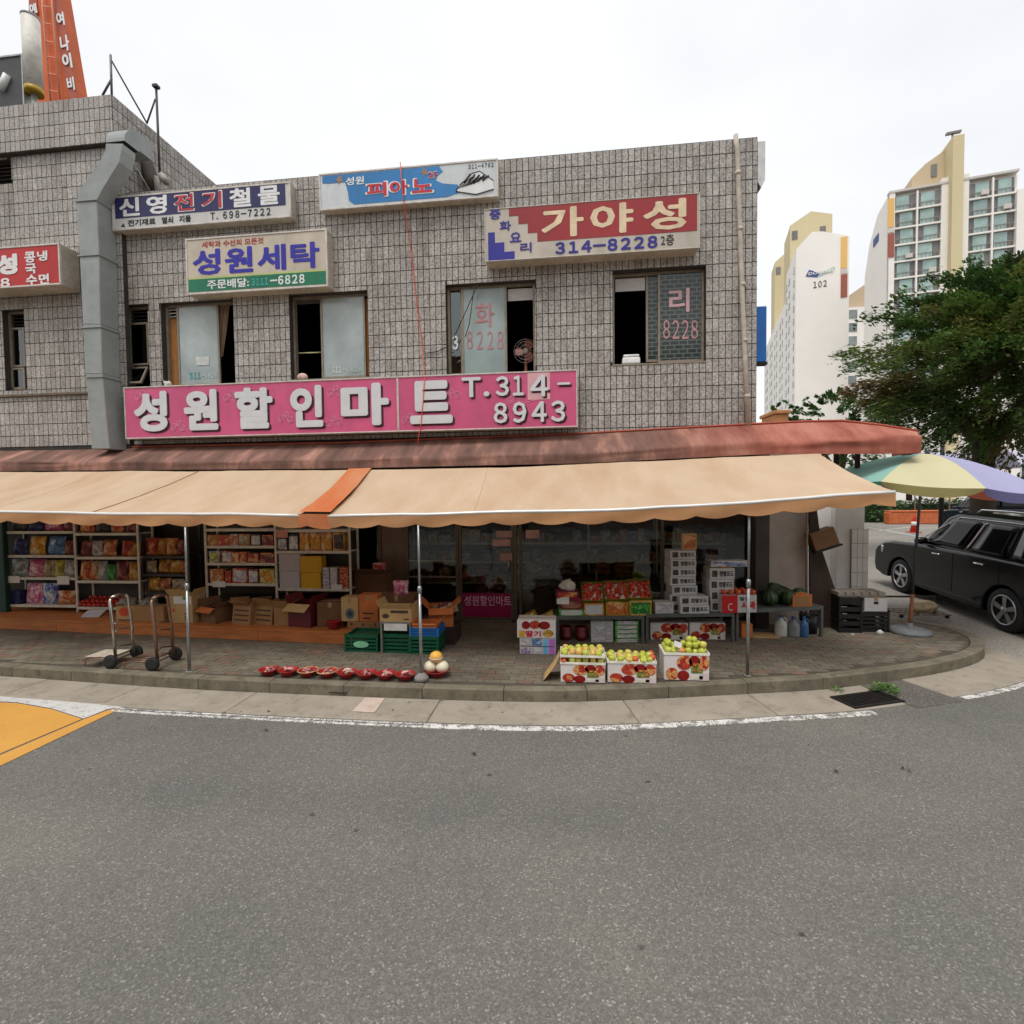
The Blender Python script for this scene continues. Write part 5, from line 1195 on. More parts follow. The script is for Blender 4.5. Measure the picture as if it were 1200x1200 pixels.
def fillc(base, dims, n, mats, label, cat, group, sz=(.1, .05, .14), rise=.6):
    for i in range(n):
        x = base.location.x + random.uniform(-.38, .38) * dims[0]; y = base.location.y + dims[1] * random.uniform(.2, .85); z = base.location.z + dims[2] * rise
        tag(shared('packet', ME_BAG, None, (x, y, z), (random.uniform(-.5, .3), random.uniform(-.5, .5), random.uniform(-1, 1)), sz, [random.choice(mats)]), label, cat, group)
fillc(cc, dd, 9, [PR['violet'], PR['pink'], PR['green'], PR['silver']], 'striped packet standing in the tall open carton', 'packet', 'packets in the tall carton', (.09, .05, .2), .62)
cc, dd = carton((231, 256, 712, 730), pl, .4, M_CBD, 'dark open carton with an orange flap by the tall packet carton', opened=True, rotz=-.35, flap=M_CBO)
fillc(cc, dd, 5, [PR['maroon'], PR['dark']], 'dark red packet in the carton with the orange flap', 'packet', 'packets in the dark carton', (.12, .06, .1))
for a, b, ro, lb in ((270, 294, -.18, 'open tan carton printed with lines, first of the leaning pair'), (296, 320, -.2, 'open tan carton printed with lines, second of the leaning pair')):
    cc, dd = carton((a, b, 710, 732), pl, .42, M_CB, lb, opened=True, rotz=ro, tilt=R_(-8), prints=[(.1, .9, .7, .78, M_INK, 'rect'), (.1, .9, .45, .53, M_INK, 'rect'), (.1, .9, .2, .28, M_INK, 'rect')])
    fillc(cc, dd, 5, [PR['dark'], PR['clear'], PR['maroon']], 'dark packet lying in the leaning tan cartons', 'packet', 'packets in the leaning cartons', (.11, .06, .1))
carton((322, 338, 712, 734), pl, .35, M_CB, 'narrow tan carton leaning beside the maroon carton', rotz=.15, opened=True)
cc, dd = carton((336, 366, 708, 735), pl, .4, M_CBR, 'maroon open carton with a yellow front flap', opened=True, rotz=-.2, flap=M_CBL)
carton((372, 402, 706, 735), pl, .3, M_CBD, 'plain brown carton behind the stack of red bowls', rotz=.05)
mb = MB()
for i in range(4): mb.lathe([(.045, i * .022), (.11, .05 + i * .022), (.115, .06 + i * .022), (.105, .056 + i * .022), (.04, .012 + i * .022)], 18)
p = on_z(391, 737, pl); tag(mb.build('bowl_stack', mat('red_plastic', (150, 30, 30), .35, var=.12), None, loc=(p.x, p.y, pl)), 'stack of dark red plastic bowls on the wooden platform', 'bowls')
card((363, 375, 721, 727), on_z(369, 730, pl).y, 'little white card standing between maroon carton and red bowls', M_CARD)
lowc, ld = carton((407, 445, 729, 737.5), pl, .3, M_CB, 'flat tan tray carton under the upright cartons', prints=[(.1, .16, .5, .9, M_INK, 'disc'), (.46, .52, .5, .9, M_INK, 'disc'), (.84, .9, .5, .9, M_INK, 'disc')])
zt = pl + ld[2] + .003; yl = lowc.location.y + .01
carton((400, 420, 700, 728), zt, .22, M_CBL, 'pale carton with a round grey emblem on the flat tray carton', Y=yl, prints=[(.25, .78, .1, .55, mat('emblem_grey', (96, 100, 104), .7), 'disc'), (.38, .66, .2, .45, (mat('emblem_dark', (52, 58, 66), .7),), 'disc')])
carton((421, 443, 697, 728), zt, .22, M_CBO, 'orange brown carton standing on the flat tray carton', Y=yl, prints=[(.2, .8, .28, .34, M_INK, 'rect'), (.2, .6, .1, .16, M_INK, 'rect')])
zz = pl; carton((416, 453, 672, 722), pl, .3, M_CBD, 'large brown carton with a raised flap against the shop wall', Y=8.75, opened=True)
good('box', (437, 450, 660, 0), on_y(440, 672, 8.8).z + .003, 8.78, [PR['pink'], PR['red']], 'small pink box on top of the large brown carton', 'box', None, .12)
# grey stand with crates
ps = on_z(463, 766, .15); xs0, xs1 = on_y(446, 760, ps.y).x, on_y(482, 760, ps.y).x
o = thing('low_stand', 'small grey steel stand holding a carton over a green crate', 'stand', ((xs0 + xs1) / 2, ps.y, .15)); zst = on_y(463, 729, ps.y).z
mb = MB(); mb.box(xs0, xs1, ps.y, ps.y + .45, zst - .03, zst); mb.build('top', M_STEEL, o, world=True)
for x in (xs0, xs1 - .03):
    for y in (ps.y, ps.y + .42): mb = MB(); mb.box(x, x + .03, y, y + .03, .15, zst - .03); mb.build('leg', M_STEEL, o, world=True)
cc, dd = carton((445, 482, 713, 729), zst + .001, .36, M_CBL, 'tan open carton of roots on the grey steel stand', Y=ps.y + .01, opened=True, prints=[(.08, .3, .25, .6, M_INK, 'disc'), (.35, .9, .65, .85, M_INK, 'rect'), (.75, .92, .15, .25, M_INK, 'rect')])
M_ROOT = mat('root_brown', (140, 100, 70), .8, rnd=.2)
def root_me(name, L, r, m, seed):
    mb = MB(); random.seed(seed); n = 7
    mb.tube([(L * (i / (n - 1) - .5), .012 * math.sin(i * 1.3 + seed), r + .006 * math.cos(i + seed)) for i in range(n)], [r * k for k in (.25, .75, 1, 1.05, .95, .7, .2)], 8); return mb.mesh(name, [m])
ME_ROOT = root_me('root', .16, .028, M_ROOT, 3)
for i in range(10): tag(shared('root_vegetable', ME_ROOT, None, (cc.location.x + random.uniform(-.1, .1), cc.location.y + random.uniform(.08, .3), cc.location.z + dd[2] * .62 + random.uniform(0, .03)), (0, random.uniform(-.3, .3), random.uniform(0, 6))), 'brown root vegetable heaped in the tan carton on the stand', 'vegetable', 'roots in the tan carton')
good('bag', (459, 477, 681, 0), on_y(468, 697, 8.2).z, 8.0, PR['pink'], 'pink wrapped pack on the cartons behind the steel stand', 'packet', None, .14)
c2, d2 = carton((444, 486, 697, 735), pl, .3, M_CBD, 'dark brown carton behind the steel stand', Y=8.0)
def crate(px, z0, depth, m, label, mark=None, group='plastic crates', tall=True, Y=None):
    mid = (px[0] + px[1]) / 2; b = on_z(mid, px[3], z0) if Y is None else Vector((on_y(mid, px[3], Y).x, Y, z0))
    w = on_y(px[1], px[3], b.y).x - on_y(px[0], px[3], b.y).x; h = on_y(mid, px[2], b.y).z - z0; t = .012; W2 = w / 2
    o = thing('plastic_crate', label, 'crate', (b.x, b.y, z0), 0, group)
    mb = MB(); mb.box(-W2 + t, W2 - t, t, depth - t, 0, t); mb.build('bottom', m, o)
    mb = MB(); bars_h = [h * k for k in (.0, .2, .4, .6, .8)]
    for (xa_, xb_, ya_, yb_) in ((-W2, W2, 0, t), (-W2, W2, depth - t, depth), (-W2, -W2 + t, t, depth - t), (W2 - t, W2, t, depth - t)):
        for hz in bars_h: mb.box(xa_, xb_, ya_, yb_, hz, hz + h * .12)
        mb.box(xa_ - .003, xb_ + .003, ya_ - .003, yb_ + .003, h * .88, h)
    mb.build('slatted_wall', m, o)
    for x in (-W2, W2):
        for y in (0, depth): mb = MB(); mb.box(x - .014, x + .014, y - .008, y + .02 if y == 0 else y + .008, 0, h); mb.build('corner_post', m, o)
    if mark:
        mb = MB(); mb.prism([(.07 * h / .15 * math.cos(k * .314), h * .45 + .05 * math.sin(k * .314)) for k in range(20)], -.012, -.008); mb.build('round_mark', mark, o)
    return o, (w, depth, h)
M_CRG = mat('green_plastic', (18, 84, 58), .4, var=.15, dirt=.15); M_CRB = mat('blue_plastic', (34, 104, 170), .4)
c1, dcr = crate((405, 442, 744, 764), .15, .4, M_CRG, 'flat dark green crate with a pale round mark on the pavement', mat('crate_mark', (130, 190, 150), .5))
mb = MB(); mb.box(-dcr[0] / 2 + .013, dcr[0] / 2 - .013, .013, dcr[1] - .013, dcr[2] * .8, dcr[2] * .86); mb.build('lid', M_CRG, c1)
crate((449, 479.5, 743, 765), .15, .36, M_CRG, 'green slatted crate tucked under the grey steel stand', Y=ps.y + .04)
c3, d3 = crate((481, 513, 746, 767), .15, .36, M_CRG, 'green slatted crate carrying a blue crate next to the doorway')
c4, d4 = crate((481, 513, 736, 746), .15 + d3[2] + .002, .36, M_CRB, 'shallow blue crate on top of a green crate', Y=c3.location.y + .002)
carton((483, 511, 731, 737), .15 + d3[2] + d4[2] + .004, .3, M_CBO, 'orange cardboard tray lying on the blue crate', Y=c3.location.y + .01, opened=True, flap=M_CBO)
cc, dd = carton((503, 531, 713, 736), .42, .45, M_CBO, 'open orange brown carton with a hanging flap beside the doorway', opened=True, rotz=.25, Y=7.75, flap=M_CBO)
mb = MB(); mb.box(cc.location.x - .22, cc.location.x + .22, 7.72, 8.2, .151, .418); ob = mb.build('wooden_box', mat('dark_wood_box', (52, 40, 32), .8), None, world=True, bevel=.01); tag(ob, 'dark wooden box supporting the orange brown carton', 'box')
fillc(cc, dd, 7, [PR['maroon'], PR['beige'], PR['orange']], 'paper packet in the open carton beside the doorway', 'packet', 'packets beside the doorway', (.14, .05, .16), .5)
card((450, 477, 731, 739), ps.y - .006, 'torn white paper hanging from the grey steel stand', M_PAPER, tilt=0, name='paper_note')
# ================================================================ BOWLS ON THE PAVEMENT
random.seed(21)
M_BOWL = mat('red_bowl_plastic', (160, 40, 38), .4, var=.1, rnd=.06)
mb = MB(); mb.lathe([(.0, .004), (.085, .0), (.09, .006), (.155, .075), (.168, .082), (.17, .088), (.16, .088), (.148, .076), (.08, .014), (0, .014)], 28); ME_BOWL = mb.mesh('bowl', [M_BOWL])
M_PNK = mat('pink_produce', (184, 128, 124), .5, rnd=.25); M_GRYP = mat('grey_produce', (120, 104, 104), .6, rnd=.3); M_WHT = mat('pale_produce', (192, 166, 154), .5, rnd=.15); M_PEP = mat('dark_red_produce', (150, 44, 44), .4, rnd=.25)
PROD = [root_me('produce', .17, .026, M_PNK, 1), root_me('produce', .19, .02, M_GRYP, 2), root_me('produce', .15, .026, M_WHT, 4), root_me('produce', .2, .018, M_PEP, 5)]
random.seed(5)
M_RIM = mat('tan_rim', (196, 150, 110), .5)
wh = ['next to the open kerb end of the row', 'second in the row from that end', 'tan rimmed, third in the row', 'tan rimmed, fourth in the row', 'of thin dark pods, fifth in the row', 'sixth in the row', 'seventh in the row', 'beside the steel prop, last of the row']
for i in range(8):
    px = 309 + i * 23.2; b = on_z(px + 1, 793.5 + i * .85, .15)
    lab = 'red bowl of pinkish roots ' + wh[i] if i not in (2, 3, 4) else 'red bowl ' + wh[i]
    o = thing('produce_bowl', lab, 'bowl', (b.x, b.y + .1, .152), random.uniform(0, 3), 'red bowls along the kerb'); o.scale = (.76, .76, .86)
    shared('bowl', ME_BOWL, o)
    if i in (2, 3):
        mb = MB(); mb.tube([(.166 * math.cos(k * .2244), .166 * math.sin(k * .2244), .089) for k in range(28)], .008, 6, closed=True); mb.build('rim', M_RIM, o)
    for k in range(9 if i == 4 else 7):
        me = PROD[3 if i == 4 else (random.choice([0, 0, 2, 1]) if k < 6 else 3)]
        if i == 4 and k % 2: me = PROD[2]
        an = random.uniform(0, 6.28); rr = random.uniform(0, .06)
        tag(shared('root_vegetable', me, None, (b.x + rr * .7 * math.cos(an), b.y + .1 + rr * .7 * math.sin(an), .152 + .035 + .0065 * k), (random.uniform(-.3, .3), random.uniform(-.35, .35), an * 2 if i != 4 else .7 + random.uniform(-.2, .2)), (.78,) * 3), f'root heaped in the red bowl {wh[i]}', 'vegetable', f'roots heaped in bowl number {i + 1} of the row')
b = on_z(509, 796, .15); o = thing('produce_bowl', 'red bowl holding melons beside the foot of the steel prop', 'bowl', (b.x, b.y + .12, .152)); shared('bowl', ME_BOWL, o)
M_MEL = mat('pale_melon', (222, 212, 186), .45, var=.06); M_MELY = mat('orange_melon', (226, 172, 70), .45, var=.08)
for (dx, dz, m, lb) in ((-.075, .05, M_MEL, 'pale cream melon in the red bowl, lower one by the prop'), (.08, .05, M_MEL, 'pale cream melon in the red bowl, lower one facing the doorway'), (0, .175, M_MELY, 'orange topped melon crowning the bowl of melons')):
    tag(shared('melon', sphere_me('melon', .085, m, .9, 3), None, (b.x + dx, b.y + .1, .152 + dz)), lb, 'melon')
mb = MB(); mb.lathe([(.05, .0), (.09, .06), (.088, .065)], 18); ob = mb.build('foam_net', mat('foam_net', (206, 200, 206), .8), None, loc=(b.x, b.y + .1, .152 + .185)); tag(ob, 'white foam cup under the orange topped melon', 'wrapper')

# ================================================================ APPLE CARTONS
M_APB = mat('carton_white', (214, 208, 204), .5, var=.05, dirt=.06); M_APR = mat('print_red', (186, 30, 26), .4, var=.25, vs_=12); M_APD = mat('print_darkred', (130, 18, 18), .4, var=.25, vs_=12)
M_GRN = mat('print_green', (126, 176, 60), .5); M_DGR = mat('print_darkgreen', (24, 52, 30), .5); M_ORG = mat('print_orange', (222, 88, 36), .5); M_TRAY = mat('tray_white', (222, 220, 206), .7)
ap_prints = [(.04, .32, .02, .5, M_APR, 'disc'), (.28, .62, .42, .98, M_APR, 'disc'), (.3, .56, .0, .4, M_APD, 'disc'), (.55, .8, .55, .99, M_APD, 'disc'), (.76, .995, .42, .99, M_APR, 'disc'), (.78, .995, .02, .3, mat('print_pale', (206, 190, 190), .5), 'rect'), (.6, .86, .3, .8, M_GRN, 'rect'), (.63, .83, .72, .86, M_DGR, 'rect'), (.615, .845, .3, .56, M_ORG, '사과'), (.64, .82, .6, .7, mat('print_yellow', (226, 214, 90), .5), '꿀맛'), (.6, .86, .06, .2, mat('print_cream', (216, 210, 190), .5), 'rect')]
def apple_me(name, c, c2):
    k = NT(name); v = k.coord(None, True); n1 = k.n('TexNoise', Scale=9., Detail=3.); k.l(v, n1.inputs['Vector'])
    k.l(k.ramp(n1.outputs['Fac'], [(.45, lin(c)), (.68, lin(c2))]), k.b.inputs['Base Color']); k.b.inputs['Roughness'].default_value = .28
    r = .041; mb = MB()
    mb.lathe([(0, .012), (.015, .004), (.028, .004), (.037, .02), (r, .042), (.038, .06), (.027, .073), (.014, .074), (.005, .066), (0, .063)], 16); mb.tube([(0, 0, .063), (.004, .002, .083)], .002, 5)
    return mb.mesh('apple', [k.m])
AP = [apple_me('apple_green', (178, 184, 62), (194, 196, 96)), apple_me('apple_yellow', (204, 196, 92), (206, 160, 90)), apple_me('apple_blush', (206, 180, 96), (202, 104, 70)), apple_me('apple_red', (196, 70, 44), (206, 110, 60))]
names3 = ['with a second tray on top', 'middle one of three', 'heaped high beside the kerb prop']
def tray(o, w, d, z):
    mb = MB(); t = .004; h = .028
    mb.box(-w / 2, w / 2, 0, d, z, z + t); mb.box(-w / 2 - .006, w / 2 + .006, -.008, -.001, z, z + h); mb.box(-w / 2 - .006, w / 2 + .006, d + .001, d + .008, z, z + h); mb.box(-w / 2 - .008, -w / 2 - .001, 0, d, z, z + h); mb.box(w / 2 + .001, w / 2 + .008, 0, d, z, z + h)
    mb.build('tray', M_TRAY, o)
for i, px in enumerate(((657, 709, 779, 800), (712, 769, 778, 800.5), (778, 831, 768, 797.5))):
    cc, dd = carton(px, .151, .34, M_APB, ['white apple carton printed with red apples, ' + n for n in names3][i], prints=ap_prints, name='apple_carton', group='apple cartons at the kerb')
    z0 = cc.location.z + dd[2] + .003; x0 = cc.location.x; y0 = cc.location.y
    tray(cc, dd[0], dd[1], dd[2] + .003)
    def put(x, y, z, me, lb): tag(shared('apple', me, None, (x, y, z), (random.gauss(0, .3), random.gauss(0, .3), random.uniform(0, 6)), (random.uniform(.9, 1.08),) * 3), lb, 'apple', 'apples in ' + lb)
    lb = ['green yellow apple in the double tray carton', 'green yellow apple in the middle apple carton', 'green apple heaped in the carton beside the kerb prop'][i]
    if i < 2:
        for lay in range(2 if i == 0 else 1):
            if lay: tray(cc, dd[0], dd[1], dd[2] + .09)
            for r in range(4):
                for c in range(6 if i == 0 else 6):
                    me = random.choices(AP, (.55, .3, .13, .02 if i == 0 else .12))[0]
                    put(x0 + dd[0] * ((c + .5) / 6 - .5) * .95 + (.02 if i and r % 2 else 0) + random.gauss(0, .004), y0 + .045 + r * .082 + random.gauss(0, .004), z0 + .004 + lay * .087, me, lb)
    else:
        for r in range(4):
            for c in range(6): put(x0 + dd[0] * ((c + .5) / 6 - .5) * .95, y0 + .045 + r * .082, z0 + .004, random.choices(AP, (.8, .12, .08, 0))[0], lb)
        for (c, r, l) in ((3, 0.5, 1), (4, .5, 1), (5, .6, 1), (2.4, 1.3, 1), (3.5, 1.4, 1), (4.5, 1.4, 1), (3.1, .9, 2), (4.1, .9, 2), (0.3, 1.5, 1), (0.4, 2.4, 1)):
            put(x0 + dd[0] * ((c + .5) / 6 - .5) * .95, y0 + .045 + r * .082, z0 + .004 + l * .064, random.choices(AP, (.85, .1, .05, 0))[0], lb)
        mb = MB(); mb.box(-.05, .05, -.001, .001, 0, .07); ob = mb.build('price_card', M_PAPER, None, loc=(x0 - .1, y0 + .06, z0 + .08)); ob.rotation_euler = (-.5, .35, 0); tag(ob, 'white price slip stuck among the heaped apples', 'card')
# cardboard sheet leaning left of the cartons
a, b = on_z(641, 800, .15), on_z(657, 790, .15)
mb = MB(); x1 = on_y(656, 790, 6.33).x
mb.grid(lambda u, v: (x1 - .012 - .2 * (1 - v) ** 1.3, 6.3 + .3 * u, .153 + .31 * v), 4, 10); ob = mb.build('cardboard_sheet', M_CBL, None, world=True, solid=.006); tag(ob, 'curved cardboard sheet leaning against the double tray carton', 'cardboard')

# ================================================================ FRUIT TABLES
M_TBL = mat('slotted_angle_steel', (96, 100, 98), .5, .4, dirt=.3, vs_=12)
def table(px, yt, label, Y0, Y1, depth=.5):
    """front edge from px[0] (depth Y0) to px[1] (depth Y1)"""
    a = on_y(px[0], yt[0], Y0); b = on_y(px[1], yt[1], Y1); zt = (a.z + b.z) / 2
    d = Vector((b.x - a.x, b.y - a.y)); L = d.length; ang = math.atan2(d.y, d.x)
    o = thing('display_table', label, 'table', (a.x, a.y, .15), ang, 'grey steel fruit tables'); H = zt - .15
    mb = MB(); mb.box(.0, L, .003, depth, H - .012, H); mb.build('tabletop', M_TBL, o)
    mb = MB(); mb.box(0, L, -.004, .002, H - .055, H + .004); mb.build('front_rail', M_TBL, o)
    for x in (0, L - .04):
        for y in (0, depth - .04):
            mb = MB(); mb.box(x, x + .04, y, y + .004, .001, H - .012); mb.box(x if x else 0, (x + .004) if not x else x + .04, y, y + .04, .001, H - .012) if False else None; mb.box(x, x + .004, y + .004, y + .04, .001, H - .012); mb.build('leg', M_TBL, o)
    Mx = Matrix.Translation((a.x, a.y, 0)) @ Matrix.Rotation(ang, 4, 'Z')
    return o, zt, Mx, L, ang
t1, z1, M1, L1_, a1 = table((652, 755), (722, 722), 'grey steel table of boxed tomatoes and gift boxes', 7.9, 8.02)
t2, z2, M2, L2_, a2 = table((757, 861), (721, 717), 'grey steel table stacked with grape cartons', 8.04, 8.22)
t3, z3, M3, L3_, a3 = table((863, 965), (716, 709), 'grey steel table of watermelons at the wall end', 8.24, 8.6)
def onT(Mx, ang, px, yt, z, Yapprox, depth, m, label, cat='box', group=None, dy=.02, kind='box', tilt=0, name='fruit_box', h=None, rot=0):
    """box standing on the table at photo columns px, top row yt"""
    x0, x1 = on_y(px[0], yt, Yapprox).x, on_y(px[1], yt, Yapprox).x; xm = (x0 + x1) / 2
    hh = h if h is not None else on_y((px[0] + px[1]) / 2, yt, Yapprox).z - z
    loc = Mx.inverted() @ Vector((xm, Yapprox, 0)); w = Mx @ Vector((loc.x, dy + depth / 2, 0))
    o = shared(name, ME_PACK if kind == 'box' else ME_BAG, None, (w.x, w.y, z + .001), (tilt, 0, ang + rot), (x1 - x0, depth, hh), m); tag(o, label, cat, group); return o, hh
M_GOLD = printed('print_orangegreen', ['c07828', '8a9a34', 'a8641e', 'd0b060'], 12); M_MARO = mat('gift_maroon', (112, 24, 44), .4, var=.1)
M_WB = mat('white_box', (190, 189, 188), .55, var=.1, dirt=.12); M_DKB = mat('print_black', (34, 34, 38), .5)
zz = z1
_, h = onT(M1, a1, (655, 684), 714, z1, 7.96, .28, [PR['green'], M_WB], 'pale green box at the bottom of the maroon gift stack', name='gift_box'); zz = z1 + h + .002
_, h = onT(M1, a1, (657, 683), 701, zz, 7.96, .26, [M_MARO, PR['maroon']], 'maroon gift box in the middle of the stack with a white oval', name='gift_box'); zz += h + .002
_, h = onT(M1, a1, (652, 678), 693, zz, 7.96, .26, [M_MARO, PR['red']], 'maroon gift box with a white label on top of its stack', name='gift_box'); 
panel_ = MB(); x0, x1, z0, z1b = fr(652.5, 667, 700, 708, 7.93); panel_.box(x0, x1, 7.925, 7.93, z0, z1b); tag(panel_.build('price_card', M_PAPER, None, world=True), 'white price label on the upper maroon gift box', 'card')
lump('paper_bag', 'crumpled whitish bag lying on the maroon gift boxes', 'bag', tuple(on_y(665, 692, 8.08)), .11, .09, .1, M_RAG, 11, .5)
for i, (a, b, y0, mm, lb) in enumerate(((684, 708, 707, [M_GOLD, M_WB], 'white fronted fruit box under a tomato tray next to the maroon gifts'), (710, 737, 706, [M_GOLD, PR['orange']], 'orange and green fruit box under the middle tomato tray'), (738, 765, 705, [M_GOLD, PR['green']], 'orange and green fruit box under the tomato tray by the grape cartons'))):
    ob, h = onT(M1, a1, (a, b), y0, z1, 7.98, .34, mm, lb)
    # tilted open tray of tomatoes on top
    zt = z1 + h + .004; x0, x1 = on_y(a - 1, y0, 8.0).x, on_y(b - 1, y0, 8.0).x; w = x1 - x0
    tr = thing('fruit_tray', f'tilted green edged tray of red tomatoes, {["next to the maroon gift boxes", "middle one of three", "beside the grape cartons"][i]}', 'tray', ((x0 + x1) / 2, ob.location.y - .1, zt)); tr.rotation_euler = (R_(52), 0, a1)
    mb = MB(); D = .3; bars(mb, -w / 2, w / 2, 0, .06, 0, .012, .02)
    mb = MB(); mb.box(-w / 2, w / 2, 0, D, 0, .01); mb.build('bottom', M_TRAY, tr)
    mb = MB(); mb.box(-w / 2 - .008, -w / 2, 0, D, 0, .07); mb.box(w / 2, w / 2 + .008, 0, D, 0, .07); mb.box(-w / 2 - .008, w / 2 + .008, -.008, -.0005, 0, .07); mb.box(-w / 2 - .008, w / 2 + .008, D + .0005, D + .008, 0, .09); mb.build('side', mat('tray_green', (104, 118, 36), .5), tr)
    Mt = Matrix.Translation(tr.location) @ tr.rotation_euler.to_matrix().to_4x4()
    for r in range(6):
        for c in range(5):
            p = Mt @ Vector((-w / 2 + w * (c + .5 + random.uniform(-.25, .25)) / 5, D * (r + .5 + random.uniform(-.25, .25)) / 6, .012 + random.uniform(0, .022)))
            tag(shared('tomato', ME_TOM, None, p, (R_(52), 0, random.uniform(0, 6)), (random.uniform(.72, 1.0),) * 3), f'red tomato in the tilted tray {["next to the maroon gift boxes", "in the middle", "beside the grape cartons"][i]}', 'tomato', f'tomatoes in tray {["A", "B", "C"][i]}')
# lower: red baskets, white and green box stacks
M_BSK = mat('basket_red', (104, 22, 26), .4)
for i, px in enumerate((663, 681)):
    p = on_z(px, 752, .15); p.y = 8.15; p.x = on_y(px, 745, 8.15).x; mb = MB()
    for k in range(5): mb.lathe([(.07, .03 * k), (.095, .1 + .03 * k), (.098, .1 + .03 * k), (.072, .03 * k + .006)], 18)
    tag(mb.build('basket_stack', M_BSK, None, loc=(p.x, p.y, .152)), ['stack of dark red baskets by the table leg under the maroon gifts', 'stack of dark red baskets beside the white boxes under the table'][i], 'baskets')
for (a, b, n, mm, lb) in ((692, 718, 4, [M_WB, PR['white']], 'flat white box in the pile under the tomato table'), (720, 748, 5, [PR['green'], PR['white']], 'flat green printed box in the pile under the tomato table')):
    x0, x1 = on_y(a, 745, 8.05).x, on_y(b, 745, 8.05).x; hT = (z1 - .15) * .8
    for k in range(n): tag(shared('goods_box', ME_PACK, None, ((x0 + x1) / 2, 8.17, .152 + k * hT / n), (0, 0, a1 + random.uniform(-.03, .03)), (x1 - x0, .24, hT / n - .003), mm), lb.replace(' in the', f', {nth(k, n)} in the'), 'box', lb.replace('flat ', '').replace(' box', ' boxes'))
# table 2: grape cartons
def grape(px, ytop, n, dy, lb, zb=None, rot=0., txt=True):
    zb = z2 if zb is None else zb; Ya = 8.12 + dy
    x0, x1 = on_y(px[0], (ytop + 720) / 2, Ya).x, on_y(px[1], (ytop + 720) / 2, Ya).x
    H = on_y((px[0] + px[1]) / 2, ytop, Ya).z - zb; hh = H / n
    for k in range(n):
        o = thing('grape_carton', lb.replace(' in the', f', {nth(k, n)} in the').replace('one of', f'{nth(k, n)} of'), 'carton', ((x0 + x1) / 2 + random.uniform(-.015, .015), Ya, zb + k * hh + .001), a2 + rot + random.uniform(-.04, .04), 'stacked grape cartons: ' + lb)
        w = x1 - x0; mb = MB(); mb.box(-w / 2, w / 2, 0, .3, 0, hh - .004); mb.build('body', M_WB, o, bevel=.004)
        mb = MB(); mb.box(w / 2, w / 2 + .002, .02, .28, .006, hh - .01); mb.build('side_print', PR['dark'], o)
        if txt:
            mb = MB(); mb.box(-w / 2 + w * .08, -w / 2 + w * .3, -.002, -.0003, hh * .2, hh * .8); mb.build('emblem', PR['dark'], o)
            text('캠벨포도', -w / 2 + w * .38, -w / 2 + w * .95, hh * .25, hh * .75, -.0005, M_DKB, o, depth=.002, bold=.03, world=False, name='print')
    return zb + H
zt_ = grape((786, 817), 645, 7, .12, 'white grape carton in the tall pile by the window')
x0, x1, _, _ = fr(800, 818, 632, 655, 8.2); o, _h = onT(M2, a2, (800, 818), 632, zt_, 8.24, .05, [M_CBL, PR['orange']], 'pale printed box standing upright on the tall grape pile', dy=.15, h=.26)
grape((797, 832), 699, 2, .0, 'white grape carton, one of the front pair on the table')
grape((832, 862), 666, 4, .16, 'white grape carton in the shorter pile by the brown box')
zg = z2 + .38
_, h = onT(M2, a2, (834, 880), 658, on_y(850, 665, 8.3).z, 8.32, .18, [PR['white'], PR['bluewhite']], 'long flat white and blue box lying on the shorter grape pile', dy=.16)
_, h = onT(M2, a2, (848, 863), 666, on_y(855, 700, 8.2).z, 8.2, .12, [M_CB, M_CBO], 'brown box standing on the red topped apple carton', dy=.12)
_, h = onT(M2, a2, (768, 790), 706, z2, 8.1, .2, [M_WB, PR['white']], 'small white box on the table between tomatoes and grapes', dy=.03)
zz2 = z2 + .004
x0, x1 = on_y(845, 705, 8.2).x, on_y(888, 705, 8.2).x; w = x1 - x0
o = thing('apple_carton', 'red and white apple carton with red fruit showing on the fruit table', 'carton', ((x0 + x1) / 2, 8.2, z2 + .008), a2); H = on_y(866, 698, 8.2).z - z2
mb = MB(); mb.box(-w / 2, w / 2, 0, .3, 0, H); mb.build('body', M_WB, o, bevel=.004); mb = MB(); mb.box(-w / 2, -w * .05, -.003, -.0003, 0, H); mb.build('red_print', mat('carton_red', (190, 26, 28), .45), o)
text('사과', -.02 + w * .1, w * .47, H * .2, H * .65, -.001, MATS['carton_red'], o, bold=.04, world=False, name='print'); text('C', -w * .33, -w * .2, H * .12, H * .55, -.0035, mat('print_white', (220, 214, 210), .5), o, world=False, name='print'); text('밀양', w * .02, w * .28, H * .68, H * .9, -.001, M_DKB, o, world=False, name='print', bold=.02)
for c in range(5):
    for r in range(3): tag(shared('apple', AP[3], None, ((x0 + x1) / 2 - w / 2 + w * (c + .5) / 5, 8.25 + r * .09, z2 + .008 + H + .0)), 'red apple on top of the red and white carton', 'apple', 'red apples on the fruit table')
for i, (a, b) in enumerate(((762, 806), (808, 850))):
    carton((a, b, 730, 752.5), .151, .3, M_APB, ['white apple carton under the grape table by its first leg', 'white apple carton under the grape table by the second leg'][i], Y=8.25 + .06 * i, prints=ap_prints, name='apple_carton', group='apple cartons under the table')
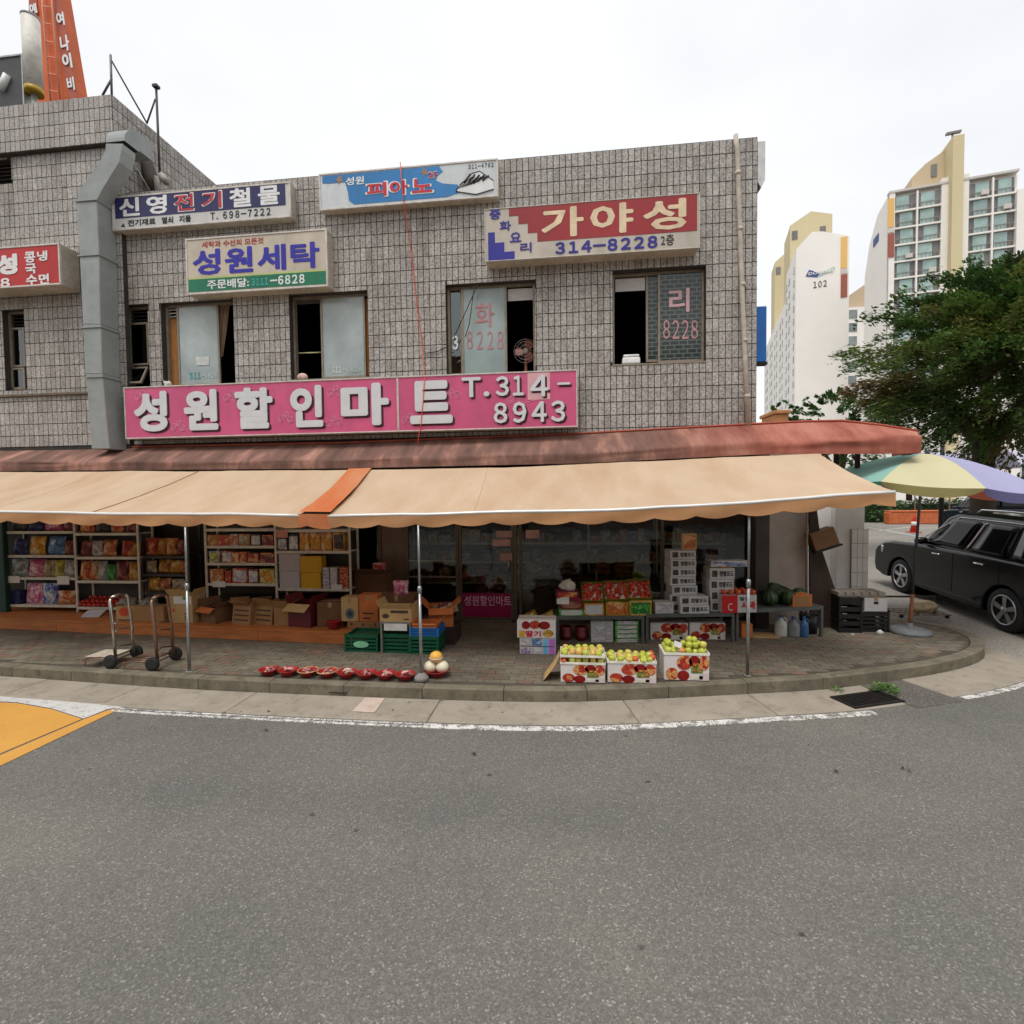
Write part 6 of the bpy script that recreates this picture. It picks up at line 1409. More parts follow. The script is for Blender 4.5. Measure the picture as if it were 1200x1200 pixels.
# table 3: watermelons, small carton, jugs below
def melon_mat():
    k = NT('watermelon'); v = k.coord(); sx = k.n('SeparateXYZ'); k.l(v, sx.inputs[0]); at = k.n('Math', operation='ARCTAN2'); k.l(sx.outputs[0], at.inputs[0]); k.l(sx.outputs[1], at.inputs[1])
    n1 = k.n('TexNoise', Scale=18., Detail=3.); k.l(v, n1.inputs['Vector']); m1 = k.n('Math', operation='MULTIPLY_ADD'); k.l(at.outputs[0], m1.inputs[0]); m1.inputs[1].default_value = 10; k.l(n1.outputs['Fac'], m1.inputs[2]); m1.inputs[2].default_value = 0
    s1 = k.n('Math', operation='SINE'); m2 = k.n('Math', operation='MULTIPLY_ADD'); k.l(n1.outputs['Fac'], m2.inputs[0]); m2.inputs[1].default_value = 5; k.l(m1.outputs[0], m2.inputs[2]); k.l(m2.outputs[0], s1.inputs[0])
    k.l(k.ramp(s1.outputs[0], [(.3, lin((22, 44, 22))), (.7, lin((62, 92, 46)))]), k.b.inputs['Base Color']); k.b.inputs['Roughness'].default_value = .4; return k.m
ME_WM = sphere_me('watermelon', .125, melon_mat(), .95, 3)
for i, (px, d) in enumerate(((899, .2), (912, .36), (921, .16), (934, .34), (906, .44))):
    Y = 8.34 + (px - 863) / 102 * .36; w = M3 @ Vector(((M3.inverted() @ on_y(px, 700, Y + d)).x, d, 0))
    tag(shared('watermelon', ME_WM, None, (w.x, w.y, z3 + .001), (.4 * i, .3, i)) if False else shared('watermelon', ME_WM, None, (w.x, w.y, z3 + .001), (0, 0, i)), 'striped dark green watermelon on the end table', 'watermelon', 'watermelons on the end table')
lump('greens', 'heap of dark leafy greens behind the watermelons', 'vegetable', tuple(M3 @ Vector((L3_ * .62, .36, z3))), .2, .12, .16, mat('dark_greens', (40, 56, 30), .7, var=.5, vs_=20), 4, .7)
onT(M3, a3, (930, 956), 698, z3, 8.5, .2, [M_CBO, M_CB], 'small brown carton at the end of the watermelon table', dy=.03)
p = on_y(879, 745, 8.5); carton((869, 882, 731, 744), .151, .2, M_CBO, 'small orange brown carton on the ground under the watermelon table', Y=8.45)
mb = MB(); q = on_y(898, 742, 8.5); mb.box(q.x - .22, q.x + .2, 8.45, 8.75, .152, .17); tag(mb.build('flat_cardboard', M_CBL, None, world=True), 'flattened cardboard on the ground under the watermelon table', 'cardboard')
def jug(px, m, label, h=.3, r=.095):
    Y = 8.62; x = on_y(px, 735, Y).x; o = thing('plastic_jug', label, 'jug', (x, Y, .172 if px < 910 else .152))
    mb = MB(); mb.lathe([(0, 0), (r, 0), (r, .02), (r, h * .62), (r * .8, h * .78), (r * .35, h * .88), (r * .32, h)], 18); mb.build('body', m, o)
    mb = MB(); mb.lathe([(r * .36, h), (r * .36, h + .03), (0, h + .03)], 12); mb.build('cap', mat('jug_cap', (60, 100, 160), .4), o)
    mb = MB(); mb.tube([(r * .85, 0, h * .66), (r * 1.0, 0, h * .85), (r * .6, 0, h * .98), (r * .3, 0, h * .93)], .012, 6); mb.build('handle', m, o)
jug(915, mat('jug_clear', (186, 186, 176), .25), 'pale plastic jug under the watermelon table'); jug(930, mat('jug_grey', (120, 122, 124), .3), 'grey plastic jug between pale and blue jugs under the table', .28); jug(942, mat('jug_blue', (60, 100, 140), .3), 'bluish plastic jug under the watermelon table end', .29, .07)
p = on_y(951, 742, 8.75); mb = MB(); mb.lathe([(0, 0), (.11, 0), (.14, .3), (.145, .3), (.12, .01), (0, .01)], 18); tag(mb.build('bucket', mat('black_plastic', (30, 30, 34), .4), None, loc=(p.x, 8.85, .152)), 'black plastic bucket behind the end leg of the watermelon table', 'bucket')
# strawberry cartons by the door
o1, d1 = carton((609, 651, 748, 767), .151, .3, M_WB, 'pale blue and pink printed cartons pile beside the doorway', prints=[(.04, .3, .55, .95, PR['white'], 'rect'), (.34, .62, .55, .95, PR['blue'], 'rect'), (.66, .8, .04, .95, mat('print_sky', (110, 170, 210), .5), 'rect'), (.82, .98, .04, .95, mat('print_orchid', (180, 110, 190), .5), 'rect'), (.02, .98, .48, .52, M_INK, 'rect'), (.04, .3, .05, .42, PR['violet'], 'rect'), (.34, .62, .05, .42, PR['white'], 'rect')])
carton((606, 651, 727, 747), .151 + d1[2] + .004, .32, M_APB, 'white strawberry carton with red berries printed, on the blue pink carton', Y=o1.location.y - .01, prints=[(.05, .2, .05, .42, mat('print_gold', (206, 156, 40), .5), 'rect'), (.22, .62, .08, .42, MR2, '딸기'), (.66, .95, .08, .48, M_GOLD, 'disc'), (.12, .34, .5, .95, M_APD, 'disc'), (.32, .6, .52, .97, M_APR, 'disc'), (.56, .86, .5, .95, M_APD, 'disc')])
# tilted green-orange boxes next to the door
mb = MB(); x0, x1, _, _ = fr(612, 652, 720, 755, 8.0); mb.box(x0, x1, 7.9, 8.25, .152, .44); tag(mb.build('wooden_box', MATS['dark_wood_box'], None, world=True, bevel=.01), 'dark wooden box under the tilted mango boxes', 'box')
for i, (a, b) in enumerate(((608, 630), (629, 652))):
    q = on_y((a + b) / 2, 722, 7.98); o = shared('fruit_box', ME_PACK, None, (q.x, 8.05, .49), (0, R_(-28), 0), (.3, .2, .09), [M_GOLD, PR['lime']]); tag(o, ['green and orange mango box propped at a slant nearest the door frame', 'green and orange mango box propped at a slant against the maroon gifts'][i], 'box', 'slanted mango boxes')
# goods seen through the glass
for (a, b, yt, yb, mk, lb) in ((615, 634, 660, 690, 'white', 'pile of wrapped white paper bundles behind the shop glass'), (624, 647, 656, 690, 'silver', 'silver wrapped bundles behind the shop glass'), (649, 663, 650, 676, 'white', 'white bottle carton behind the shop glass'), (659, 682, 648, 676, 'beige', 'beige bags stacked behind the shop glass'), (700, 716, 650, 676, 'orange', 'orange bag pile behind the shop glass'), (721, 745, 655, 680, 'amber', 'amber bag pile behind the shop glass')):
    Y = 9.36; zb = on_y((a + b) / 2, yb, Y).z; x0, x1 = on_y(a, yb, Y).x, on_y(b, yb, Y).x; H = on_y((a + b) / 2, yt, Y).z - zb
    n = 4
    for k in range(n): tag(shared('goods_bundle', ME_BAG, None, ((x0 + x1) / 2, Y + .2, zb + k * H / n), (R_(0), 0, random.uniform(-.1, .1)), (x1 - x0, .3, H / n * 1.05), [PR[mk]]), lb, 'bundle', lb)
mb = MB(); x0, x1 = on_y(613, 690, 9.36).x, on_y(772, 690, 9.36).x; xm = on_y(648, 690, 9.36).x; zc = on_y(650, 690, 9.36).z; zc2 = on_y(690, 676, 9.36).z
mb.box(x0, xm, 9.34, 9.8, .165, zc - .002); mb.box(xm + .002, x1, 9.34, 9.8, .165, zc2 - .004); tag(mb.build('shop_counter', mat('counter_brown', (96, 74, 56), .6), None, world=True), 'brown shop counter inside behind the glazing', 'counter')
o, zI = rack('tall interior shelf rack of dim goods at the back of the shop', (485, 536, 600, 690, 770, 880), 10.5, [[636, 658, 682]] * 5, 0, 600, .165, True, .35)
random.seed(77)
for bi, (c0, c1) in enumerate(((485, 536), (536, 600), (600, 690), (690, 770), (770, 880))):
    for r in range(3):
        x = c0 + 2
        while x < c1 - 8:
            wv = random.uniform(7, 14); mk = random.choice(list(PR)); good('box', (x, x + wv, [636, 658, 682][r] - random.uniform(9, 16), 0), zI[bi][r], 10.52, [PR[mk], PR[random.choice(list(PR))]], f'dim grocery box on the {["upper", "middle", "lower"][r]} shelf of the interior rack', 'box', f'grocery boxes on the {["upper", "middle", "lower"][r]} interior shelf', .2); x += wv + 1

# ================================================================ RIGHT END: LEANING BOARD, CRATES, PILLAR
mb = MB(); pts = [on_y(x, y, 9.2) for x, y in ((948, 598), (957, 598), (963, 645), (986, 714), (988, 738), (949, 738))]
mb.prism([(p.x, max(p.z, .152)) for p in pts], 9.18, 9.23); tag(mb.build('plywood_board', mat('dark_plywood', (58, 44, 36), .7, var=.3, vs_=4), None, world=True, bevel=.003), 'dark slanted plywood board leaning beside the watermelon table', 'board')
mb = MB(); a, b = on_y(946, 600, 9.1), on_y(946, 738, 9.1); mb.tube([(a.x, 9.1, .152), (a.x, 9.1, a.z + .4)], .018, 8); tag(mb.build('thin_post', mat('thin_post', (130, 112, 92), .6), None, world=True), 'thin brown post in front of the slanted plywood board', 'post')
q0, q1 = on_y(952, 646, 9.15), on_y(983, 636, 9.15)
o = thing('wall_bracket', 'black slanted bracket tray fixed above the plywood board', 'bracket', tuple(q0)); mb = MB(); ang = math.atan2(q1.z - q0.z, q1.x - q0.x); Lb = (q1 - q0).length
Mx = Matrix.Rotation(-ang, 4, 'Y'); mb.box(0, Lb, -.12, .16, -.03, 0, M=Mx); mb.build('tray', MATS['black_plastic'], o); mb = MB(); mb.box(-.05, .03, .0, .025, -.04, .3); mb.build('arm', MATS['black_plastic'], o)
mb = MB(); mb.box(.02, Lb - .03, -.1, .14, .002, .3, M=Mx); ob = mb.build('carton', M_CBD, None, loc=tuple(q0), bevel=.006); tag(ob, 'brown carton resting on the slanted black bracket', 'carton')
# white tiled pillar with a wall stub
Yp = 10.4; x0, x1 = on_y(980, 640, Yp).x, on_y(1013, 640, Yp).x
o = thing('gate_pillar', 'white painted pillar with white tile cladding by the parking entrance', 'pillar', ((x0 + x1) / 2, Yp, .12))
mb = MB(); mb.box(x0, x1, Yp, Yp + .4, .1, 2.42); mb.build('shaft', M_WHITEP, o, world=True, bevel=.01)
xa = on_y(930, 640, Yp + .25).x; mb = MB(); mb.box(xa, x0 - .002, Yp + .2, Yp + .35, .1, 2.42); mb.build('wall_stub', M_WHITEP, o, world=True)
mb = MB(); mb.box(x0 - .14, x0 - .004, Yp + .02, Yp + .19, .1, .42); mb.build('sill_block', M_WHITEP, o, world=True)
xc0, xc1 = on_y(998, 650, Yp - .06).x, on_y(1018, 650, Yp - .06).x; ztop = on_y(1008, 620, Yp - .06).z
mb = MB(); mb.box(xc0 + .004, xc1 - .004, Yp - .045, Yp - .002, .1, ztop - .004); mb.build('tile_bed', mat('tile_grout', (150, 144, 138), .9), o, world=True)
nr, ncol = 6, 3; tw, th = (xc1 - xc0) / ncol, (ztop - .1) / nr; M_WT = mat('white_tile', (242, 240, 236), .3, var=.05, rnd=.04)
for r in range(nr):
    for c in range(ncol): mb = MB(); mb.box(xc0 + c * tw + .004, xc0 + (c + 1) * tw - .004, Yp - .056, Yp - .0452, .1 + r * th + .004, .1 + (r + 1) * th - .004); mb.build('tile', M_WT, o, world=True)
# crate pile beside the umbrella
p = on_z(1012, 741, .15); xa, xb = on_y(985, 730, p.y).x, on_y(1038, 730, p.y).x
M_BLKC = mat('black_crate', (28, 26, 26), .5)
c1, dA = crate((1010, 1041, 717, 741), .15, .4, M_BLKC, 'black plastic crate under a white box beside the parasol', group=None)
c2, dB = crate((984, 1009, 700, 741.5), .15, .4, M_BLKC, 'tall black crate beside the white box and the plywood board', group=None)
zc = .15 + dA[2] + .002
cw, dC = carton((1013, 1040, 701, 717), zc, .3, M_WB, 'white box with a black grip hole on the black crate', Y=c1.location.y + .005, prints=[(.4, .6, .55, .75, M_DKB, 'rect')])
zc += dC[2] + .004; o = thing('slatted_tray', 'weathered grey slatted tray on top of the crate pile', 'tray', (c1.location.x - .2, c1.location.y, zc)); wT = on_y(1045, 700, c1.location.y).x - on_y(988, 700, c1.location.y).x
M_GW = mat('grey_slat_wood', (140, 132, 120), .85, dirt=.3)
for k in range(6): mb = MB(); mb.box(-wT / 2 + k * wT / 6, -wT / 2 + (k + .85) * wT / 6, 0, .38, .03, .09); mb.build('slat', M_GW, o)
mb = MB(); mb.box(-wT / 2, wT / 2, .01, .05, 0, .028); mb.box(-wT / 2, wT / 2, .33, .37, 0, .028); mb.build('rail', M_GW, o)
q = on_z(1030, 741, .15); lump('paper_scrap', 'crumpled white paper at the foot of the black crate', 'litter', (q.x - .05, q.y - .12, .151), .045, .03, .04, M_PAPER, 8, .5)
q = on_z(999, 744, .15); lump('paper_scrap', 'small white scrap on the pavement beside the crates', 'litter', (q.x, q.y, .151), .025, .02, .01, M_PAPER, 3, .5)
# ================================================================ PARASOL
b = on_z(1065, 741, .15); b = Vector((b.x, b.y - .02, .151)); tpx = on_y(1082, 535, b.y + .05)
o = thing('parasol', 'big parasol with pastel yellow, teal, lilac and pink panels', 'parasol', tuple(b))
mb = MB(); mb.lathe([(.0, 0), (.29, 0), (.3, .02), (.28, .06), (.12, .085), (.05, .09), (.045, .16), (0, .16)], 28); mb.build('base', mat('parasol_base', (120, 124, 126), .5, dirt=.3), o)
Pt = tpx - b; mb = MB(); mid = Pt * .22; mb.tube([(0, 0, .1), tuple(mid)], .028, 10); mb.build('lower_pole', mat('rusty_pole', (150, 96, 60), .6, dirt=.3), o)
mb = MB(); mb.tube([tuple(mid), tuple(Pt)], .02, 10); mb.build('upper_pole', mat('dark_pole', (86, 88, 90), .4, .5), o)
Rr, Hh = 1.5, .5; tilt = Matrix.Rotation(R_(6), 4, Vector((.5, .85, 0)).normalized()); Mu = Matrix.Translation(Pt + Vector((.04, -.02, .04))) @ tilt
NP = 8; cols = {0: ('peach', (232, 176, 158)), 1: ('peach', (232, 176, 158)), 2: ('pale', (214, 206, 206)), 3: ('teal', (168, 222, 210)), 4: ('blush', (226, 178, 196)), 5: ('teal', (168, 222, 210)), 6: ('yellow', (240, 234, 190)), 7: ('lilac', (194, 194, 232))}
rot0 = R_(-50.5)
for k in range(NP):
    a0, a1_ = rot0 + 2 * math.pi * k / NP, rot0 + 2 * math.pi * (k + 1) / NP
    def cp(u, v):
        # straight cloth between two curved ribs
        def rib(a, v): r = Rr * v; return Vector((r * math.cos(a), r * math.sin(a), -Hh * (v ** 1.7)))
        p = rib(a0, v).lerp(rib(a1_, v), u); p.z -= .035 * math.sin(math.pi * u) * v; return Mu @ p
    def vp(u, v):
        p = Mu.inverted() @ cp(u, 1); s_ = math.sin(math.pi * u) ** .45 if 0 < u < 1 else 0; return Mu @ Vector((p.x * (1 - .035 * v), p.y * (1 - .035 * v), p.z - v * .14 * (.25 + .75 * s_)))
    nm, cc = cols[k]; m = fabric('parasol_' + nm, cc, .35, lin((150, 140, 120)), .15)
    mb = MB(); mb.grid(cp, 10, 12); pan = mb.build('panel', m, o, fixn=False)
    fl = fabric('parasol_flap_' + nm, tuple(int(q * (q / 255) ** .7 * .95) for q in cc), .3, lin((120, 110, 90)), .2)  # panel colour darkened to hold the shade of the cloth underside
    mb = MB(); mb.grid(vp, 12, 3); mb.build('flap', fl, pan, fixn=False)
    mb = MB(); mb.tube([cp(0, v / 8) + Vector((0, 0, -.008)) for v in range(9)], .006, 5); mb.build('rib', MATS['dark_pole'], o)
    mb = MB(); mb.tube([Pt * .82, cp(0, .55) + Vector((0, 0, -.012))], .005, 5); mb.build('strut', MATS['dark_pole'], o)
mb = MB(); mb.lathe([(.03, 0), (.03, .04), (.015, .08), (0, .09)], 10, M=Mu); mb.build('finial', MATS['dark_pole'], o)
# low wire trolley and a pale sack behind the parasol foot
q = on_z(1075, 722, .15); o = thing('wire_trolley', 'low rusty wire trolley behind the parasol base', 'trolley', (q.x, q.y, .151)); M_RW = mat('rusty_wire', (120, 96, 74), .6, .4)
mb = MB()
for k in range(9): x = -.42 + k * .105; mb.tube([(x, -.22, .08), (x, .25, .08)], .006, 5)
for k in range(4): y = -.22 + k * .157; mb.tube([(-.43, y, .075), (.43, y, .075)], .007, 5)
mb.build('wire_deck', M_RW, o); mb = MB(); mb.box(-.44, .44, .2, .24, .3, .33); mb.box(-.44, -.41, .2, .23, 0, .3); mb.box(.41, .44, .2, .23, 0, .3); mb.build('push_bar', mat('dark_bar', (60, 52, 46), .6), o)
for x in (-.38, .38):
    for y in (-.18, .2): mb = MB(); mb.lathe([(.02, -.012), (.035, -.012), (.035, .012), (.02, .012)], 12, M=Matrix.Translation((x, y, .036)) @ Matrix.Rotation(R_(90), 4, 'X')); mb.build('caster', MATS['black_plastic'], o)
lump('sack', 'pale ribbed sack slumped on the low wire trolley', 'sack', (q.x + .1, q.y + .0, .236), .24, .14, .12, mat('pale_sack', (190, 172, 140), .85, var=.3, stretch=(9, 1, 1)), 14, .35)

# ================================================================ HAND TRUCKS
M_CHR = mat('worn_chrome', (178, 172, 164), .25, .9, dirt=.2, vs_=25); M_RST = mat('rusted_tube', (140, 110, 92), .4, .7, dirt=.3, vs_=25); M_TYRE = mat('rubber', (34, 34, 35), .75)
def truck(loc, rz, m, label, plate):
    o = thing('hand_truck', label, 'hand truck', loc, rz); o.scale = (1.12, 1.12, 1.12)
    for s_ in (-1, 1): 
        mb = MB(); mb.tube([(s_ * .14, .02, .1), (s_ * .14, .0, .5), (s_ * .135, -.03, .82), (s_ * .1, -.04, .86)], .018, 8); mb.build('upright', m, o)
    mb = MB(); mb.tube([(-.1, -.04, .86), (0, -.045, .875), (.1, -.04, .86)], .018, 8); mb.build('handle', m, o)
    for z in (.2, .42, .52): mb = MB(); mb.tube([(-.14, -.005, z), (0, -.03, z + .03), (.14, -.005, z)], .01, 6); mb.build('cross_bar', m, o)
    mb = MB(); mb.tube([(-.2, 0, .085), (.2, 0, .085)], .009, 6); mb.build('axle', M_RST, o)
    for s_ in (-1, 1):
        mb = MB(); Mx = Matrix.Translation((s_ * .2, 0, .085)) @ Matrix.Rotation(R_(90), 4, 'Y'); mb.lathe([(.04, -.022), (.075, -.024), (.084, -.014), (.084, .014), (.075, .024), (.04, .022)], 20, M=Mx); w = mb.build('wheel', M_TYRE, o)
        mb = MB(); mb.lathe([(0, -.018), (.04, -.02), (.04, .02), (0, .018)], 14, M=Mx); mb.build('rim', mat('wheel_hub', (88, 86, 84), .5), w)
    mb = MB(); n = [(-.17, -.06), (.17, -.06), (.15, -.42), (-.15, -.42)]
    mb.tube([(x, y, .11 - (.03 if y < -.1 else 0)) for x, y in n], .009, 6, closed=True); mb.build('toe_frame', M_RST, o)
    for k in range(3): mb = MB(); mb.tube([(-.09 + .09 * k, -.06, .11), (-.08 + .08 * k, -.42, .08)], .006, 6); mb.build('toe_bar', M_RST, o)
    if plate: mb = MB(); mb.box(-.15, .15, -.38, -.04, .122, .128); mb.build('plate', mat('pale_plate', (190, 178, 160), .6, dirt=.3), o)
    mb = MB(); mb.tube([(-.12, -.4, .08), (-.12, -.42, 0.006)], .006, 6); mb.tube([(.12, -.4, .08), (.12, -.42, .006)], .006, 6); mb.build('toe_foot', M_RST, o)
    return o
qa = (on_z(133, 783, .15) + on_z(157, 772, .15)) / 2; truck((qa.x, qa.y, .152), R_(-88), M_CHR, 'chrome hand truck with a pale plate beside the wooden platform', True)
qa = (on_z(181, 785, .15) + on_z(204, 775, .15)) / 2; truck((qa.x, qa.y, .152), R_(-86), M_RST, 'brown rusted hand truck with bare toe frame next to the steel prop', False)
# ================================================================ CARS
def carpaint(name, c, rough=.18):
    return mat(name, c, rough, .0, var=.06, vs_=1, spec=.3, coat=.2)
M_CARG = mat('car_glass', (8, 8, 9), .08, spec=.3, var=.05); M_CHROME = mat('chrome', (200, 200, 200), .12, 1., var=.03); M_TRIM = mat('black_trim', (20, 20, 20), .5)
def make_suv(label, loc, rz, paint, pitch=0.):
    o = thing('parked_car', label, 'car', loc, rz); o.rotation_euler = (0, -pitch, rz)
    WB, r = 2.74, .43
    def arch(cx): return [(cx + r * math.cos(a), .34 + r * math.sin(a)) for a in [i * math.pi / 12 for i in range(13)]]
    low = [(-.9, .33), (-.97, .48), (-.98, .72), (-.94, 1.08), (-.9, 1.18), (.8, 1.18), (2.15, 1.15), (2.5, 1.13), (3.05, 1.09), (3.42, 1.02), (3.62, .93), (3.72, .78), (3.74, .5), (3.68, .34), (3.4, .26)]
    low += [(WB + r, .26)] + arch(WB) + [(WB - r, .26), (r, .24)] + arch(0) + [(-r, .27)]
    n = len(low); mb = MB(); lay = []
    # five slices across: rounded shoulders
    for y, sx in ((-.93, 0), (-.9, .03), (0, .05), (.9, .03), (.93, 0)):
        pts = []
        for (x, z) in low:
            k = 1 if abs(y) < .92 else 0
            zz = z if z < .9 or k else z - .035
            xx = x + (0.05 * (1 if x > 3 else -1) if k and (x > 3.3 or x < -.85) and abs(y) < .5 else 0) - (.05 * (1 if x > 3.3 else -1 if x < -.85 else 0) if not k else 0)
            pts.append((xx, y, zz))
        lay.append(pts)
    vs_ = [p for L in lay for p in L]; fs = []
    for i in range(4):
        for j in range(n): fs.append((i * n + j, i * n + (j + 1) % n, (i + 1) * n + (j + 1) % n, (i + 1) * n + j))
    fs += [tuple(range(n))[::-1], tuple(4 * n + j for j in range(n))]
    mb.add(vs_, fs); mb.build('body', paint, o, bevel=.03, seg=3)
    # cabin
    zb, zr = 1.14, 1.86
    base = [(-.9, .86), (2.2, .86)]; roof = [(-.55, .66), (1.25, .66)]
    mb = MB(); cs = []
    for (x0, x1, y, z) in ((-.92, 2.3, .875, zb), (-.86, 2.0, .855, 1.31), (-.8, 1.62, .76, 1.74), (-.74, 1.42, .7, zr - .03), (-.5, 1.15, .52, zr + .02)):
        cs.append([(x0, -y, z), (x1, -y, z), (x1, y, z), (x0, y, z)])
    vs_ = [p for c in cs for p in c]; fs = []
    for i in range(len(cs) - 1):
        for j in range(4): fs.append((i * 4 + j, i * 4 + (j + 1) % 4, i * 4 + 4 + (j + 1) % 4, i * 4 + 4 + j))
    fs.append(tuple(len(vs_) - 4 + j for j in range(4))); mb.add(vs_, fs); mb.build('cabin', paint, o, bevel=.05, seg=3)
    def side(s, t, sg, e=.006):    # point on the side glass plane, s along 0..1, t up 0..1
        z = 1.2 + (1.73 - 1.2) * t; yk = interp([(1.14, .875), (1.31, .855), (1.74, .76), (1.83, .7)], z)
        xa = interp([(1.14, -.92), (1.31, -.86), (1.74, -.8)], z) + .06; xb = interp([(1.14, 2.3), (1.31, 2.0), (1.74, 1.62)], z) - .1
        return (xa + (xb - xa) * s, sg * (yk + e), z)
    for sg in (-1, 1):
        for s0, s1, nm in ((.02, .27, 'quarter_window'), (.3, .6, 'rear_door_window'), (.635, .97, 'front_door_window')):
            mb = MB(); mb.grid(lambda u, v: side(s0 + (s1 - s0) * u, v, sg), 4, 6); mb.build('window', M_CARG, o, solid=.006, fixn=False)
        mb = MB(); mb.grid(lambda u, v: side(.605 + .025 * u, v, sg, .007), 1, 6); mb.build('pillar_trim', mat('reflecting_trim', (120, 108, 104), .12, .8), o, solid=.006, fixn=False)
        mb = MB(); mb.tube([side(-.0, -.05, sg, .012), side(.5, -.05, sg, .012), side(.98, -.05, sg, .012)], .008, 6); mb.build('belt_moulding', M_TRIM, o)
        mb = MB(); mb.tube([side(.0, 1.08, sg, .01), side(.4, 1.1, sg, .01), side(.9, 1.08, sg, .01), side(1.02, .5, sg, .01), side(1.05, 0, sg, .012)], .01, 6); mb.build('window_moulding', M_CHROME, o)
        for x in (.55, 1.62):
            mb = MB(); mb.tube([(x - .11, sg * .94, 1.03), (x - .05, sg * .965, 1.035), (x + .05, sg * .965, 1.035), (x + .11, sg * .94, 1.03)], .016, 8); mb.build('door_handle', M_CHROME, o)
        mb = MB(); mb.tube([(-.55, sg * .6, zr + .02), (-.45, sg * .6, zr + .075), (.4, sg * .6, zr + .09), (1.0, sg * .6, zr + .075), (1.1, sg * .6, zr + .02)], .018, 8); mb.build('roof_rail', M_CHROME, o)
        mb = MB(); mb.lathe([(0, -.11), (.06, -.1), (.075, 0), (.06, .1), (0, .11)], 14, M=Matrix.Translation((1.98, sg * 1.0, 1.24)) @ Matrix.Rotation(R_(90), 4, 'X') @ Matrix.Scale(.8, 4, (1, 0, 0))); mb.box(1.95, 2.0, sg * .86 if sg > 0 else -.95, .95 if sg > 0 else -.86, 1.18, 1.22); mb.build('wing_mirror', paint, o)
        mb = MB(); mb.box(-.15 + .6, 2.3, sg * .925 - .012, sg * .925 + .012, .27, .36); mb.build('side_skirt', M_TRIM, o, bevel=.01)
        mb = MB(); mb.grid(lambda u, v: (3.38 + .3 * u, sg * (.88 - .22 * u * u) + sg * .05, .78 + .16 * v), 6, 3); mb.build('headlight', mat('lamp_glass', (190, 196, 200), .08, .3), o, solid=.03)
        mb = MB(); mb.box(-1.0, -.93, sg * .86 - .06, sg * .86 + .06, .72, 1.02); mb.build('tail_light', mat('lamp_red', (120, 14, 16), .15), o, bevel=.02)
        for s0 in (.62, 1.12):   # door seams
            pass
        for x in (1.18, .12, 2.28):
            mb = MB(); mb.box(x - .003, x + .003, sg * .9345 - .002, sg * .9345 + .002, .4 if x != .12 else .78, 1.12); mb.build('door_seam', M_TRIM, o)
        for cx in (0, WB):
            Mx = Matrix.Translation((cx, sg * .8, .36)) @ Matrix.Rotation(R_(90), 4, 'X')
            mb = MB(); mb.lathe([(.24, -.1), (.34, -.115), (.36, -.08), (.36, .08), (.34, .115), (.24, .1)], 30, M=Mx); w = mb.build('wheel', M_TYRE, o)
            mb = MB(); mb.lathe([(.0, sg * -.06), (.22, sg * -.07), (.245, sg * -.115), (.25, sg * -.1)] if True else [], 26, M=Mx); mb.build('rim_dish', M_TRIM, w)
            mb = MB()
            mb.tube([(.24 * math.cos(k * .2417), .24 * math.sin(k * .2417), sg * -.112) for k in range(26)], .014, 6, closed=True, M=Mx)
            for k in range(5):
                a = k * 2 * math.pi / 5 + .3; u = Vector((math.cos(a), math.sin(a), 0)); t = Vector((-u.y, u.x, 0)); z_ = Vector((0, 0, sg * -.108))
                mb.add([u * .03 - t * .03 + z_, u * .03 + t * .03 + z_, u * .235 + t * .045 + z_, u * .235 - t * .045 + z_, u * .03 - t * .03 + z_ * .6, u * .03 + t * .03 + z_ * .6, u * .235 + t * .045 + z_ * .7, u * .235 - t * .045 + z_ * .7], [(0, 1, 2, 3), (4, 7, 6, 5), (0, 4, 5, 1), (1, 5, 6, 2), (2, 6, 7, 3), (3, 7, 4, 0)], M=Mx)
            mb.lathe([(.06, sg * -.112), (.05, sg * -.12), (0, sg * -.122)], 12, M=Mx); mb.build('rim', mat('alloy', (170, 172, 174), .3, .8), w)
            mb = MB(); mb.lathe([(.0, -.02), (.425, -.02), (.425, .3 * sg)], 24, M=Matrix.Translation((cx, sg * .62, .35)) @ Matrix.Rotation(R_(90), 4, 'X')); mb.build('wheel_well', M_TRIM, o)
    def frontback(x0, x1, z0, z1, y0, y1, nm):
        mb = MB(); mb.grid(lambda u, v: (x0 + (x1 - x0) * v, -(y0 + (y1 - y0) * v) + 2 * (y0 + (y1 - y0) * v) * u, z0 + (z1 - z0) * v), 6, 4); mb.build(nm, M_CARG, o, solid=.008, fixn=False)
    frontback(2.16, 1.6, 1.25, 1.76, .78, .66, 'windshield'); frontback(-.92, -.8, 1.29, 1.76, .76, .66, 'rear_window')
    mb = MB(); mb.box(-1.03, -.9, -.8, .8, .33, .52); mb.build('rear_bumper', paint, o, bevel=.04, seg=2)
    mb = MB(); mb.box(3.68, 3.79, -.5, .5, .58, .74); mb.build('grille', M_CHROME, o, bevel=.02)
    mb = MB(); mb.box(-1.0, -.975, -.26, .26, .74, .86); mb.build('number_plate', M_WB, o)
    return o
rw = on_z(1163, 738, .12); fw = on_z(1042, 691, .25)
yaw = math.atan2(fw.y - rw.y, fw.x - rw.x)
L = Vector((math.cos(yaw), math.sin(yaw))); Nn = Vector((-L.y, L.x))   # left normal
cx, cy = rw.x - Nn.x * .9 + .1, rw.y - Nn.y * .9 - .08
make_suv('black SUV parked beside the kerb behind the parasol', (cx, cy, zlot(cx, cy) + .002), yaw, carpaint('black_paint', (10, 10, 11)), math.atan(.0456) * math.sin(yaw))
zl = LOT_Z + .002
